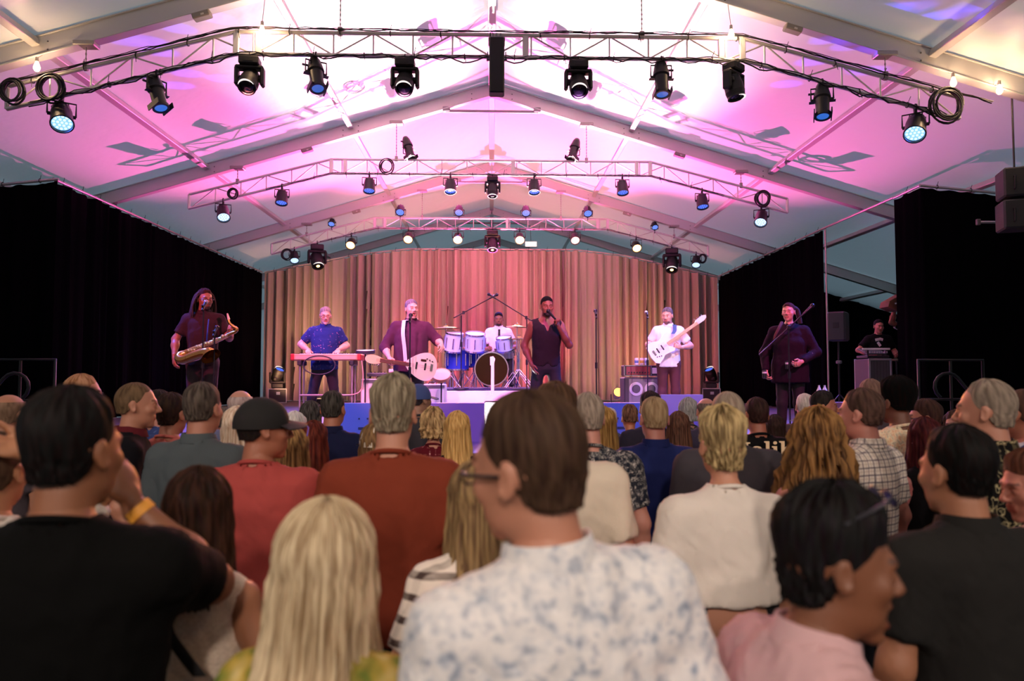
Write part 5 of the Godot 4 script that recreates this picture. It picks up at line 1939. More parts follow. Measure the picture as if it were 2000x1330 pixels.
	# amplifiers
	amp_white(Vector3(at(748, 770, 10.9).x, STAGE, -10.9), 0.62, 0.74, "white fronted guitar amplifier with a tray and box on top")
	amp_white(Vector3(at(850, 770, 11.0).x, STAGE, -11.0), 0.34, 0.66, "small white fronted amplifier with purple edge beside the drum riser")
	tray_things()
	bass_rig()
	keyboard()
	drum_kit()
	crew_corner()
	# spare guitar in front of the bass drum
	var gp := at(962, 778, 11.0)
	var gt := thing("spare_guitar", "pink guitar neck standing upright before the bass drum", "guitar", Vector3(gp.x, STAGE, -11.0))
	var top := at(957, 697, 11.0).y - STAGE
	put(MB.new().box(Vector3(0, top * 0.5 + 0.12, 0), Vector3(0.05, top - 0.24, 0.022), 0.006), "neck", hexmat("eadccb", 0.35), gt)
	var hp := MB.new()
	hp.xf = Transform3D(Basis(), Vector3(-0.01, top - 0.06, 0))
	hp.prism(PackedVector2Array([Vector2(-0.026, -0.07), Vector2(0.026, -0.07), Vector2(0.05, 0.03), Vector2(0.02, 0.07), Vector2(-0.03, 0.06)]), 0.018)
	put(hp, "headstock", hexmat("ecdfd0", 0.35), gt)
	var bp := MB.new()
	bp.xf = Transform3D(Basis(), Vector3(0, 0.28, 0))
	bp.prism(outline(func(a): return Vector2(cos(a) * 0.16 * (1.0 + 0.12 * cos(2.0 * a + PI)), sin(a) * 0.22), 36), 0.045)
	put(bp, "body", hexmat("efe4e4", 0.25), gt)
	put(MB.new().tube([Vector3(-0.12, 0.01, 0.12), Vector3(0, 0.1, -0.06), Vector3(0.12, 0.01, 0.12)], 0.01, 6), "stand", hexmat("17161b", 0.5), gt)
	# white lamp hidden behind the crowd at the riser foot
	var lp := at(966, 782, 10.2)
	var l := thing("floor_flood_light", "glaring white floor lamp at the foot of the pink guitar neck", "stage light", Vector3(lp.x, STAGE, lp.z))
	put(MB.new().box(Vector3(0, 0.22, -0.02), Vector3(0.3, 0.42, 0.1), 0.02), "housing", hexmat("17161b", 0.5), l)
	put(MB.new().box(Vector3(0, 0.26, 0.034), Vector3(0.26, 0.3, 0.006)), "lens", glow(Color("fff0f2"), 5.0), l)
	spot(l, Vector3(lp.x, STAGE + 0.3, lp.z + 0.06), Vector3(0, 0.3, 1), Color("ffe0e8"), 3.0, 60.0, 0.7, 0.1)
	# hanging speakers, lamp bar, rails
	for q in 2:
		var sp := at(1982, 360 + q * 62, 8.9)
		var s := thing("hanging_loudspeaker", ["upper", "lower"][q] + " box of the purple-lit loudspeaker pair hung beside the wing drape", "loudspeaker", sp, -0.35, "flown loudspeakers")
		put(MB.new().box(Vector3.ZERO, Vector3(0.34, 0.37, 0.36), 0.02), "cabinet", hexmat("38373b", 0.6), s)
		put(MB.new().box(Vector3(0, 0, 0.182), Vector3(0.3, 0.33, 0.006)), "grille", hexmat("2a292c", 0.7), s)
		put(MB.new().tube([Vector3(-0.06, -0.1, 0.19), Vector3(-0.06, -0.1, 0.22), Vector3(-0.06, 0.06, 0.22), Vector3(-0.06, 0.06, 0.19)], 0.012, 6), "handle", hexmat("0e0c10", 0.5), s)
		if q == 0:
			put(MB.new().tube([Vector3(0, 0.18, 0), Vector3(0, roof_y(sp.x) - sp.y - 0.1, 0)], 0.012, 6), "suspension_cable", hexmat("2a272c", 0.5), s)
		else:
			put(MB.new().box(Vector3(0, 0.19, 0), Vector3(0.2, 0.02, 0.2)), "rigging_plate", hexmat("2a272c", 0.5), s)
	var bar := thing("bracket_bar", "pale metal bar reaching from the hanging loudspeakers across the black drape", "bar", at(1935, 434, 9.3))
	put(MB.new().tube([Vector3(-0.17, 0, 0), Vector3(0.2, 0, 0)], 0.018, 8), "tube", hexmat("cfcaca", 0.35, 0.6), bar)
	put(MB.new().box(Vector3(-0.17, 0, 0), Vector3(0.05, 0.08, 0.05), 0.008), "clamp", hexmat("55525a", 0.5), bar)
	stair_rail(at(30, 760, 8.6) * Vector3(1, 0, 1) + Vector3(0, STAGE, 0), 1.0, "black stair handrail with curled end beside the black-shirted man's side drape")
	stair_rail(at(1850, 760, 8.6) * Vector3(1, 0, 1) + Vector3(0, STAGE, 0), -1.0, "black stair handrail with curled end under the hanging loudspeakers")
	# lit white panel over the backdrop
	var xp := at(1037, 477, 24.0)
	var x := thing("exit_light", "small white lit panel just above the backdrop edge", "light panel", xp)
	put(MB.new().box(Vector3.ZERO, Vector3(0.42, 0.2, 0.06), 0.01), "housing", hexmat("d8d8d8", 0.5), x)
	put(MB.new().box(Vector3(0, 0, 0.033), Vector3(0.38, 0.16, 0.004)), "lamp_panel", glow(Color("fff4f0"), 1.6), x)
	put(MB.new().tube([Vector3(0, 0.1, 0), Vector3(0, roof_y(xp.x) - xp.y - 0.25, -0.4)], 0.01, 6), "hanger", hexmat("8d8a8c", 0.5, 0.5), x)

func stair_rail(p: Vector3, s: float, label: String) -> void:
	var t := thing("stair_handrail", label, "handrail", p, 0.0, "stage stair rails")
	var m := hexmat("0c0b0e", 0.6)
	put(MB.new().tube([Vector3(-0.35, 0, 0), Vector3(-0.35, 0.98, 0), Vector3(0.45, 0.98, 0), Vector3(0.45, 0, 0)], 0.02, 8), "frame", m, t)
	put(MB.new().tube([Vector3(-0.35, 0.5, 0), Vector3(0.45, 0.5, 0)], 0.016, 8), "middle_rail", m, t)
	put(MB.new().tube([Vector3(0.05, 0, 0), Vector3(0.05, 0.98, 0)], 0.016, 8), "post", m, t)
	var pts := [Vector3(s * -0.5, 0.03, 0.4), Vector3(s * -0.1, 0.6, 0.25)]
	for k in 9:
		var a := PI * (0.2 + k / 8.0 * 1.1)
		pts.append(Vector3(s * (0.12 - cos(a) * 0.16), 0.66 + sin(a) * 0.16, 0.2))
	put(MB.new().tube(pts, 0.02, 8), "curled_rail", hexmat("17151a", 0.5, 0.2), t)

func amp_white(p: Vector3, w: float, h: float, label: String) -> void:
	var t := thing("guitar_amplifier", label, "amplifier", p, 0.0, "guitar amplifiers")
	put(MB.new().box(Vector3(0, h * 0.5, 0), Vector3(w, h, 0.28), 0.015), "cabinet", hexmat("d0ccca", 0.6), t)
	put(MB.new().box(Vector3(0, h * 0.5 - 0.02, 0.142), Vector3(w - 0.05, h - 0.12, 0.008), 0.002), "grille_cloth", hexmat("e9e6e2", 0.8), t)
	put(MB.new().box(Vector3(0, h - 0.035, 0.143), Vector3(w - 0.04, 0.04, 0.01)), "control_panel", hexmat("6b686d", 0.4), t)
	put(MB.new().tube([Vector3(-0.1, h, 0), Vector3(-0.09, h + 0.03, 0), Vector3(0.09, h + 0.03, 0), Vector3(0.1, h, 0)], 0.009, 6), "handle", hexmat("1a181e", 0.5), t)
	for s: float in [-1.0, 1.0]:
		put(MB.new().box(Vector3(s * (w * 0.5 - 0.04), 0.012, 0), Vector3(0.05, 0.024, 0.24)), "foot", hexmat("1a181e", 0.6), t)

func tray_things() -> void:
	var z := -10.9
	var a := at(738, 738, 10.9)
	var t := thing("effects_unit", "flat dark device lying on the white guitar amplifier", "audio device", Vector3(a.x, STAGE + 0.775, z))
	put(MB.new().box(Vector3(0, 0.025, 0), Vector3(0.3, 0.05, 0.2), 0.008), "case", hexmat("4a494e", 0.4), t)
	put(MB.new().box(Vector3(0, 0.052, 0.02), Vector3(0.26, 0.004, 0.12)), "panel", hexmat("b6b5ba", 0.3), t)
	var k := MB.new()
	for q in 5:
		k.tube([Vector3(-0.1 + q * 0.05, 0.052, -0.03), Vector3(-0.1 + q * 0.05, 0.07, -0.03)], 0.008, 8)
	put(k, "knob", hexmat("1a181e", 0.4), t)
	a = at(768, 732, 10.9)
	t = thing("snack_box", "small pink and white box standing on the white guitar amplifier", "box", Vector3(a.x, STAGE + 0.742, z))
	put(MB.new().box(Vector3(0, 0.05, 0), Vector3(0.12, 0.1, 0.1), 0.005), "carton", hexmat("e47fb4", 0.6), t)
	put(MB.new().box(Vector3(0, 0.12, 0), Vector3(0.122, 0.05, 0.102), 0.005), "lid", hexmat("f2e3ea", 0.6), t)
	for q in 2:
		var tm := thing("tambourine", ["tilted dark tambourine on a stand by the keyboard", "pale drum pad tucked behind the teardrop guitar"][q], ["tambourine", "drum pad"][q], at([714, 862][q], [687, 733][q], 10.6))
		put(MB.new().lathe([Vector2(0.13, -0.025), Vector2(0.14, -0.025), Vector2(0.14, 0.025), Vector2(0.13, 0.025)], 24), "rim", hexmat(["34333a", "c98c6e"][q], 0.4), tm, Transform3D(Basis(Vector3.RIGHT, [0.12, 0.7][q]), Vector3.ZERO))
		put(MB.new().lathe([Vector2(0.0, 0.02), Vector2(0.13, 0.02)], 24), "skin", hexmat(["dcd8d6", "e0b59a"][q], 0.5), tm, Transform3D(Basis(Vector3.RIGHT, [0.12, 0.7][q]), Vector3.ZERO))
		var pz: float = STAGE - tm.position.y
		put(MB.new().tube([Vector3(0, -0.02, 0), Vector3(0, pz, 0)], 0.012, 6), "stand", hexmat("242328", 0.4), tm)
		put(MB.new().lathe([Vector2(0.0, 0.03), Vector2(0.14, 0.0), Vector2(0.0, 0.0)], 16), "base", hexmat("242328", 0.4), tm, Transform3D(Basis(), Vector3(0, pz, 0)))

func bass_rig() -> void:
	var p := at(1249, 770, 12.2)
	var t := thing("bass_cabinet", "grey bass cabinet with four round speakers and a diamond badge", "speaker cabinet", Vector3(p.x, STAGE, -12.2))
	var w := 0.6
	var h := 0.76
	put(MB.new().box(Vector3(0, h * 0.5 + 0.03, 0), Vector3(w, h - 0.06, 0.42), 0.02), "cabinet", hexmat("2a262e", 0.6), t)
	put(MB.new().box(Vector3(0.03, h * 0.5 + 0.03, 0.212), Vector3(w - 0.1, h - 0.12, 0.006)), "grille", hexmat("67666b", 0.6), t)
	for q in 4:
		var c := Vector3(-0.1 + (q % 2) * 0.26, 0.22 + (q / 2) * 0.34, 0.216)
		var m := MB.new()
		m.lathe([Vector2(0.07, 0.0), Vector2(0.075, 0.012), Vector2(0.112, 0.012), Vector2(0.118, 0.0)], 24, Transform3D(Basis(Vector3.RIGHT, PI / 2), c))
		put(m, "speaker_ring", hexmat("b2b0b4", 0.4), t)
		put(MB.new().lathe([Vector2(0.0, 0.006), Vector2(0.07, 0.001)], 20, Transform3D(Basis(Vector3.RIGHT, PI / 2), c)), "speaker_cone", hexmat("444347", 0.6), t)
	var d := MB.new()
	d.xf = Transform3D(Basis(), Vector3(0.03, 0.39, 0.222))
	d.prism(PackedVector2Array([Vector2(0, -0.075), Vector2(0.065, 0), Vector2(0, 0.075), Vector2(-0.065, 0)]), 0.012)
	var bd := put(d, "badge", hexmat("dedadb", 0.4), t)
	var d2 := MB.new()
	d2.xf = Transform3D(Basis(), Vector3(0.03, 0.39, 0.23))
	d2.prism(PackedVector2Array([Vector2(0, -0.03), Vector2(0.026, 0), Vector2(0, 0.03), Vector2(-0.026, 0)]), 0.006)
	put(d2, "badge_mark", hexmat("4a4648", 0.4), bd)
	for s: float in [-1.0, 1.0]:
		put(MB.new().box(Vector3(s * 0.22, 0.02, 0), Vector3(0.06, 0.04, 0.34)), "caster", hexmat("111014", 0.5), t)
	var a := thing("bass_amplifier", "bass amplifier head with chrome edges on the four-speaker cabinet", "amplifier", Vector3(p.x, STAGE + h + 0.01, -12.2))
	put(MB.new().box(Vector3(0, 0.1, 0), Vector3(0.57, 0.18, 0.3), 0.01), "case", hexmat("1a171c", 0.5), a)
	var e := MB.new()
	for y: float in [0.015, 0.185]:
		e.box(Vector3(0, y, 0.15), Vector3(0.58, 0.014, 0.02))
	for x: float in [-0.285, 0.17, 0.285]:
		e.box(Vector3(x, 0.1, 0.15), Vector3(0.014, 0.18, 0.02))
	put(e, "chrome_edge", hexmat("d6d4d6", 0.2, 0.9), a)
	put(MB.new().box(Vector3(-0.05, 0.1, 0.152), Vector3(0.4, 0.14, 0.004)), "face_plate", hexmat("7a3036", 0.4), a)
	var k := MB.new()
	for q in 8:
		k.lathe([Vector2(0, 0.016), Vector2(0.013, 0.014), Vector2(0.014, 0)], 8, Transform3D(Basis(Vector3.RIGHT, PI / 2), Vector3(-0.21 + q * 0.046, 0.07, 0.155)))
	put(k, "knob", hexmat("0f0e12", 0.4), a)
	put(MB.new().box(Vector3(0.228, 0.1, 0.153), Vector3(0.08, 0.1, 0.004)), "switch_plate", hexmat("c8c0bc", 0.4), a)
	for q in 3:
		var c := thing("drink_can", ["pale can with a blue band on the bass amplifier", "cream can with a gold band on the bass amplifier", "pale can with a grey-blue band on the bass amplifier"][q], "can", Vector3(p.x - 0.05 + q * 0.085, STAGE + h + 0.205, -12.18 + 0.02 * (q % 2)), 0.0, "cans on the bass amplifier")
		put(MB.new().lathe([Vector2(0, 0), Vector2(0.03, 0.002), Vector2(0.034, 0.015), Vector2(0.034, 0.11), Vector2(0.028, 0.122), Vector2(0, 0.12)], 14), "can", hexmat(["d9d3e2", "f1dcd0", "cfd6ea"][q], 0.3, 0.2), c)
		put(MB.new().lathe([Vector2(0.0345, 0.035), Vector2(0.0345, 0.08)], 14), "print_band", hexmat(["5a6ab0", "b88a40", "8a94c0"][q], 0.4), c)

func keyboard() -> void:
	var D := 10.15
	var a := at(575, 698, D)
	var b := at(706, 698, D)
	var w := b.x - a.x
	var c := (a + b) * 0.5
	var t := thing("electric_keyboard", "red ended electric keyboard on a black stand before the bearded player", "keyboard", c)
	put(MB.new().box(Vector3(0, 0.0, 0), Vector3(w, 0.085, 0.28), 0.012), "case", hexmat("b9846a", 0.45), t)
	for s: float in [-1.0, 1.0]:
		put(MB.new().box(Vector3(s * (w * 0.5 - 0.01), 0.0, 0.0), Vector3(0.06, 0.095, 0.29), 0.012), "end_cheek", hexmat("a8232a", 0.4), t)
	var n := 36
	for q in n:
		var kw := (w - 0.14) / n
		put(MB.new().box(Vector3(-w * 0.5 + 0.07 + (q + 0.5) * kw, 0.046, -0.07), Vector3(kw * 0.9, 0.012, 0.13), 0.002), "key", hexmat("f0ece4", 0.3), t)
		if q % 7 in [0, 1, 3, 4, 5] and q < n - 1:
			put(MB.new().box(Vector3(-w * 0.5 + 0.07 + (q + 1) * kw, 0.056, -0.045), Vector3(kw * 0.5, 0.014, 0.08), 0.002), "black_key", hexmat("141318", 0.3), t)
	put(MB.new().box(Vector3(0, -0.005, 0.142), Vector3(w - 0.1, 0.05, 0.006)), "rear_panel", hexmat("c99a86", 0.4), t)
	var s := thing("keyboard_stand", "pale square tube keyboard stand with hanging cable hoop", "stand", Vector3(c.x, STAGE, c.z))
	var top := c.y - STAGE - 0.05
	var m := hexmat("86807e", 0.5, 0.3)
	for q: float in [-1.0, 1.0]:
		var x := q * 0.36
		put(MB.new().tube([Vector3(x, top, 0.1), Vector3(x, 0.02, 0.1)], 0.013, 6), "leg", m, s)
		put(MB.new().tube([Vector3(x, top, -0.12), Vector3(x, 0.02, -0.12)], 0.013, 6), "leg", m, s)
		put(MB.new().box(Vector3(x, top - 0.03, 0), Vector3(0.06, 0.07, 0.3), 0.01), "support_arm", hexmat("17161b", 0.5), s)
	put(MB.new().tube([Vector3(-0.36, top * 0.52, 0.1), Vector3(0.36, top * 0.52, 0.1)], 0.016, 6), "crossbar", m, s)
	put(MB.new().tube([Vector3(-0.36, top * 0.12, 0.1), Vector3(0.36, top * 0.12, 0.1)], 0.016, 6), "crossbar", m, s)
	put(MB.new().tube(arc(28, func(u): return Vector3(-0.08 + cos(u * TAU) * 0.22, top - 0.06 + sin(u * TAU) * 0.13, 0.17)), 0.009, 6), "cable_hoop", hexmat("2a2830", 0.5), s)
	put(MB.new().tube(smooth([Vector3(0.5, top, 0.15), Vector3(0.52, top - 0.25, 0.15), Vector3(0.45, top * 0.55, 0.15), Vector3(0.1, top * 0.52, 0.13)], 6), 0.008, 6), "hanging_cable", hexmat("c89a8c", 0.5), s)

func drum_kit() -> void:
	var R := 1.62
	var t := thing("drum_riser", "white fronted drum riser with dark blue carpet", "riser")
	put(MB.new().box(Vector3(0.08, (STAGE + R) * 0.5 - 0.01, -12.3), Vector3(1.8, R - STAGE - 0.02, 2.0), 0.01), "platform", hexmat("ece6ea", 0.6), t)
	put(MB.new().box(Vector3(0.08, R - 0.005, -12.3), Vector3(1.78, 0.014, 1.98)), "carpet", hexmat("1c1f4a", 0.95), t)
	var pearl := hexmat("b9c9ea", 0.25)
	var blue := hexmat("1f2f9a", 0.25)
	var skin := hexmat("efe9ee", 0.5)
	var amber := StandardMaterial3D.new()
	amber.albedo_color = Color("33240c")
	amber.roughness = 0.18
	amber.metallic = 0.55
	amber.cull_mode = BaseMaterial3D.CULL_DISABLED
	drum(at(960, 721, 11.95), 0.272, 0.4, Vector3(PI / 2, 0, 0), "bass drum with a dark amber front head", blue, amber)
	drum(at(886, 668, 12.0), 0.15, 0.3, Vector3(0.25, 0, -0.12), "pearly blue rack tom beside the golden crash cymbal", pearl, skin)
	drum(at(928, 668, 12.0), 0.165, 0.28, Vector3(0.3, 0, -0.05), "pearly blue rack tom next to the drummer's elbow", pearl, skin)
	drum(at(985, 672, 12.1), 0.13, 0.22, Vector3(0.3, 0, 0.1), "small pearly tom in front of the drummer's tie", pearl, skin)
	drum(at(893, 703, 12.25), 0.2, 0.34, Vector3(0, 0, 0.0), "deep blue floor tom under the pearly rack tom", blue, skin)
	drum(at(935, 702, 12.45), 0.17, 0.26, Vector3(0, 0, 0.0), "deep blue tom half behind the bass drum", blue, skin)
	drum(at(985, 690, 12.35), 0.17, 0.14, Vector3(0.1, 0, 0.0), "white topped snare drum before the drummer", hexmat("cfccd8", 0.2, 0.8), skin)
	cymbal(at(871, 639, 12.1), 0.235, R, 0.04, "golden crash cymbal on the guitarist's side of the drums")
	cymbal(at(1010, 636, 12.3), 0.2, R, -0.05, "golden cymbal beside the singer's shoulder")
	cymbal(at(1014, 660, 12.0), 0.17, R, 0.0, "lower hi-hat cymbal behind the lead singer")
	# legs of the drums
	var chrome := hexmat("cfccd4", 0.2, 0.95)
	var h := thing("drum_hardware", "chrome stand frame carrying the rack toms", "drum stand", Vector3.ZERO, 0.0, "drum kit")
	for e in [[885, 12.1], [905, 12.3], [930, 12.15], [1002, 12.2], [1012, 12.5], [925, 12.6], [880, 12.35]]:
		var p := at(e[0], 690, e[1])
		put(MB.new().tube([Vector3(p.x, R + 0.01, p.z), Vector3(p.x, p.y, p.z)], 0.012, 8), "post", chrome, h)
		for q in 3:
			var a: float = q / 3.0 * TAU + e[0]
			put(MB.new().tube([Vector3(p.x, R + 0.28, p.z), Vector3(p.x + cos(a) * 0.2, R + 0.012, p.z + sin(a) * 0.2)], 0.008, 6), "foot", chrome, h)
	put(MB.new().tube([at(880, 676, 12.1), at(935, 676, 12.15)], 0.014, 8), "rack_bar", chrome, h)
	# stool
	var sp := at(975, 720, 12.75)
	var s := thing("drum_stool", "round black stool under the drummer", "stool", Vector3(sp.x, R, sp.z))
	put(MB.new().lathe([Vector2(0, 0.5), Vector2(0.16, 0.49), Vector2(0.17, 0.43), Vector2(0, 0.42)], 20), "seat", hexmat("17161b", 0.6), s)
	put(MB.new().tube([Vector3(0, 0.43, 0), Vector3(0, 0.1, 0)], 0.02, 8), "post", chrome, s)
	for q in 3:
		var a := q / 3.0 * TAU
		put(MB.new().tube([Vector3(0, 0.22, 0), Vector3(cos(a) * 0.24, 0.012, sin(a) * 0.24)], 0.011, 6), "leg", chrome, s)
	# overhead microphones
	for q in 2:
		var bx: float = [900.0, 1027.0][q]
		var d: float = 11.2
		var j := at(bx, [614.0, 622.0][q], d)
		var tip := at([962.0, 963.0][q], 580, d + 0.3)
		var back := at([886.0, 1050.0][q], [621.0, 634.0][q], d - 0.05)
		var lo := Vector3(j.x, STAGE if q == 1 else R, j.z)
		if q == 0:
			lo = Vector3(j.x, R, -11.55)
		else:
			lo = Vector3(j.x + 0.35, STAGE, j.z)
		mic_stand(Vector3(j.x if q == 0 else j.x + 0.0, lo.y if q == 0 else STAGE, -11.4 if q == 0 else -10.9), j.y - (lo.y if q == 0 else STAGE) + 0.12, ["overhead microphone boom rising from the guitarist's side of the drums", "overhead microphone boom rising behind the lead singer"][q], {"boom": [back, tip], "joint": 0.25, "tripod": q == 1})

func crew_corner() -> void:
	var D := 12.9
	var p := at(1706, 770, D)
	var h := at(1706, 701, D).y - STAGE
	var t := thing("road_case", "tall purple-grey road case with bright metal edges under the mixer", "flight case", Vector3(p.x, STAGE, -D))
	var w := 0.42
	put(MB.new().box(Vector3(0, h * 0.5, 0), Vector3(w, h - 0.01, 0.5), 0.01), "case", hexmat("47454a", 0.7), t)
	var e := MB.new()
	for s: float in [-1.0, 1.0]:
		e.box(Vector3(s * (w * 0.5 - 0.015), h * 0.5, 0.25), Vector3(0.035, h, 0.02), 0.004)
		e.box(Vector3(0, h * 0.5 + s * (h * 0.5 - 0.015), 0.25), Vector3(w, 0.035, 0.02), 0.004)
		e.box(Vector3(s * (w * 0.5 - 0.015), h * 0.5, -0.25), Vector3(0.035, h, 0.02), 0.004)
	put(e, "metal_edge", hexmat("d8d6da", 0.3, 0.7), t)
	for q in 6:
		put(MB.new().box(Vector3(-0.14 + q * 0.056, h * 0.5, 0.252), Vector3(0.012, h - 0.1, 0.006)), "rib", hexmat("555257", 0.6), t)
	var m := thing("mixing_console", "tilted mixing console with white light strip on the tall road case", "mixer", Vector3(p.x, STAGE + h + 0.005, -D))
	put(MB.new().box(Vector3(0, 0.03, 0), Vector3(0.4, 0.05, 0.4), 0.008), "base", hexmat("2a2733", 0.5), m)
	put(MB.new().box(Vector3(0, 0.12, -0.05), Vector3(0.38, 0.03, 0.36), 0.008), "control_surface", hexmat("4b4b52", 0.4), m, Transform3D(Basis(Vector3.RIGHT, 0.3), Vector3.ZERO))
	put(MB.new().box(Vector3(-0.02, 0.17, 0.16), Vector3(0.5, 0.035, 0.05), 0.006), "armrest", hexmat("efecec", 0.5), m)
	for s: float in [-1.0, 1.0]:
		put(MB.new().box(Vector3(s * 0.17, 0.1, 0.13), Vector3(0.03, 0.12, 0.06)), "support", hexmat("2a2733", 0.5), m)
	var k := MB.new()
	for q in 24:
		k.box(Vector3(-0.16 + (q % 8) * 0.045, 0.1 + (q / 8) * 0.012, 0.205), Vector3(0.014, 0.01, 0.014))
	put(k, "fader", hexmat("b6b5ba", 0.4), m)
	var tb := thing("equipment_table", "low dark equipment table beside the road case, crew side", "table", Vector3(at(1762, 770, D).x, STAGE, -D))
	put(MB.new().box(Vector3(0, h - 0.02, 0), Vector3(0.5, 0.035, 0.5), 0.006), "tabletop", hexmat("6a6260", 0.5), tb)
	for sx: float in [-1.0, 1.0]:
		for sz: float in [-1.0, 1.0]:
			put(MB.new().tube([Vector3(sx * 0.22, h - 0.03, sz * 0.22), Vector3(sx * 0.22, 0, sz * 0.22)], 0.016, 6), "leg", hexmat("2a2730", 0.5), tb)
	var lp := thing("indicator_lamp", "tiny red and orange indicator lamp under the equipment table", "lamp", at(1760, 741, D - 0.3))
	put(MB.new().ball(Vector3(-0.03, 0, 0), Vector3.ONE * 0.014, 8, 6), "red_lamp", glow(Color("ff3020"), 1.5), lp)
	put(MB.new().ball(Vector3(0.02, 0, 0), Vector3.ONE * 0.02, 8, 6), "orange_lamp", glow(Color("ff9040"), 2.0), lp)
	put(MB.new().box(Vector3(0, -0.05, -0.05), Vector3(0.2, 0.14, 0.1), 0.01), "power_box", hexmat("111014", 0.6), lp)
	put(MB.new().tube([Vector3(0, -0.1, -0.05), Vector3(0, STAGE - lp.position.y, -0.05)], 0.02, 6), "post", hexmat("111014", 0.6), lp)
	# speaker on a tripod
	var sp := at(1637, 638, 12.6)
	var st := thing("speaker_stand", "black tripod stand carrying a loudspeaker beside the side drape", "speaker stand", Vector3(sp.x, STAGE, sp.z))
	var dk := hexmat("1d1b24", 0.4, 0.4)
	put(MB.new().tube([Vector3(0, 0.15, 0), Vector3(0, sp.y - STAGE - 0.27, 0)], 0.018, 8), "pole", dk, st)
	put(MB.new().lathe([Vector2(0.03, 0.0), Vector2(0.05, 0.01), Vector2(0.05, 0.05), Vector2(0.03, 0.06)], 10, Transform3D(Basis(), Vector3(0, (sp.y - STAGE) * 0.6, 0))), "collar", hexmat("6a6668", 0.4), st)
	for q in 3:
		var a := q / 3.0 * TAU + 0.9
		put(MB.new().tube([Vector3(0, 0.45, 0), Vector3(cos(a) * 0.4, 0.015, sin(a) * 0.4)], 0.014, 6), "leg", dk, st)
		put(MB.new().tube([Vector3(0, 0.2, 0), Vector3(cos(a) * 0.24, 0.18, sin(a) * 0.24)], 0.01, 6), "brace", dk, st)
	var s := thing("loudspeaker", "black loudspeaker with blue-lit side on the tripod stand", "loudspeaker", sp, 0.9)
	put(MB.new().box(Vector3.ZERO, Vector3(0.34, 0.52, 0.3), 0.025), "cabinet", hexmat("26272c", 0.5), s)
	put(MB.new().box(Vector3(0, 0, 0.152), Vector3(0.29, 0.47, 0.006)), "grille", hexmat("15141a", 0.7), s)
	for q: float in [-1.0, 1.0]:
		put(MB.new().box(Vector3(q * 0.172, 0.02, 0), Vector3(0.006, 0.1, 0.1), 0.002), "handle", hexmat("0c0c12", 0.5), s)
	# raised lid
	var l := thing("case_lid", "open brown and black case lid held overhead by a crew member", "case lid", at(1764, 594, 12.75))
	var poly := PackedVector2Array([Vector2(-0.36, -0.06), Vector2(-0.33, 0.04), Vector2(-0.04, 0.2), Vector2(0.05, 0.17), Vector2(0.24, -0.02), Vector2(0.2, -0.12), Vector2(-0.2, -0.13)])
	put(MB.new().prism(poly, 0.3), "shell", hexmat("6b4630", 0.7), l)
	put(MB.new().prism(PackedVector2Array([Vector2(-0.1, -0.12), Vector2(-0.12, -0.02), Vector2(0.03, 0.155), Vector2(0.23, -0.02), Vector2(0.19, -0.118)]), 0.31), "lining", hexmat("0b0a0c", 0.8), l)
	for q in 2:
		put(MB.new().box(Vector3([-0.19, 0.05][q], [0.02, 0.035][q], 0.158), Vector3([0.1, 0.13][q], 0.026, 0.01)), "white_strip", hexmat("f0ecec", 0.5), l, Transform3D(Basis(Vector3(0, 0, 1), 0.1), Vector3.ZERO))
	# bottles on the monitor
	for q in 2:
		var bp := at(1600 + q * 11, 770, 8.83)
		var b := thing("water_bottle", "pale green water bottle standing on the floor monitor behind the laughing man", "bottle", Vector3(bp.x, STAGE + 0.461, -8.83), 0.0, "water bottles on the monitor")
		put(MB.new().lathe([Vector2(0, 0), Vector2(0.03, 0.003), Vector2(0.032, 0.14), Vector2(0.012, 0.19), Vector2(0.012, 0.21), Vector2(0, 0.21)], 12), "bottle", hexmat("b8d8c8", 0.15), b)
		put(MB.new().lathe([Vector2(0.0325, 0.06), Vector2(0.0325, 0.11)], 12), "wrapper", hexmat("e8f0ea", 0.5), b)

# ---------------------------------------------------------------- the band
func perf(px: float, top: float, d: float, o: Dictionary, floor_y := STAGE) -> Node3D:
	var p := at(px, top, d)
	o.h = p.y - floor_y
	o.at = Vector3(p.x, floor_y, p.z)
	o.crown = p
	o.cell = o.get("cell", 0.016)
	o.legcell = 0.02
	return person(o)

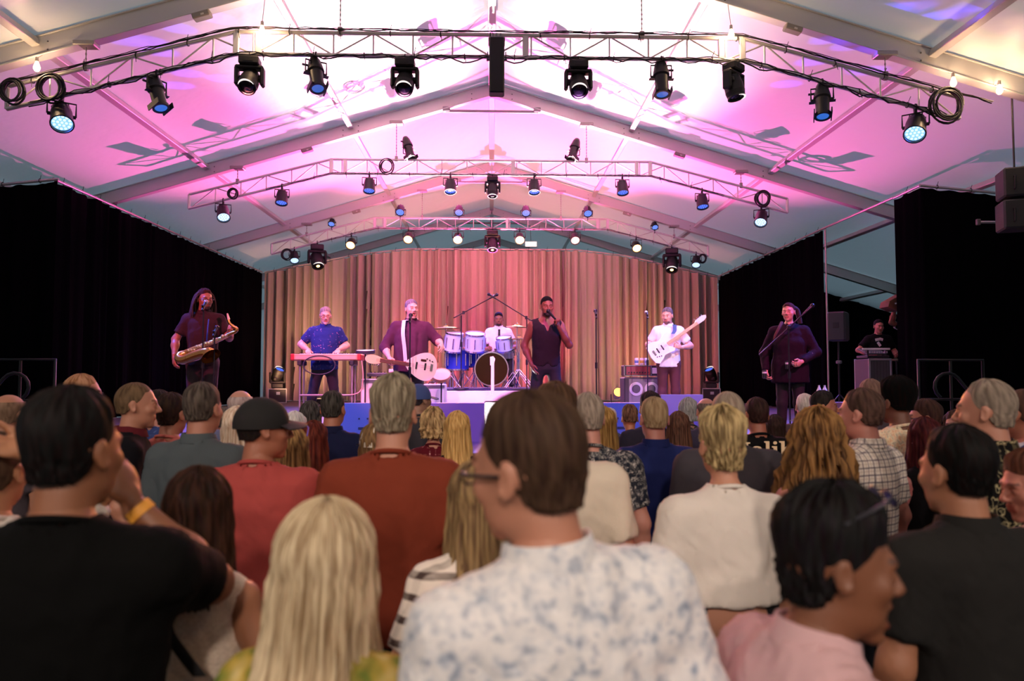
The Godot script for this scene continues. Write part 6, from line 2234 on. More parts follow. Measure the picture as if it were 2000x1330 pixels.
func band() -> void:
	var dark := cloth("241820")
	# saxophone player
	perf(400, 566, 8.75, {"label": "saxophone player with long dreadlocks and glasses in a dark short-sleeved shirt", "sex": "m", "skin": "9a6448", "yaw": 8.0, "hy": 36.0, "hp": 2.0,
		"hair": {"c": "2a1712", "c2": "3c211a", "thick": 0.018, "front": 56, "amp": 0.006, "freq": 6.0, "rough": 0.85}, "dreads": "301a14",
		"beard": "2a1712", "glasses": "5a4a4a", "shirt": cloth("352327"), "collar": true, "trousers": hexmat("2a1a1e", 0.85),
		"pose": {"le": Vector3(0.29, 1.19, 0.02), "lw": Vector3(0.33, 1.26, 0.2), "re": Vector3(-0.3, 1.17, 0.0), "rw": Vector3(-0.27, 0.97, 0.14), "rd": Vector3(0.05, -1, 0.2), "ld": Vector3(0.1, 0.5, 0.8), "lt": Vector3(0, 0, 1), "rt": Vector3(0.6, 0, 1), "lc": 0.9, "lti": 0.8}})
	saxophone()
	mic_stand(Vector3(at(398, 590, 8.35).x, STAGE, -8.35), at(398, 586, 8.35).y - STAGE, "straight microphone stand in front of the saxophone player's face", {"mic_col": "9a9aa4"})
	mic_stand(Vector3(at(426, 640, 8.4).x, STAGE, -8.3), at(426, 636, 8.3).y - STAGE, "lower saxophone microphone stand at the player's hip", {})
	# keyboard player
	perf(636, 601, 10.45, {"label": "keyboard player with glasses and grey beard in a blue speckled shirt", "sex": "m", "skin": "d9a48a", "yaw": 6.0, "hy": 10.0, "hp": 8.0, "b": 1.06, "belly": 0.03,
		"hair": {"c": "6e625c", "c2": "9a8e86", "thick": 0.017, "front": 60, "rough": 0.8}, "beard": "b8a8a0", "glasses": "2a2230",
		"shirt": cloth("ffffff", speckle(), 2.2), "collar": true, "collar_mat": cloth("23306e"), "trousers": hexmat("1c1a24", 0.85), "feet": [Vector3(0.2, 0, 0.0), Vector3(-0.24, 0, 0.05)],
		"pose": {"le": Vector3(0.3, 1.2, -0.03), "lw": Vector3(0.2, 1.13, 0.2), "re": Vector3(-0.34, 1.22, -0.02), "rw": Vector3(-0.2, 1.13, 0.2), "ld": Vector3(0, -0.35, 1), "rd": Vector3(0.1, -0.35, 1), "lt": Vector3(-1, 0, 0), "rt": Vector3(1, 0, 0)}})
	# guitarist
	perf(803, 587, 9.35, {"label": "singing guitarist with grey hair in a purple shirt", "sex": "m", "skin": "dba890", "yaw": 10.0, "hy": 18.0, "hp": -4.0, "b": 1.16, "belly": 0.07, "mouth": "open",
		"hair": {"c": "5e585e", "c2": "86808a", "thick": 0.018, "front": 58, "rough": 0.8}, "shirt": cloth("502c40"), "sleeve": "roll", "collar": true, "trousers": hexmat("26202c", 0.85), "hem": 0.83,
		"pose": {"le": Vector3(0.34, 1.23, 0.02), "lw": Vector3(0.37, 1.17, 0.22), "re": Vector3(-0.33, 1.14, 0.0), "rw": Vector3(-0.28, 1.0, 0.2), "ld": Vector3(0.1, -0.5, 0.7), "rd": Vector3(0.1, -0.6, 0.5), "lt": Vector3(-0.6, 0.6, 0), "rt": Vector3(0.3, 0.8, 0.2), "lc": 0.6, "rc": 0.9, "rti": 0.7}})
	guitar_like(at(822, 715, 9.02), at(725, 701, 8.85), "white teardrop electric guitar slung on the singing guitarist", "drop")
	strap([at(789, 626, 9.2), at(787, 650, 9.05), at(790, 680, 9.0), at(792, 706, 9.0)], at(815, 622, 9.5), "pale guitar strap over the singing guitarist's shoulder", "d8d2d2", 0.045)
	mic_stand(Vector3(at(803, 600, 8.9).x, STAGE, -8.8), at(803, 612, 8.8).y - STAGE, "straight microphone stand in front of the singing guitarist", {})
	# lead singer
	perf(1068, 580, 8.85, {"label": "lead singer in a dark waistcoat with bare arms holding a microphone", "sex": "m", "skin": "7d4a36", "yaw": 4.0, "hy": 4.0, "lean": 5.0, "b": 1.02,
		"hair": {"c": "15100f", "thick": 0.011, "front": 60, "amp": 0.001, "rough": 0.85}, "beard": "1a1210", "shirt": cloth("2a2429"), "shirt_name": "waistcoat", "sleeve": "none", "neck": 0.12, "trousers": hexmat("20202a", 0.8), "feet": [Vector3(0.2, 0, 0.05), Vector3(-0.22, 0, 0.0)], "hem": 0.9, "leg_r": 0.95,
		"vhem": true, "pose": {"le": Vector3(0.27, 1.16, 0.1), "lw": Vector3(0.12, 1.39, 0.17), "re": Vector3(-0.27, 1.15, -0.03), "rw": Vector3(-0.2, 0.93, 0.14), "ld": Vector3(-0.35, 0.7, 0.15), "lt": Vector3(-0.5, 0.3, 0.3), "lc": 1.1, "lti": 1.0, "rd": Vector3(0.35, -0.9, 0.3), "rc": 0.25}})
	var t := thing("handheld_microphone", "dark handheld microphone held at the lead singer's mouth", "microphone", at(1079, 617, 8.62))
	microphone(t, Vector3.ZERO, Vector3(-0.35, 0.45, -0.35), "20202c")
	# bass player
	perf(1303, 602, 11.7, {"label": "bass player with grey hair and goatee in a white shirt", "sex": "m", "skin": "d9a48e", "yaw": -10.0, "hy": -22.0, "hp": 8.0,
		"hair": {"c": "4e4a4e", "c2": "76727a", "thick": 0.016, "front": 60, "rough": 0.8}, "beard": "6a4a48", "shirt": cloth("f2efe8"), "collar": true, "trousers": hexmat("4a2426", 0.85), "hem": 0.85,
		"pose": {"le": Vector3(0.33, 1.17, 0.0), "lw": Vector3(0.17, 1.14, 0.24), "re": Vector3(-0.3, 1.2, -0.06), "rw": Vector3(-0.24, 1.18, 0.19), "ld": Vector3(-0.6, 0.2, 0.5), "rd": Vector3(0.5, -0.5, 0.4), "lt": Vector3(0, 1, 0), "rt": Vector3(0.3, 1, 0), "lc": 0.8}})
	guitar_like(at(1290, 681, 11.38), at(1371, 624, 11.45), "white bass guitar with a pale neck held by the bass player", "bass")
	strap([at(1317, 634, 11.55), at(1318, 645, 11.5), at(1314, 652, 11.45)], at(1320, 640, 11.8), "blue bass strap over the white shirt", "3a5a8a", 0.06)
	mic_stand(Vector3(at(1261, 620, 11.2).x, STAGE, -11.1), at(1261, 607, 11.1).y - STAGE, "microphone stand with a pale round head beside the bass player", {"mic_col": "d8d4d4"})
	mic_stand(Vector3(at(1164, 620, 9.6).x, STAGE, -9.6), at(1164, 604, 9.6).y - STAGE, "unused microphone stand with clips between the singer and bass cabinet", {"tripod": false})
	# backing singer
	var woman := perf(1540, 592, 8.5, {"label": "smiling backing singer with a long ponytail in a loose dark tunic", "sex": "f", "skin": "d79a86", "yaw": -24.0, "hy": -12.0, "b": 1.22, "belly": 0.05, "hem": 0.74,
		"hair": {"c": "2a1414", "c2": "4a2218", "thick": 0.012, "front": 58, "lb": 0.06, "amp": 0.003, "rough": 0.8}, "shirt": cloth("24141f"), "shirt_name": "tunic", "sleeve": "long", "trousers": hexmat("1c1218", 0.85),
		"pose": {"le": Vector3(0.31, 1.12, 0.0), "lw": Vector3(0.14, 1.0, 0.22), "re": Vector3(-0.3, 1.12, 0.0), "rw": Vector3(-0.28, 0.88, 0.13), "lt": Vector3(0, 0.8, 0.4), "lc": 0.7, "rc": 0.7}})
	put(MB.new().tube(smooth([at(1527, 630, 8.36), at(1522, 640, 8.3), at(1514, 655, 8.27), at(1511, 664, 8.26)], 5), arc(15, func(u): return 0.02 - 0.015 * u * u), 8), "hair_strand", hexmat("4a1f10", 0.8), woman, woman.global_transform.affine_inverse())
	put(MB.new().tube(smooth([at(1546, 600, 8.62), at(1556, 606, 8.66), at(1560, 618, 8.66), at(1563, 632, 8.66)], 5), arc(15, func(u): return 0.036 - 0.01 * u), 8), "ponytail", hexmat("2a1414", 0.8), woman, woman.global_transform.affine_inverse())
	var bz := 8.15
	var bt := at(1576, 607, bz)
	var bb := at(1483, 693, bz)
	mic_stand(Vector3(at(1541, 700, bz).x, STAGE, -bz), at(1541, 642, bz).y - STAGE + 0.12, "boom microphone stand crossing in front of the backing singer", {"boom": [bb, bt], "joint": 0.62})
	for q in 2:
		var hm := thing("hand_shaker", ["dark shaker in the backing singer's lowered hand", "black shaker held at the backing singer's waist"][q], "shaker", at([1493, 1538][q], [731, 713][q], 8.3))
		put(MB.new().lathe([Vector2(0, -0.05), Vector2(0.025, -0.045), Vector2(0.025, 0.045), Vector2(0, 0.05)], 12), "barrel", hexmat("17161c", 0.4), hm)
		put(MB.new().lathe([Vector2(0.026, 0.01), Vector2(0.026, 0.03)], 12), "band", hexmat("d8d4dc", 0.4), hm)
	# drummer (seated)
	var drummer := perf(974, 611, 12.75, {"label": "drummer in a white shirt and thin dark tie behind the kit", "sex": "m", "skin": "8a5540", "yaw": 0.0, "hp": 4.0,
		"hair": {"c": "17110f", "thick": 0.014, "front": 60, "rough": 0.85}, "beard": "17110f", "shirt": cloth("f3f0ee"), "collar": true, "trousers": hexmat("201c24", 0.85),
		"feet": [Vector3(0.22, 0.42, 0.46), Vector3(-0.22, 0.42, 0.46)], "knees": [Vector3(0.2, 0.86, 0.44), Vector3(-0.2, 0.86, 0.44)],
		"pose": {"le": Vector3(0.3, 1.14, 0.06), "lw": Vector3(0.18, 1.07, 0.28), "re": Vector3(-0.3, 1.14, 0.06), "rw": Vector3(-0.2, 1.09, 0.28), "lc": 1.0, "rc": 1.0, "lti": 1.0, "rti": 1.0}}, 1.21)
	var di := drummer.global_transform.affine_inverse()
	put(MB.new().prism(PackedVector2Array([Vector2(-0.018, 0.0), Vector2(0.018, 0.0), Vector2(0.03, -0.3), Vector2(0.0, -0.34), Vector2(-0.03, -0.3)]), 0.008), "necktie", hexmat("2a1c1c", 0.6), drummer, di * Transform3D(Basis(Vector3.RIGHT, 0.06), at(975, 646, 12.57)))
	put(MB.new().box(Vector3.ZERO, Vector3(0.04, 0.035, 0.02), 0.006), "tie_knot", hexmat("2a1c1c", 0.6), drummer, di * Transform3D(Basis(), at(975, 645, 12.58)))
	# crew
	var crew := perf(1716, 625, 12.95 + 0.45, {"label": "crew member in a black printed T-shirt working the mixing console", "sex": "m", "skin": "b87a66", "yaw": -5.0, "hy": 0.0, "hp": 6.0,
		"hair": {"c": "120e10", "thick": 0.014, "front": 56}, "shirt": cloth("121114"), "trousers": hexmat("121114", 0.85), "feet": [Vector3(0.12, 0, 0), Vector3(-0.12, 0, 0)],
		"pose": {"le": Vector3(0.28, 1.16, 0.02), "lw": Vector3(0.2, 1.1, 0.24), "re": Vector3(-0.38, 1.2, 0.05), "rw": Vector3(-0.2, 1.1, 0.24)}})
	for e in [[1715, 663, 0.11, 0.05, 0.2], [1722, 663, 0.05, 0.05, -0.3], [1717, 672, 0.05, 0.09, 0.6]]:
		put(MB.new().box(Vector3.ZERO, Vector3(e[2], e[3], 0.006), 0.002), "shirt_print", hexmat("e8e4e8", 0.7), crew, crew.global_transform.affine_inverse() * Transform3D(Basis(Vector3(0, 0, 1), e[4]), at(e[0], e[1], 13.235)))
	perf(1784, 598, 13.25, {"label": "crew member half behind the wing drape raising the case lid", "sex": "m", "skin": "8f5c4a", "yaw": -70.0, "hy": 10.0,
		"hair": {"c": "120e10", "thick": 0.012}, "shirt": cloth("ffffff", drawn("crewprint", 64, 64, "121114", [[8, 10, 8, 30, "dfe0ee"], [22, 18, 8, 24, "dfe0ee"], [40, 6, 6, 34, "dfe0ee"], [14, 30, 12, 6, "dfe0ee"]]), 2.6), "trousers": hexmat("121114", 0.85),
		"pose": {"le": Vector3(0.27, 1.15, 0.12), "lw": Vector3(0.2, 1.18, 0.36), "re": Vector3(-0.24, 1.5, 0.2), "rw": Vector3(-0.14, 1.72, 0.24), "rd": Vector3(0.1, 1, 0.1)}})

func strap(pts: Array, back: Vector3, label: String, col: String, w: float) -> void:
	var m := MB.new()
	var all := smooth(pts + [], 5)
	all.push_front(back)
	var rows := []
	for k in all.size():
		var p: Vector3 = all[k]
		rows.append([p + Vector3(-w * 0.5, 0, 0.004), p + Vector3(w * 0.5, 0, 0.004), p + Vector3(w * 0.5, 0, -0.004), p + Vector3(-w * 0.5, 0, -0.004)])
	m.loft(rows, true)
	tag(put(m, "guitar_strap", hexmat(col, 0.7)), label, "strap", "instrument straps")

func saxophone() -> void:
	var D := 8.45
	var t := thing("saxophone", "shiny brass tenor saxophone slung across the dreadlocked player", "saxophone")
	var brass := hexmat("e0a45a", 0.18, 0.95)
	var neck := [at(446, 620, D), at(448, 630, D), at(455, 637, D), at(462, 641, D), at(461, 647, D), at(452, 651, D)]
	put(MB.new().tube(smooth(neck, 4), [0.008, 0.01, 0.011, 0.012, 0.012, 0.013, 0.013, 0.014, 0.014, 0.015, 0.015, 0.016, 0.016, 0.017, 0.017, 0.018, 0.018, 0.019, 0.019, 0.02, 0.02], 10), "neck", brass, t)
	put(MB.new().tube([at(444, 612, D), at(447, 624, D)], [0.008, 0.016], 8), "mouthpiece", hexmat("e8c8c0", 0.3), t)
	var body := [at(452, 651, D), at(430, 662, D), at(405, 672, D), at(378, 683, D), at(362, 691, D)]
	put(MB.new().tube(smooth(body, 5), arc(20, func(u): return lerpf(0.021, 0.045, u)), 14), "body_tube", brass, t)
	var bow := [at(362, 691, D), at(352, 694, D - 0.02), at(350, 700, D - 0.06), at(358, 703, D - 0.1), at(368, 700, D - 0.12)]
	put(MB.new().tube(smooth(bow, 5), arc(20, func(u): return lerpf(0.045, 0.056, u)), 14), "bow", brass, t)
	var bell := [at(368, 700, D - 0.12), at(384, 694, D - 0.14), at(398, 690, D - 0.16), at(407, 690, D - 0.18), at(412, 696, D - 0.2)]
	put(MB.new().tube(smooth(bell, 5), arc(20, func(u): return lerpf(0.056, 0.068, u) + 0.045 * pow(u, 6.0)), 18, false), "bell", brass, t)
	var silver := hexmat("f2dcb8", 0.15, 0.9)
	for k in 14:
		var u := k / 13.0
		var p := at(440, 656, D - 0.04).lerp(at(368, 686, D - 0.06), u)
		put(MB.new().ball(p + Vector3(0, 0.012 * sin(k * 2.1), 0), Vector3(0.021, 0.021, 0.01), 10, 5), "key_cup", silver, t)
	for k in 3:
		put(MB.new().tube([at(445, 654 + k * 2.0, D - 0.045), at(368, 684 + k * 3.0, D - 0.065)], 0.004, 5), "rod", silver, t)
	put(MB.new().tube([at(395, 690, D - 0.17), at(392, 678, D - 0.05)], 0.006, 5), "brace", silver, t)
	put(MB.new().tube(smooth([at(408, 624, 8.57), at(406, 640, 8.5), at(405, 655, 8.45), at(404, 670, 8.42)], 4), 0.008, 6), "neck_strap", hexmat("2a2a6a", 0.7), t)

func speckle() -> Texture2D:
	var r := []
	var rng := RandomNumberGenerator.new()
	rng.seed = 5
	for k in 46:
		r.append([rng.randi() % 128, rng.randi() % 128, 2 + rng.randi() % 3, 2 + rng.randi() % 2, ["c0708a", "d8a0b0", "8090d0"][k % 3]])
	return drawn("speckle", 128, 128, "22306c", r)

# ---------------------------------------------------------------- the audience
func hr(c: String, c2: String, o := {}) -> Dictionary:
	var d := {"c": c, "c2": c2}
	d.merge(o, true)
	return d

func guest(px: float, top: float, k: float, o: Dictionary) -> Node3D:
	var p := at(px, top, F / k)
	o.h = p.y
	o.crown = p
	o.at = Vector3(p.x, 0, p.z)
	if not o.has("yaw"):
		o.yaw = 180.0
	if not o.has("cell"):
		o.cell = 0.015 if k > 450 else 0.02
	if not o.has("sex"):
		o.sex = "m"
	o.group = "audience"
	var r := person(o)
	if DEBUG:
		for q in placed:
			var dd: Vector3 = q[0] - r.position
			if absf(dd.x) < 0.4 and absf(dd.z) < 0.25:
				print("near: ", q[1], " | ", o.label, " ", dd)
		placed.append([r.position, o.label])
	return r

func crowd() -> void:
	var short := {"thick": 0.012, "front": 52, "lb": 0.05}
	var crop := {"thick": 0.006, "front": 48, "lb": 0.045, "amp": 0.001}
	var full := {"thick": 0.02, "front": 55, "lb": 0.06, "amp": 0.006}
	var long := {"thick": 0.016, "front": 60, "open": 55, "ls": 0.24, "lb": 0.3, "spread": 0.06, "amp": 0.006, "shoulders": true, "na": 96}
	var bob := {"thick": 0.024, "front": 62, "open": 55, "ls": 0.09, "lb": 0.1, "spread": -0.12, "amp": 0.008, "na": 96}
	var fringe := {"thick": 0.008, "top": 58, "front": 60, "side": 96, "lb": 0.05, "amp": 0.002}
	var floral := blotches("floral", [[0.0, "76829a"], [0.22, "a4aebc"], [0.34, "d0d2d6"], [0.5, "e6e4e2"], [0.7, "ece9e6"], [0.82, "c6c9d0"], [1.0, "989fb0"]], 0.018, 3, FastNoiseLite.TYPE_SIMPLEX_SMOOTH, 8)
	var olive := blotches("olive", [[0.0, "2f4a24"], [0.3, "6d7a34"], [0.5, "a8903e"], [0.7, "c0a860"], [1.0, "d8c8a0"]], 0.014, 2, FastNoiseLite.TYPE_SIMPLEX_SMOOTH, 4)
	var hawaii := blotches("hawaii", [[0.0, "20242f"], [0.62, "d8d2c8"], [0.7, "20242f"], [0.86, "c8c2ba"]], 0.02, 2, FastNoiseLite.TYPE_SIMPLEX, 6, true)
	var leaves := blotches("leaves", [[0.0, "100e0e"], [0.55, "9a8c66"], [0.64, "c8bb94"], [0.7, "100e0e"]], 0.012, 2, FastNoiseLite.TYPE_SIMPLEX, 9, true)
	var rose := blotches("rose", [[0.0, "d89a80"], [0.35, "e8c8a0"], [0.55, "f0e4c8"], [0.75, "b8b098"], [1.0, "e0a890"]], 0.02, 2, FastNoiseLite.TYPE_SIMPLEX, 10)
	var lace := blotches("lace", [[0.0, "b8a490"], [0.5, "d8c8b4"], [1.0, "e4d8c8"]], 0.05, 3, FastNoiseLite.TYPE_CELLULAR, 11)
	var chk := []
	for q in 4:
		chk.append([q * 16, 0, 3, 64, "4a4450b8"])
		chk.append([0, q * 16, 64, 3, "4a4450b8"])
		chk.append([q * 16 + 8, 0, 2, 64, "9a86785a"])
		chk.append([0, q * 16 + 8, 64, 2, "9a86785a"])
	var check := drawn("check", 64, 64, "d8cfc4", chk)
	var str_ := []
	for q in 4:
		str_.append([0, q * 16, 64, 5, "4a3c38"])
	var stripes := drawn("stripes", 64, 64, "e8ddd0", str_)
	var sb := []
	for q in 4:
		sb.append([0, q * 16, 64, 6, "2c3a78"])
	var navystripes := drawn("navystripes", 64, 64, "e6e2e6", sb)
	var dots := drawn("dots", 32, 32, "5a1420", [[4, 4, 3, 3, "d8a0a0"], [20, 18, 3, 3, "d8a0a0"], [10, 24, 2, 2, "c88888"], [24, 6, 2, 2, "c88888"]])
	# ---- close to the camera
	guest(1028, 781, 1130, {"label": "man with glasses and brown hair in a white blue-grey floral shirt", "yaw": -166.0, "hy": 36.0, "roll": -6.0, "skin": "b87f66", "b": 1.02, "cell": 0.011,
		"hair": hr("2f2018", "4e3a2c", {"thick": 0.016, "front": 56, "lb": 0.065, "na": 160, "amp": 0.004, "freq": 5.0}), "glasses": "1a1416", "shirt": cloth("ffffff", floral, 2.6), "collar": true, "trousers": hexmat("2a3040", 0.9), "wr": 0.008})
	guest(640, 994, 1010, {"label": "woman with long platinum blonde hair in an olive floral top", "sex": "f", "yaw": 172.0, "hr": 3.0, "skin": "c48e74", "cell": 0.012,
		"hair": hr("8d7455", "d6c3a0", {"thick": 0.03, "front": 62, "open": 50, "ls": 0.34, "lb": 0.38, "spread": 0.08, "amp": 0.004, "shoulders": true, "na": 220, "n2": 16, "wave": 0.006, "freq": 7.0}), "shirt": cloth("ffffff", olive, 2.0), "trousers": hexmat("30303a", 0.9)})
	guest(1630, 980, 1120, {"label": "smiling dark-haired man in a pink shirt leaning in profile", "yaw": 98.0, "hy": -16.0, "hp": -6.0, "lean": 11.0, "skin": "7a4c34", "b": 1.08, "cell": 0.012, "mouth": "open",
		"hair": hr("0d0b0c", "1c181a", {"thick": 0.036, "front": 66, "side": 96, "lb": 0.075, "na": 160, "amp": 0.009, "freq": 4.0, "wave": 0.004}), "glasses": "22222c", "glasses_up": true, "lens": "5a58b0", "shirt": cloth("c9a4a6"), "sleeve": "long", "collar": true, "trousers": hexmat("2a2a34", 0.9), "wr": 0.009})
	guest(140, 772, 900, {"label": "man in a black T-shirt raising one hand to his face, yellow wristband", "yaw": 184.0, "hy": -14.0, "skin": "8a583c", "b": 1.14, "cell": 0.012,
		"hair": hr("0b0909", "181313", {"thick": 0.02, "front": 54, "lb": 0.06, "na": 140, "amp": 0.005}), "shirt": cloth("050505"), "trousers": hexmat("14141a", 0.9),
		"pose": {"le": Vector3(0.25, 1.14, 0.0), "lw": Vector3(0.2, 0.95, 0.16), "re": Vector3(-0.225, 1.3, 0.22), "rw": Vector3(-0.045, 1.49, 0.21), "rd": Vector3(0.3, 0.9, 0.05), "rt": Vector3(0.3, 0, -1), "rc": 0.5}, "wristband": "e8a03a"})
	guest(388, 921, 720, {"label": "woman with dark brown hair in a cream sleeveless lace top with black strap", "sex": "f", "yaw": 176.0, "skin": "a06a4c", "sleeve": "none", "cell": 0.012,
		"hair": hr("1c100c", "3c241a", {"thick": 0.02, "front": 60, "open": 55, "ls": 0.22, "lb": 0.25, "spread": 0.05, "amp": 0.006, "na": 140, "shoulders": true}), "shirt": cloth("ffffff", lace, 4.0), "trousers": hexmat("2a2a30", 0.9)})
	strap([at(345, 1180, 1.78), at(325, 1225, 1.75), at(355, 1275, 1.75), at(390, 1320, 1.76)], at(372, 1130, 1.8), "black bag strap across the cream lace top", "0e0d10", 0.03)
	guest(930, 905, 680, {"label": "woman with long blonde-brown hair in a white striped top", "sex": "f", "yaw": -170.0, "skin": "b98468", "cell": 0.014, "hair": hr("5c4632", "9a8058", long), "shirt": cloth("ffffff", stripes, 4.0), "trousers": hexmat("1c1a20", 0.9)})
	guest(1872, 842, 730, {"label": "young man with black hair in a charcoal polo shirt", "yaw": -172.0, "hy": 4.0, "skin": "a06c50", "b": 1.1, "cell": 0.013, "hair": hr("070606", "120e0e", {"thick": 0.02, "front": 56, "lb": 0.055, "na": 120, "amp": 0.004}), "shirt": cloth("222120"), "collar": true, "trousers": hexmat("17171c", 0.9)})
	guest(2010, 885, 620, {"label": "smiling woman in a pale pink top cut by the picture edge", "sex": "f", "yaw": -95.0, "hp": 8.0, "skin": "b87462", "hair": hr("3a2018", "5a3424", bob), "shirt": cloth("d8b8b0"), "trousers": hexmat("2a2a30", 0.9)})
	guest(-10, 850, 640, {"label": "person with arms raised behind the head in a white shirt", "yaw": 185.0, "skin": "b07a58", "hair": hr("3a2a20", "5a4434", short), "shirt": cloth("cfc6bc"), "sleeve": "short", "trousers": hexmat("2a2a30", 0.9),
		"pose": {"le": Vector3(0.34, 1.6, 0.05), "lw": Vector3(0.12, 1.7, -0.06), "re": Vector3(-0.34, 1.6, 0.05), "rw": Vector3(-0.12, 1.7, -0.06)}})
	# ---- second depth
	guest(768, 746, 520, {"label": "man with tousled grey hair in a rust brown T-shirt", "skin": "b88068", "b": 1.08, "hair": hr("5c5040", "9a8e78", {"thick": 0.026, "front": 58, "lb": 0.06, "amp": 0.009, "na": 120, "freq": 4.0}), "shirt": cloth("7a3524"), "trousers": hexmat("23232b", 0.9)})
	guest(512, 781, 480, {"label": "man in a black flat-brimmed cap and coral red T-shirt", "hy": -58.0, "skin": "9a6048", "b": 1.12, "cap": hexmat("100e0f", 0.85), "brim": Color("141213"), "hair": hr("15100e", "221a18", crop), "shirt": cloth("a24642"), "trousers": hexmat("23232b", 0.9)})
	guest(1410, 808, 555, {"label": "woman with layered short blonde hair in a cream T-shirt and black trousers", "sex": "f", "yaw": 184.0, "skin": "b98268", "b": 1.2, "hem": 1.1, "rise": 1.14, "leg_r": 1.04, "hair": hr("5a4830", "c0a878", {"thick": 0.03, "front": 62, "open": 55, "ls": 0.08, "lb": 0.085, "spread": -0.2, "amp": 0.014, "na": 140, "freq": 4.0}), "shirt": cloth("d9d0c6"), "trousers": hexmat("0e0d10", 0.9)})
	guest(1085, 756, 520, {"label": "tall man with brown hair in a cream T-shirt behind the floral shirt man", "skin": "b87c64", "b": 1.1, "hair": hr("33221a", "543c2c", full), "shirt": cloth("d0c3b0"), "trousers": hexmat("23232b", 0.9)})
	guest(1928, 748, 480, {"label": "grey-haired man in a black shirt with cream leaf print", "yaw": -150.0, "hy": 14.0, "skin": "b8806a", "b": 1.1, "hair": hr("6a5e54", "98897a", {"thick": 0.014, "front": 40, "lb": 0.06, "amp": 0.005}), "shirt": cloth("ffffff", leaves, 2.6), "collar": true, "trousers": hexmat("23232b", 0.9)})
	guest(2000, 762, 405, {"label": "man with cropped brown hair in a blue and white striped shirt", "yaw": -160.0, "skin": "a86a52", "hair": hr("3a2a22", "5a4034", crop), "shirt": cloth("ffffff", navystripes, 4.0), "trousers": hexmat("23232b", 0.9)})
	guest(1597, 808, 475, {"label": "woman with very long wavy brown hair with golden streaks", "sex": "f", "skin": "b87a68", "hair": hr("3e2818", "946c40", {"thick": 0.03, "front": 60, "open": 50, "ls": 0.3, "lb": 0.4, "spread": 0.24, "amp": 0.014, "wave": 0.015, "na": 140, "n2": 14, "shoulders": true, "freq": 4.0}), "shirt": cloth("a06a68"), "sleeve": "none", "trousers": hexmat("2a2a34", 0.9)})
	guest(1684, 763, 405, {"label": "man with brown hair in a checked grey shirt looking across the stage", "yaw": -148.0, "hy": 6.0, "skin": "b8796a", "hair": hr("33231e", "584038", short), "shirt": cloth("ffffff", check, 7.5), "collar": true, "trousers": hexmat("2a2a34", 0.9)})
	guest(395, 751, 400, {"label": "man with brown-grey hair in a slate grey polo shirt", "yaw": 164.0, "hy": 8.0, "skin": "a8705a", "b": 1.12, "hair": hr("2c2420", "5a5048", short), "shirt": cloth("4c5458"), "collar": true, "trousers": hexmat("23232b", 0.9)})
	guest(1421, 766, 408, {"label": "balding man with cropped grey hair in a charcoal T-shirt behind the blonde woman", "skin": "b48270", "b": 1.14, "hair": hr("7a6a5e", "9a8a7a", {"thick": 0.004, "front": 30, "lb": 0.045, "amp": 0.001}), "shirt": cloth("3e3a40"), "trousers": hexmat("23232b", 0.9)})
	guest(1805, 818, 370, {"label": "woman with dark red hair in a black sleeveless top", "sex": "f", "yaw": 186.0, "skin": "b06a66", "sleeve": "none", "hair": hr("2a0c10", "4e1a1c", long), "shirt": cloth("0e0c10"), "trousers": hexmat("17171c", 0.9)})
	guest(1278, 779, 350, {"label": "man with cropped sandy hair in a navy polo shirt", "skin": "b8786a", "b": 1.06, "hair": hr("7a6248", "a08a6a", {"thick": 0.012, "front": 52, "lb": 0.05, "amp": 0.005, "freq": 5.0}), "shirt": cloth("1c2558"), "collar": true, "trousers": hexmat("23232b", 0.9)})
	guest(1148, 771, 400, {"label": "grey-haired man in a navy Hawaiian shirt with white print", "hy": 10.0, "skin": "b88070", "b": 1.1, "hair": hr("6e6258", "9c8e80", short), "shirt": cloth("ffffff", hawaii, 3.0), "trousers": hexmat("23232b", 0.9)})
	guest(265, 749, 350, {"label": "man in profile with cropped hair and a black polo with red collar line", "yaw": 112.0, "skin": "b07860", "hair": hr("4a3828", "6e5840", crop), "shirt": cloth("100f14"), "collar": true, "collar_mat": cloth("5a1c24"), "trousers": hexmat("23232b", 0.9)})
	guest(735, 828, 400, {"label": "woman with long brown hair and white cap in a dark jersey with orange stripe", "sex": "f", "skin": "b88068", "b": 1.2, "hair": hr("4a3626", "8a6c48", long), "cap": hexmat("d8d0c0", 0.85), "brim": Color("c8c0b0"), "shirt": cloth("ffffff", drawn("jersey", 64, 64, "17141c", [[0, 40, 64, 3, "c85a3a"], [0, 46, 64, 2, "4a5a9a"]]), 1.7), "trousers": hexmat("2a2a34", 0.9)})
	guest(335, 773, 320, {"label": "man with dark hair in a salmon pink shirt", "yaw": 168.0, "skin": "a06650", "hair": hr("1e1412", "34221c", full), "shirt": cloth("c06a62"), "trousers": hexmat("23232b", 0.9)})
	guest(570, 838, 405, {"label": "woman with brown hair and blonde streaks, purple sunglasses on her head", "sex": "f", "skin": "b87e66", "hair": hr("4a3220", "a88454", long), "glasses": "5a48c0", "glasses_up": true, "lens": "6a58d0", "shirt": cloth("c88a78"), "sleeve": "none", "trousers": hexmat("2a2a34", 0.9)})
	guest(463, 797, 330, {"label": "woman with straight pale blonde hair behind the black cap", "sex": "f", "yaw": 184.0, "skin": "c08a78", "hair": hr("b89a80", "ead8c4", long), "shirt": cloth("c0a0a0"), "trousers": hexmat("2a2a34", 0.9)})
	guest(1178, 797, 312, {"label": "woman with long blonde hair and a hair clip", "sex": "f", "skin": "b87c68", "sleeve": "none", "hair": hr("6a4a26", "b08a50", long), "shirt": cloth("2a2430"), "trousers": hexmat("2a2a34", 0.9)})
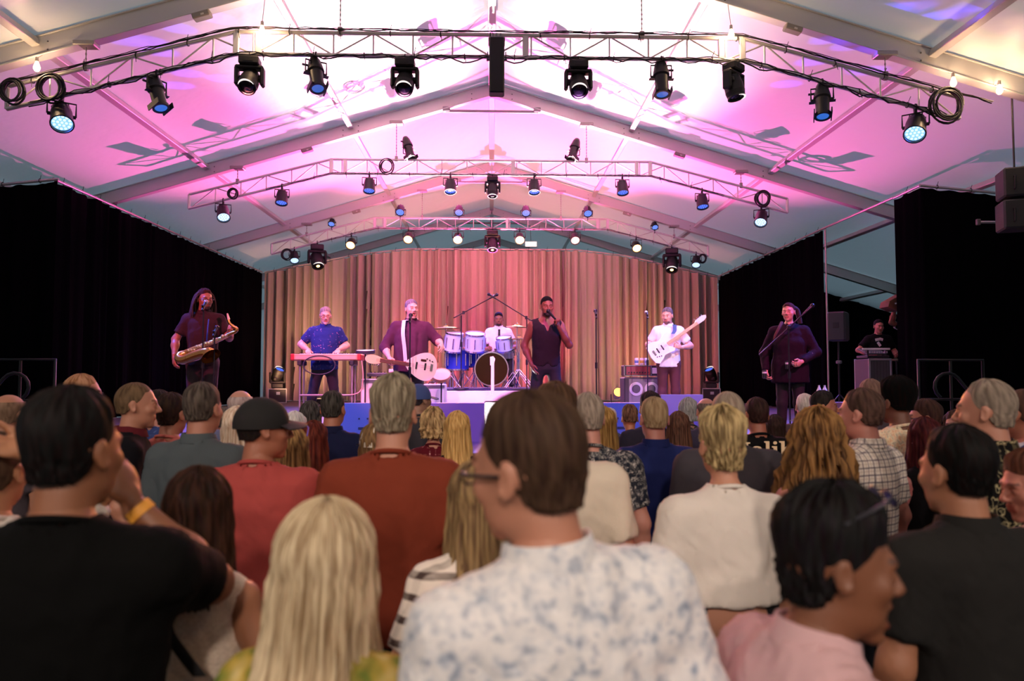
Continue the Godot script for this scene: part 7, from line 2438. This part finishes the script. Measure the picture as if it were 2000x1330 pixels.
	guest(1752, 748, 330, {"label": "person with a round black afro in a pink floral shirt", "yaw": -165.0, "skin": "6a4030", "hair": hr("060505", "0e0b0b", {"thick": 0.045, "front": 58, "side": 98, "back": 112, "lb": 0.03, "amp": 0.006, "freq": 9.0, "rough": 0.95}), "shirt": cloth("ffffff", rose, 3.0), "trousers": hexmat("2a2a34", 0.9)})
	guest(893, 806, 320, {"label": "woman with golden blonde hair in a black top", "sex": "f", "yaw": 188.0, "skin": "b87c64", "hair": hr("9a7440", "d8b070", long), "shirt": cloth("0e0d10"), "trousers": hexmat("2a2a34", 0.9)})
	guest(1808, 785, 300, {"label": "person with short dark brown hair and glasses looking across", "yaw": -120.0, "skin": "b07a66", "hair": hr("2c1c18", "4a302a", {"thick": 0.022, "front": 62, "lb": 0.05}), "glasses": "3a2a34", "shirt": cloth("2a2230"), "trousers": hexmat("23232b", 0.9)})
	guest(160, 734, 300, {"label": "ginger-haired man with glasses in profile", "yaw": 120.0, "skin": "c88a74", "hair": hr("8a5a3a", "c09070", short), "glasses": "2a2024", "shirt": cloth("3a3440"), "trousers": hexmat("23232b", 0.9)})
	guest(18, 771, 335, {"label": "bald man at the far stage corner", "yaw": 172.0, "skin": "b47c60", "hair": hr("6a5444", "8a705c", fringe), "shirt": cloth("4a4248"), "trousers": hexmat("23232b", 0.9)})
	guest(650, 766, 290, {"label": "man with slicked black-grey hair in a dark navy shirt", "yaw": 172.0, "skin": "a4664e", "hair": hr("1c1816", "4a4640", short), "shirt": cloth("161a38"), "collar": true, "trousers": hexmat("23232b", 0.9)})
	var scripted := guest(1478, 779, 290, {"label": "man with dark brown hair in a black T-shirt with cream script on the back", "skin": "9a5c48", "b": 1.06, "hair": hr("221412", "3a2420", short), "shirt": cloth("0d0c0f"), "trousers": hexmat("23232b", 0.9)})
	var tm := TextMesh.new()
	tm.text = "Malibu"
	var sf := SystemFont.new()
	sf.font_names = PackedStringArray(["Droid Serif"])
	sf.font_italic = true
	sf.font_weight = 700
	tm.font = sf
	tm.font_size = 40
	tm.pixel_size = 0.0036
	tm.depth = 0.004
	var tp := at(1502, 880, 4.66)
	put(tm, "lettering", hexmat("e8cfa8", 0.7), scripted, scripted.global_transform.affine_inverse() * Transform3D(Basis(), tp))
	put(MB.new().box(Vector3(0.06, -0.105, 0), Vector3(0.2, 0.008, 0.003)), "underline", hexmat("e8cfa8", 0.7), scripted, scripted.global_transform.affine_inverse() * Transform3D(Basis(), tp))
	guest(847, 802, 275, {"label": "woman with curly blonde hair in a maroon dotted top", "sex": "f", "skin": "b87a64", "hair": hr("6a4e34", "c8a878", {"thick": 0.03, "front": 60, "open": 55, "ls": 0.08, "lb": 0.09, "spread": -0.1, "amp": 0.016, "freq": 6.0, "wave": 0.01}), "shirt": cloth("ffffff", dots, 9.0), "trousers": hexmat("2a2a34", 0.9)})
	var bluetee := guest(470, 763, 280, {"label": "bald man in a blue T-shirt with white print on the back", "yaw": 170.0, "skin": "c08c74", "hair": hr("9a8a88", "b8a8a4", fringe), "shirt": cloth("606a8c"), "trousers": hexmat("23232b", 0.9)})
	for e in [[462, 851, 0.13], [452, 859, 0.05], [460, 869, 0.1], [462, 877, 0.07]]:
		put(MB.new().box(Vector3.ZERO, Vector3(e[2], 0.012, 0.003)), "printed_line", hexmat("d0d0e8", 0.8), bluetee, bluetee.global_transform.affine_inverse() * Transform3D(Basis(Vector3(0, 1, 0), -0.1), at(e[0], e[1], 4.83)))
	guest(310, 764, 275, {"label": "dark-haired person in a blue patterned shirt turned toward the drums", "yaw": 140.0, "skin": "b07c6c", "hair": hr("171413", "2c2624", short), "shirt": cloth("ffffff", drawn("bluepattern", 32, 32, "3a4a80", [[3, 5, 4, 4, "7a8ac0"], [18, 12, 4, 5, "7a8ac0"], [10, 24, 5, 3, "8a9ad0"]]), 8.0), "trousers": hexmat("23232b", 0.9)})
	guest(438, 797, 238, {"label": "person in a bright blue shirt half hidden beside the bald man", "yaw": 180.0, "skin": "b48070", "hair": hr("4a4440", "6a625c", short), "shirt": cloth("4a64b0"), "trousers": hexmat("23232b", 0.9)})
	guest(607, 787, 235, {"label": "woman with short dark streaked hair beside the navy shirt man", "sex": "f", "yaw": 170.0, "skin": "b07868", "hair": hr("221f1e", "5a5552", bob), "shirt": cloth("302e36"), "trousers": hexmat("23232b", 0.9)})
	guest(575, 808, 265, {"label": "white-haired woman behind the purple sunglasses", "sex": "f", "skin": "b8866e", "hair": hr("c0bcb8", "e8e6e2", bob), "shirt": cloth("6a6668"), "trousers": hexmat("23232b", 0.9)})
	guest(612, 825, 340, {"label": "woman with auburn hair in a white top", "sex": "f", "yaw": 176.0, "skin": "b87a66", "hair": hr("3a1410", "6a2c20", long), "shirt": cloth("e0cfc4"), "trousers": hexmat("2a2a34", 0.9)})
	guest(818, 752, 240, {"label": "person in a blue baseball cap by the stage edge", "yaw": 190.0, "hy": -50.0, "skin": "9a705c", "cap": hexmat("40508a", 0.85), "brim": Color("3c4a80"), "hair": hr("2a2228", "3a3038", crop), "shirt": cloth("3a383f"), "trousers": hexmat("23232b", 0.9)})
	guest(1008, 768, 250, {"label": "person with dark hair at the foot of the drum riser", "skin": "8a5a50", "hair": hr("2a2422", "4a403c", short), "shirt": cloth("3a3040"), "trousers": hexmat("23232b", 0.9)})
	guest(1047, 768, 218, {"label": "bald person in front of the lead singer", "skin": "c48a78", "hair": hr("8a7060", "a88c78", fringe), "shirt": cloth("5a4850"), "trousers": hexmat("23232b", 0.9)})
	guest(1190, 798, 212, {"label": "white-haired person at the blue-lit monitor", "skin": "b88c76", "hair": hr("a8a6a4", "d4d2d0", short), "shirt": cloth("4a4c58"), "trousers": hexmat("23232b", 0.9)})
	guest(1230, 794, 228, {"label": "woman with brown hair pinned in a bun and bare shoulders", "sex": "f", "skin": "c47a5c", "sleeve": "none", "hair": hr("3a2420", "8a6450", {"thick": 0.022, "front": 58, "lb": 0.03, "amp": 0.01, "freq": 6.0}), "shirt": cloth("2a2028"), "trousers": hexmat("2a2a34", 0.9)})
	guest(1270, 769, 262, {"label": "dark-haired person in front of the bass cabinet", "skin": "9a6450", "hair": hr("1e1418", "34242a", full), "shirt": cloth("2a2634"), "trousers": hexmat("23232b", 0.9)})
	guest(1325, 806, 278, {"label": "woman with long brown hair beside the navy polo", "sex": "f", "skin": "b8745c", "hair": hr("34201a", "6a4838", long), "shirt": cloth("a06048"), "sleeve": "none", "trousers": hexmat("2a2a34", 0.9)})
	guest(1344, 780, 212, {"label": "grey-haired woman under the deep blue monitor", "sex": "f", "skin": "b88a74", "hair": hr("7a7876", "b4b2b0", bob), "shirt": cloth("4a4850"), "trousers": hexmat("23232b", 0.9)})
	guest(1379, 778, 240, {"label": "bald man beside the charcoal shirt man's head", "skin": "b47e6a", "hair": hr("5a4c46", "7a6a62", fringe), "shirt": cloth("3a3448"), "trousers": hexmat("23232b", 0.9)})
	guest(1513, 812, 250, {"label": "woman with straight dark brown hair next to the script T-shirt", "sex": "f", "skin": "9a6050", "hair": hr("241614", "3c2824", long), "shirt": cloth("2a2230"), "trousers": hexmat("23232b", 0.9)})
	guest(1607, 768, 244, {"label": "laughing man with dark hair and beard looking sideways", "yaw": 70.0, "mouth": "open", "skin": "c07c64", "beard": "2a1a18", "hair": hr("171312", "302a28", {"thick": 0.022, "front": 56, "amp": 0.007}), "shirt": cloth("1c1c30"), "trousers": hexmat("23232b", 0.9)})
	guest(1572, 771, 222, {"label": "person with pale hair behind the orange cap", "yaw": 165.0, "skin": "c8907a", "hair": hr("b8aea6", "e2dad2", short), "shirt": cloth("5a484c"), "trousers": hexmat("23232b", 0.9)})
	guest(1594, 794, 290, {"label": "person in an orange-red cap with a grey peak", "yaw": 200.0, "hy": 60.0, "skin": "b87460", "cap": hexmat("c84a38", 0.85), "brim": Color("7a8090"), "hair": hr("4a3028", "6a4838", crop), "shirt": cloth("4a3440"), "trousers": hexmat("23232b", 0.9)})
	guest(1700, 743, 262, {"label": "person with sandy hair before the tall road case", "skin": "a87870", "hair": hr("6a5048", "8a6c60", short), "shirt": cloth("4a4048"), "trousers": hexmat("23232b", 0.9)})
	guest(1868, 806, 260, {"label": "person with curly dark hair, lit face, behind the grey-haired man", "yaw": -60.0, "skin": "b48470", "hair": hr("30221e", "523c34", bob), "shirt": cloth("3a3034"), "trousers": hexmat("23232b", 0.9)})
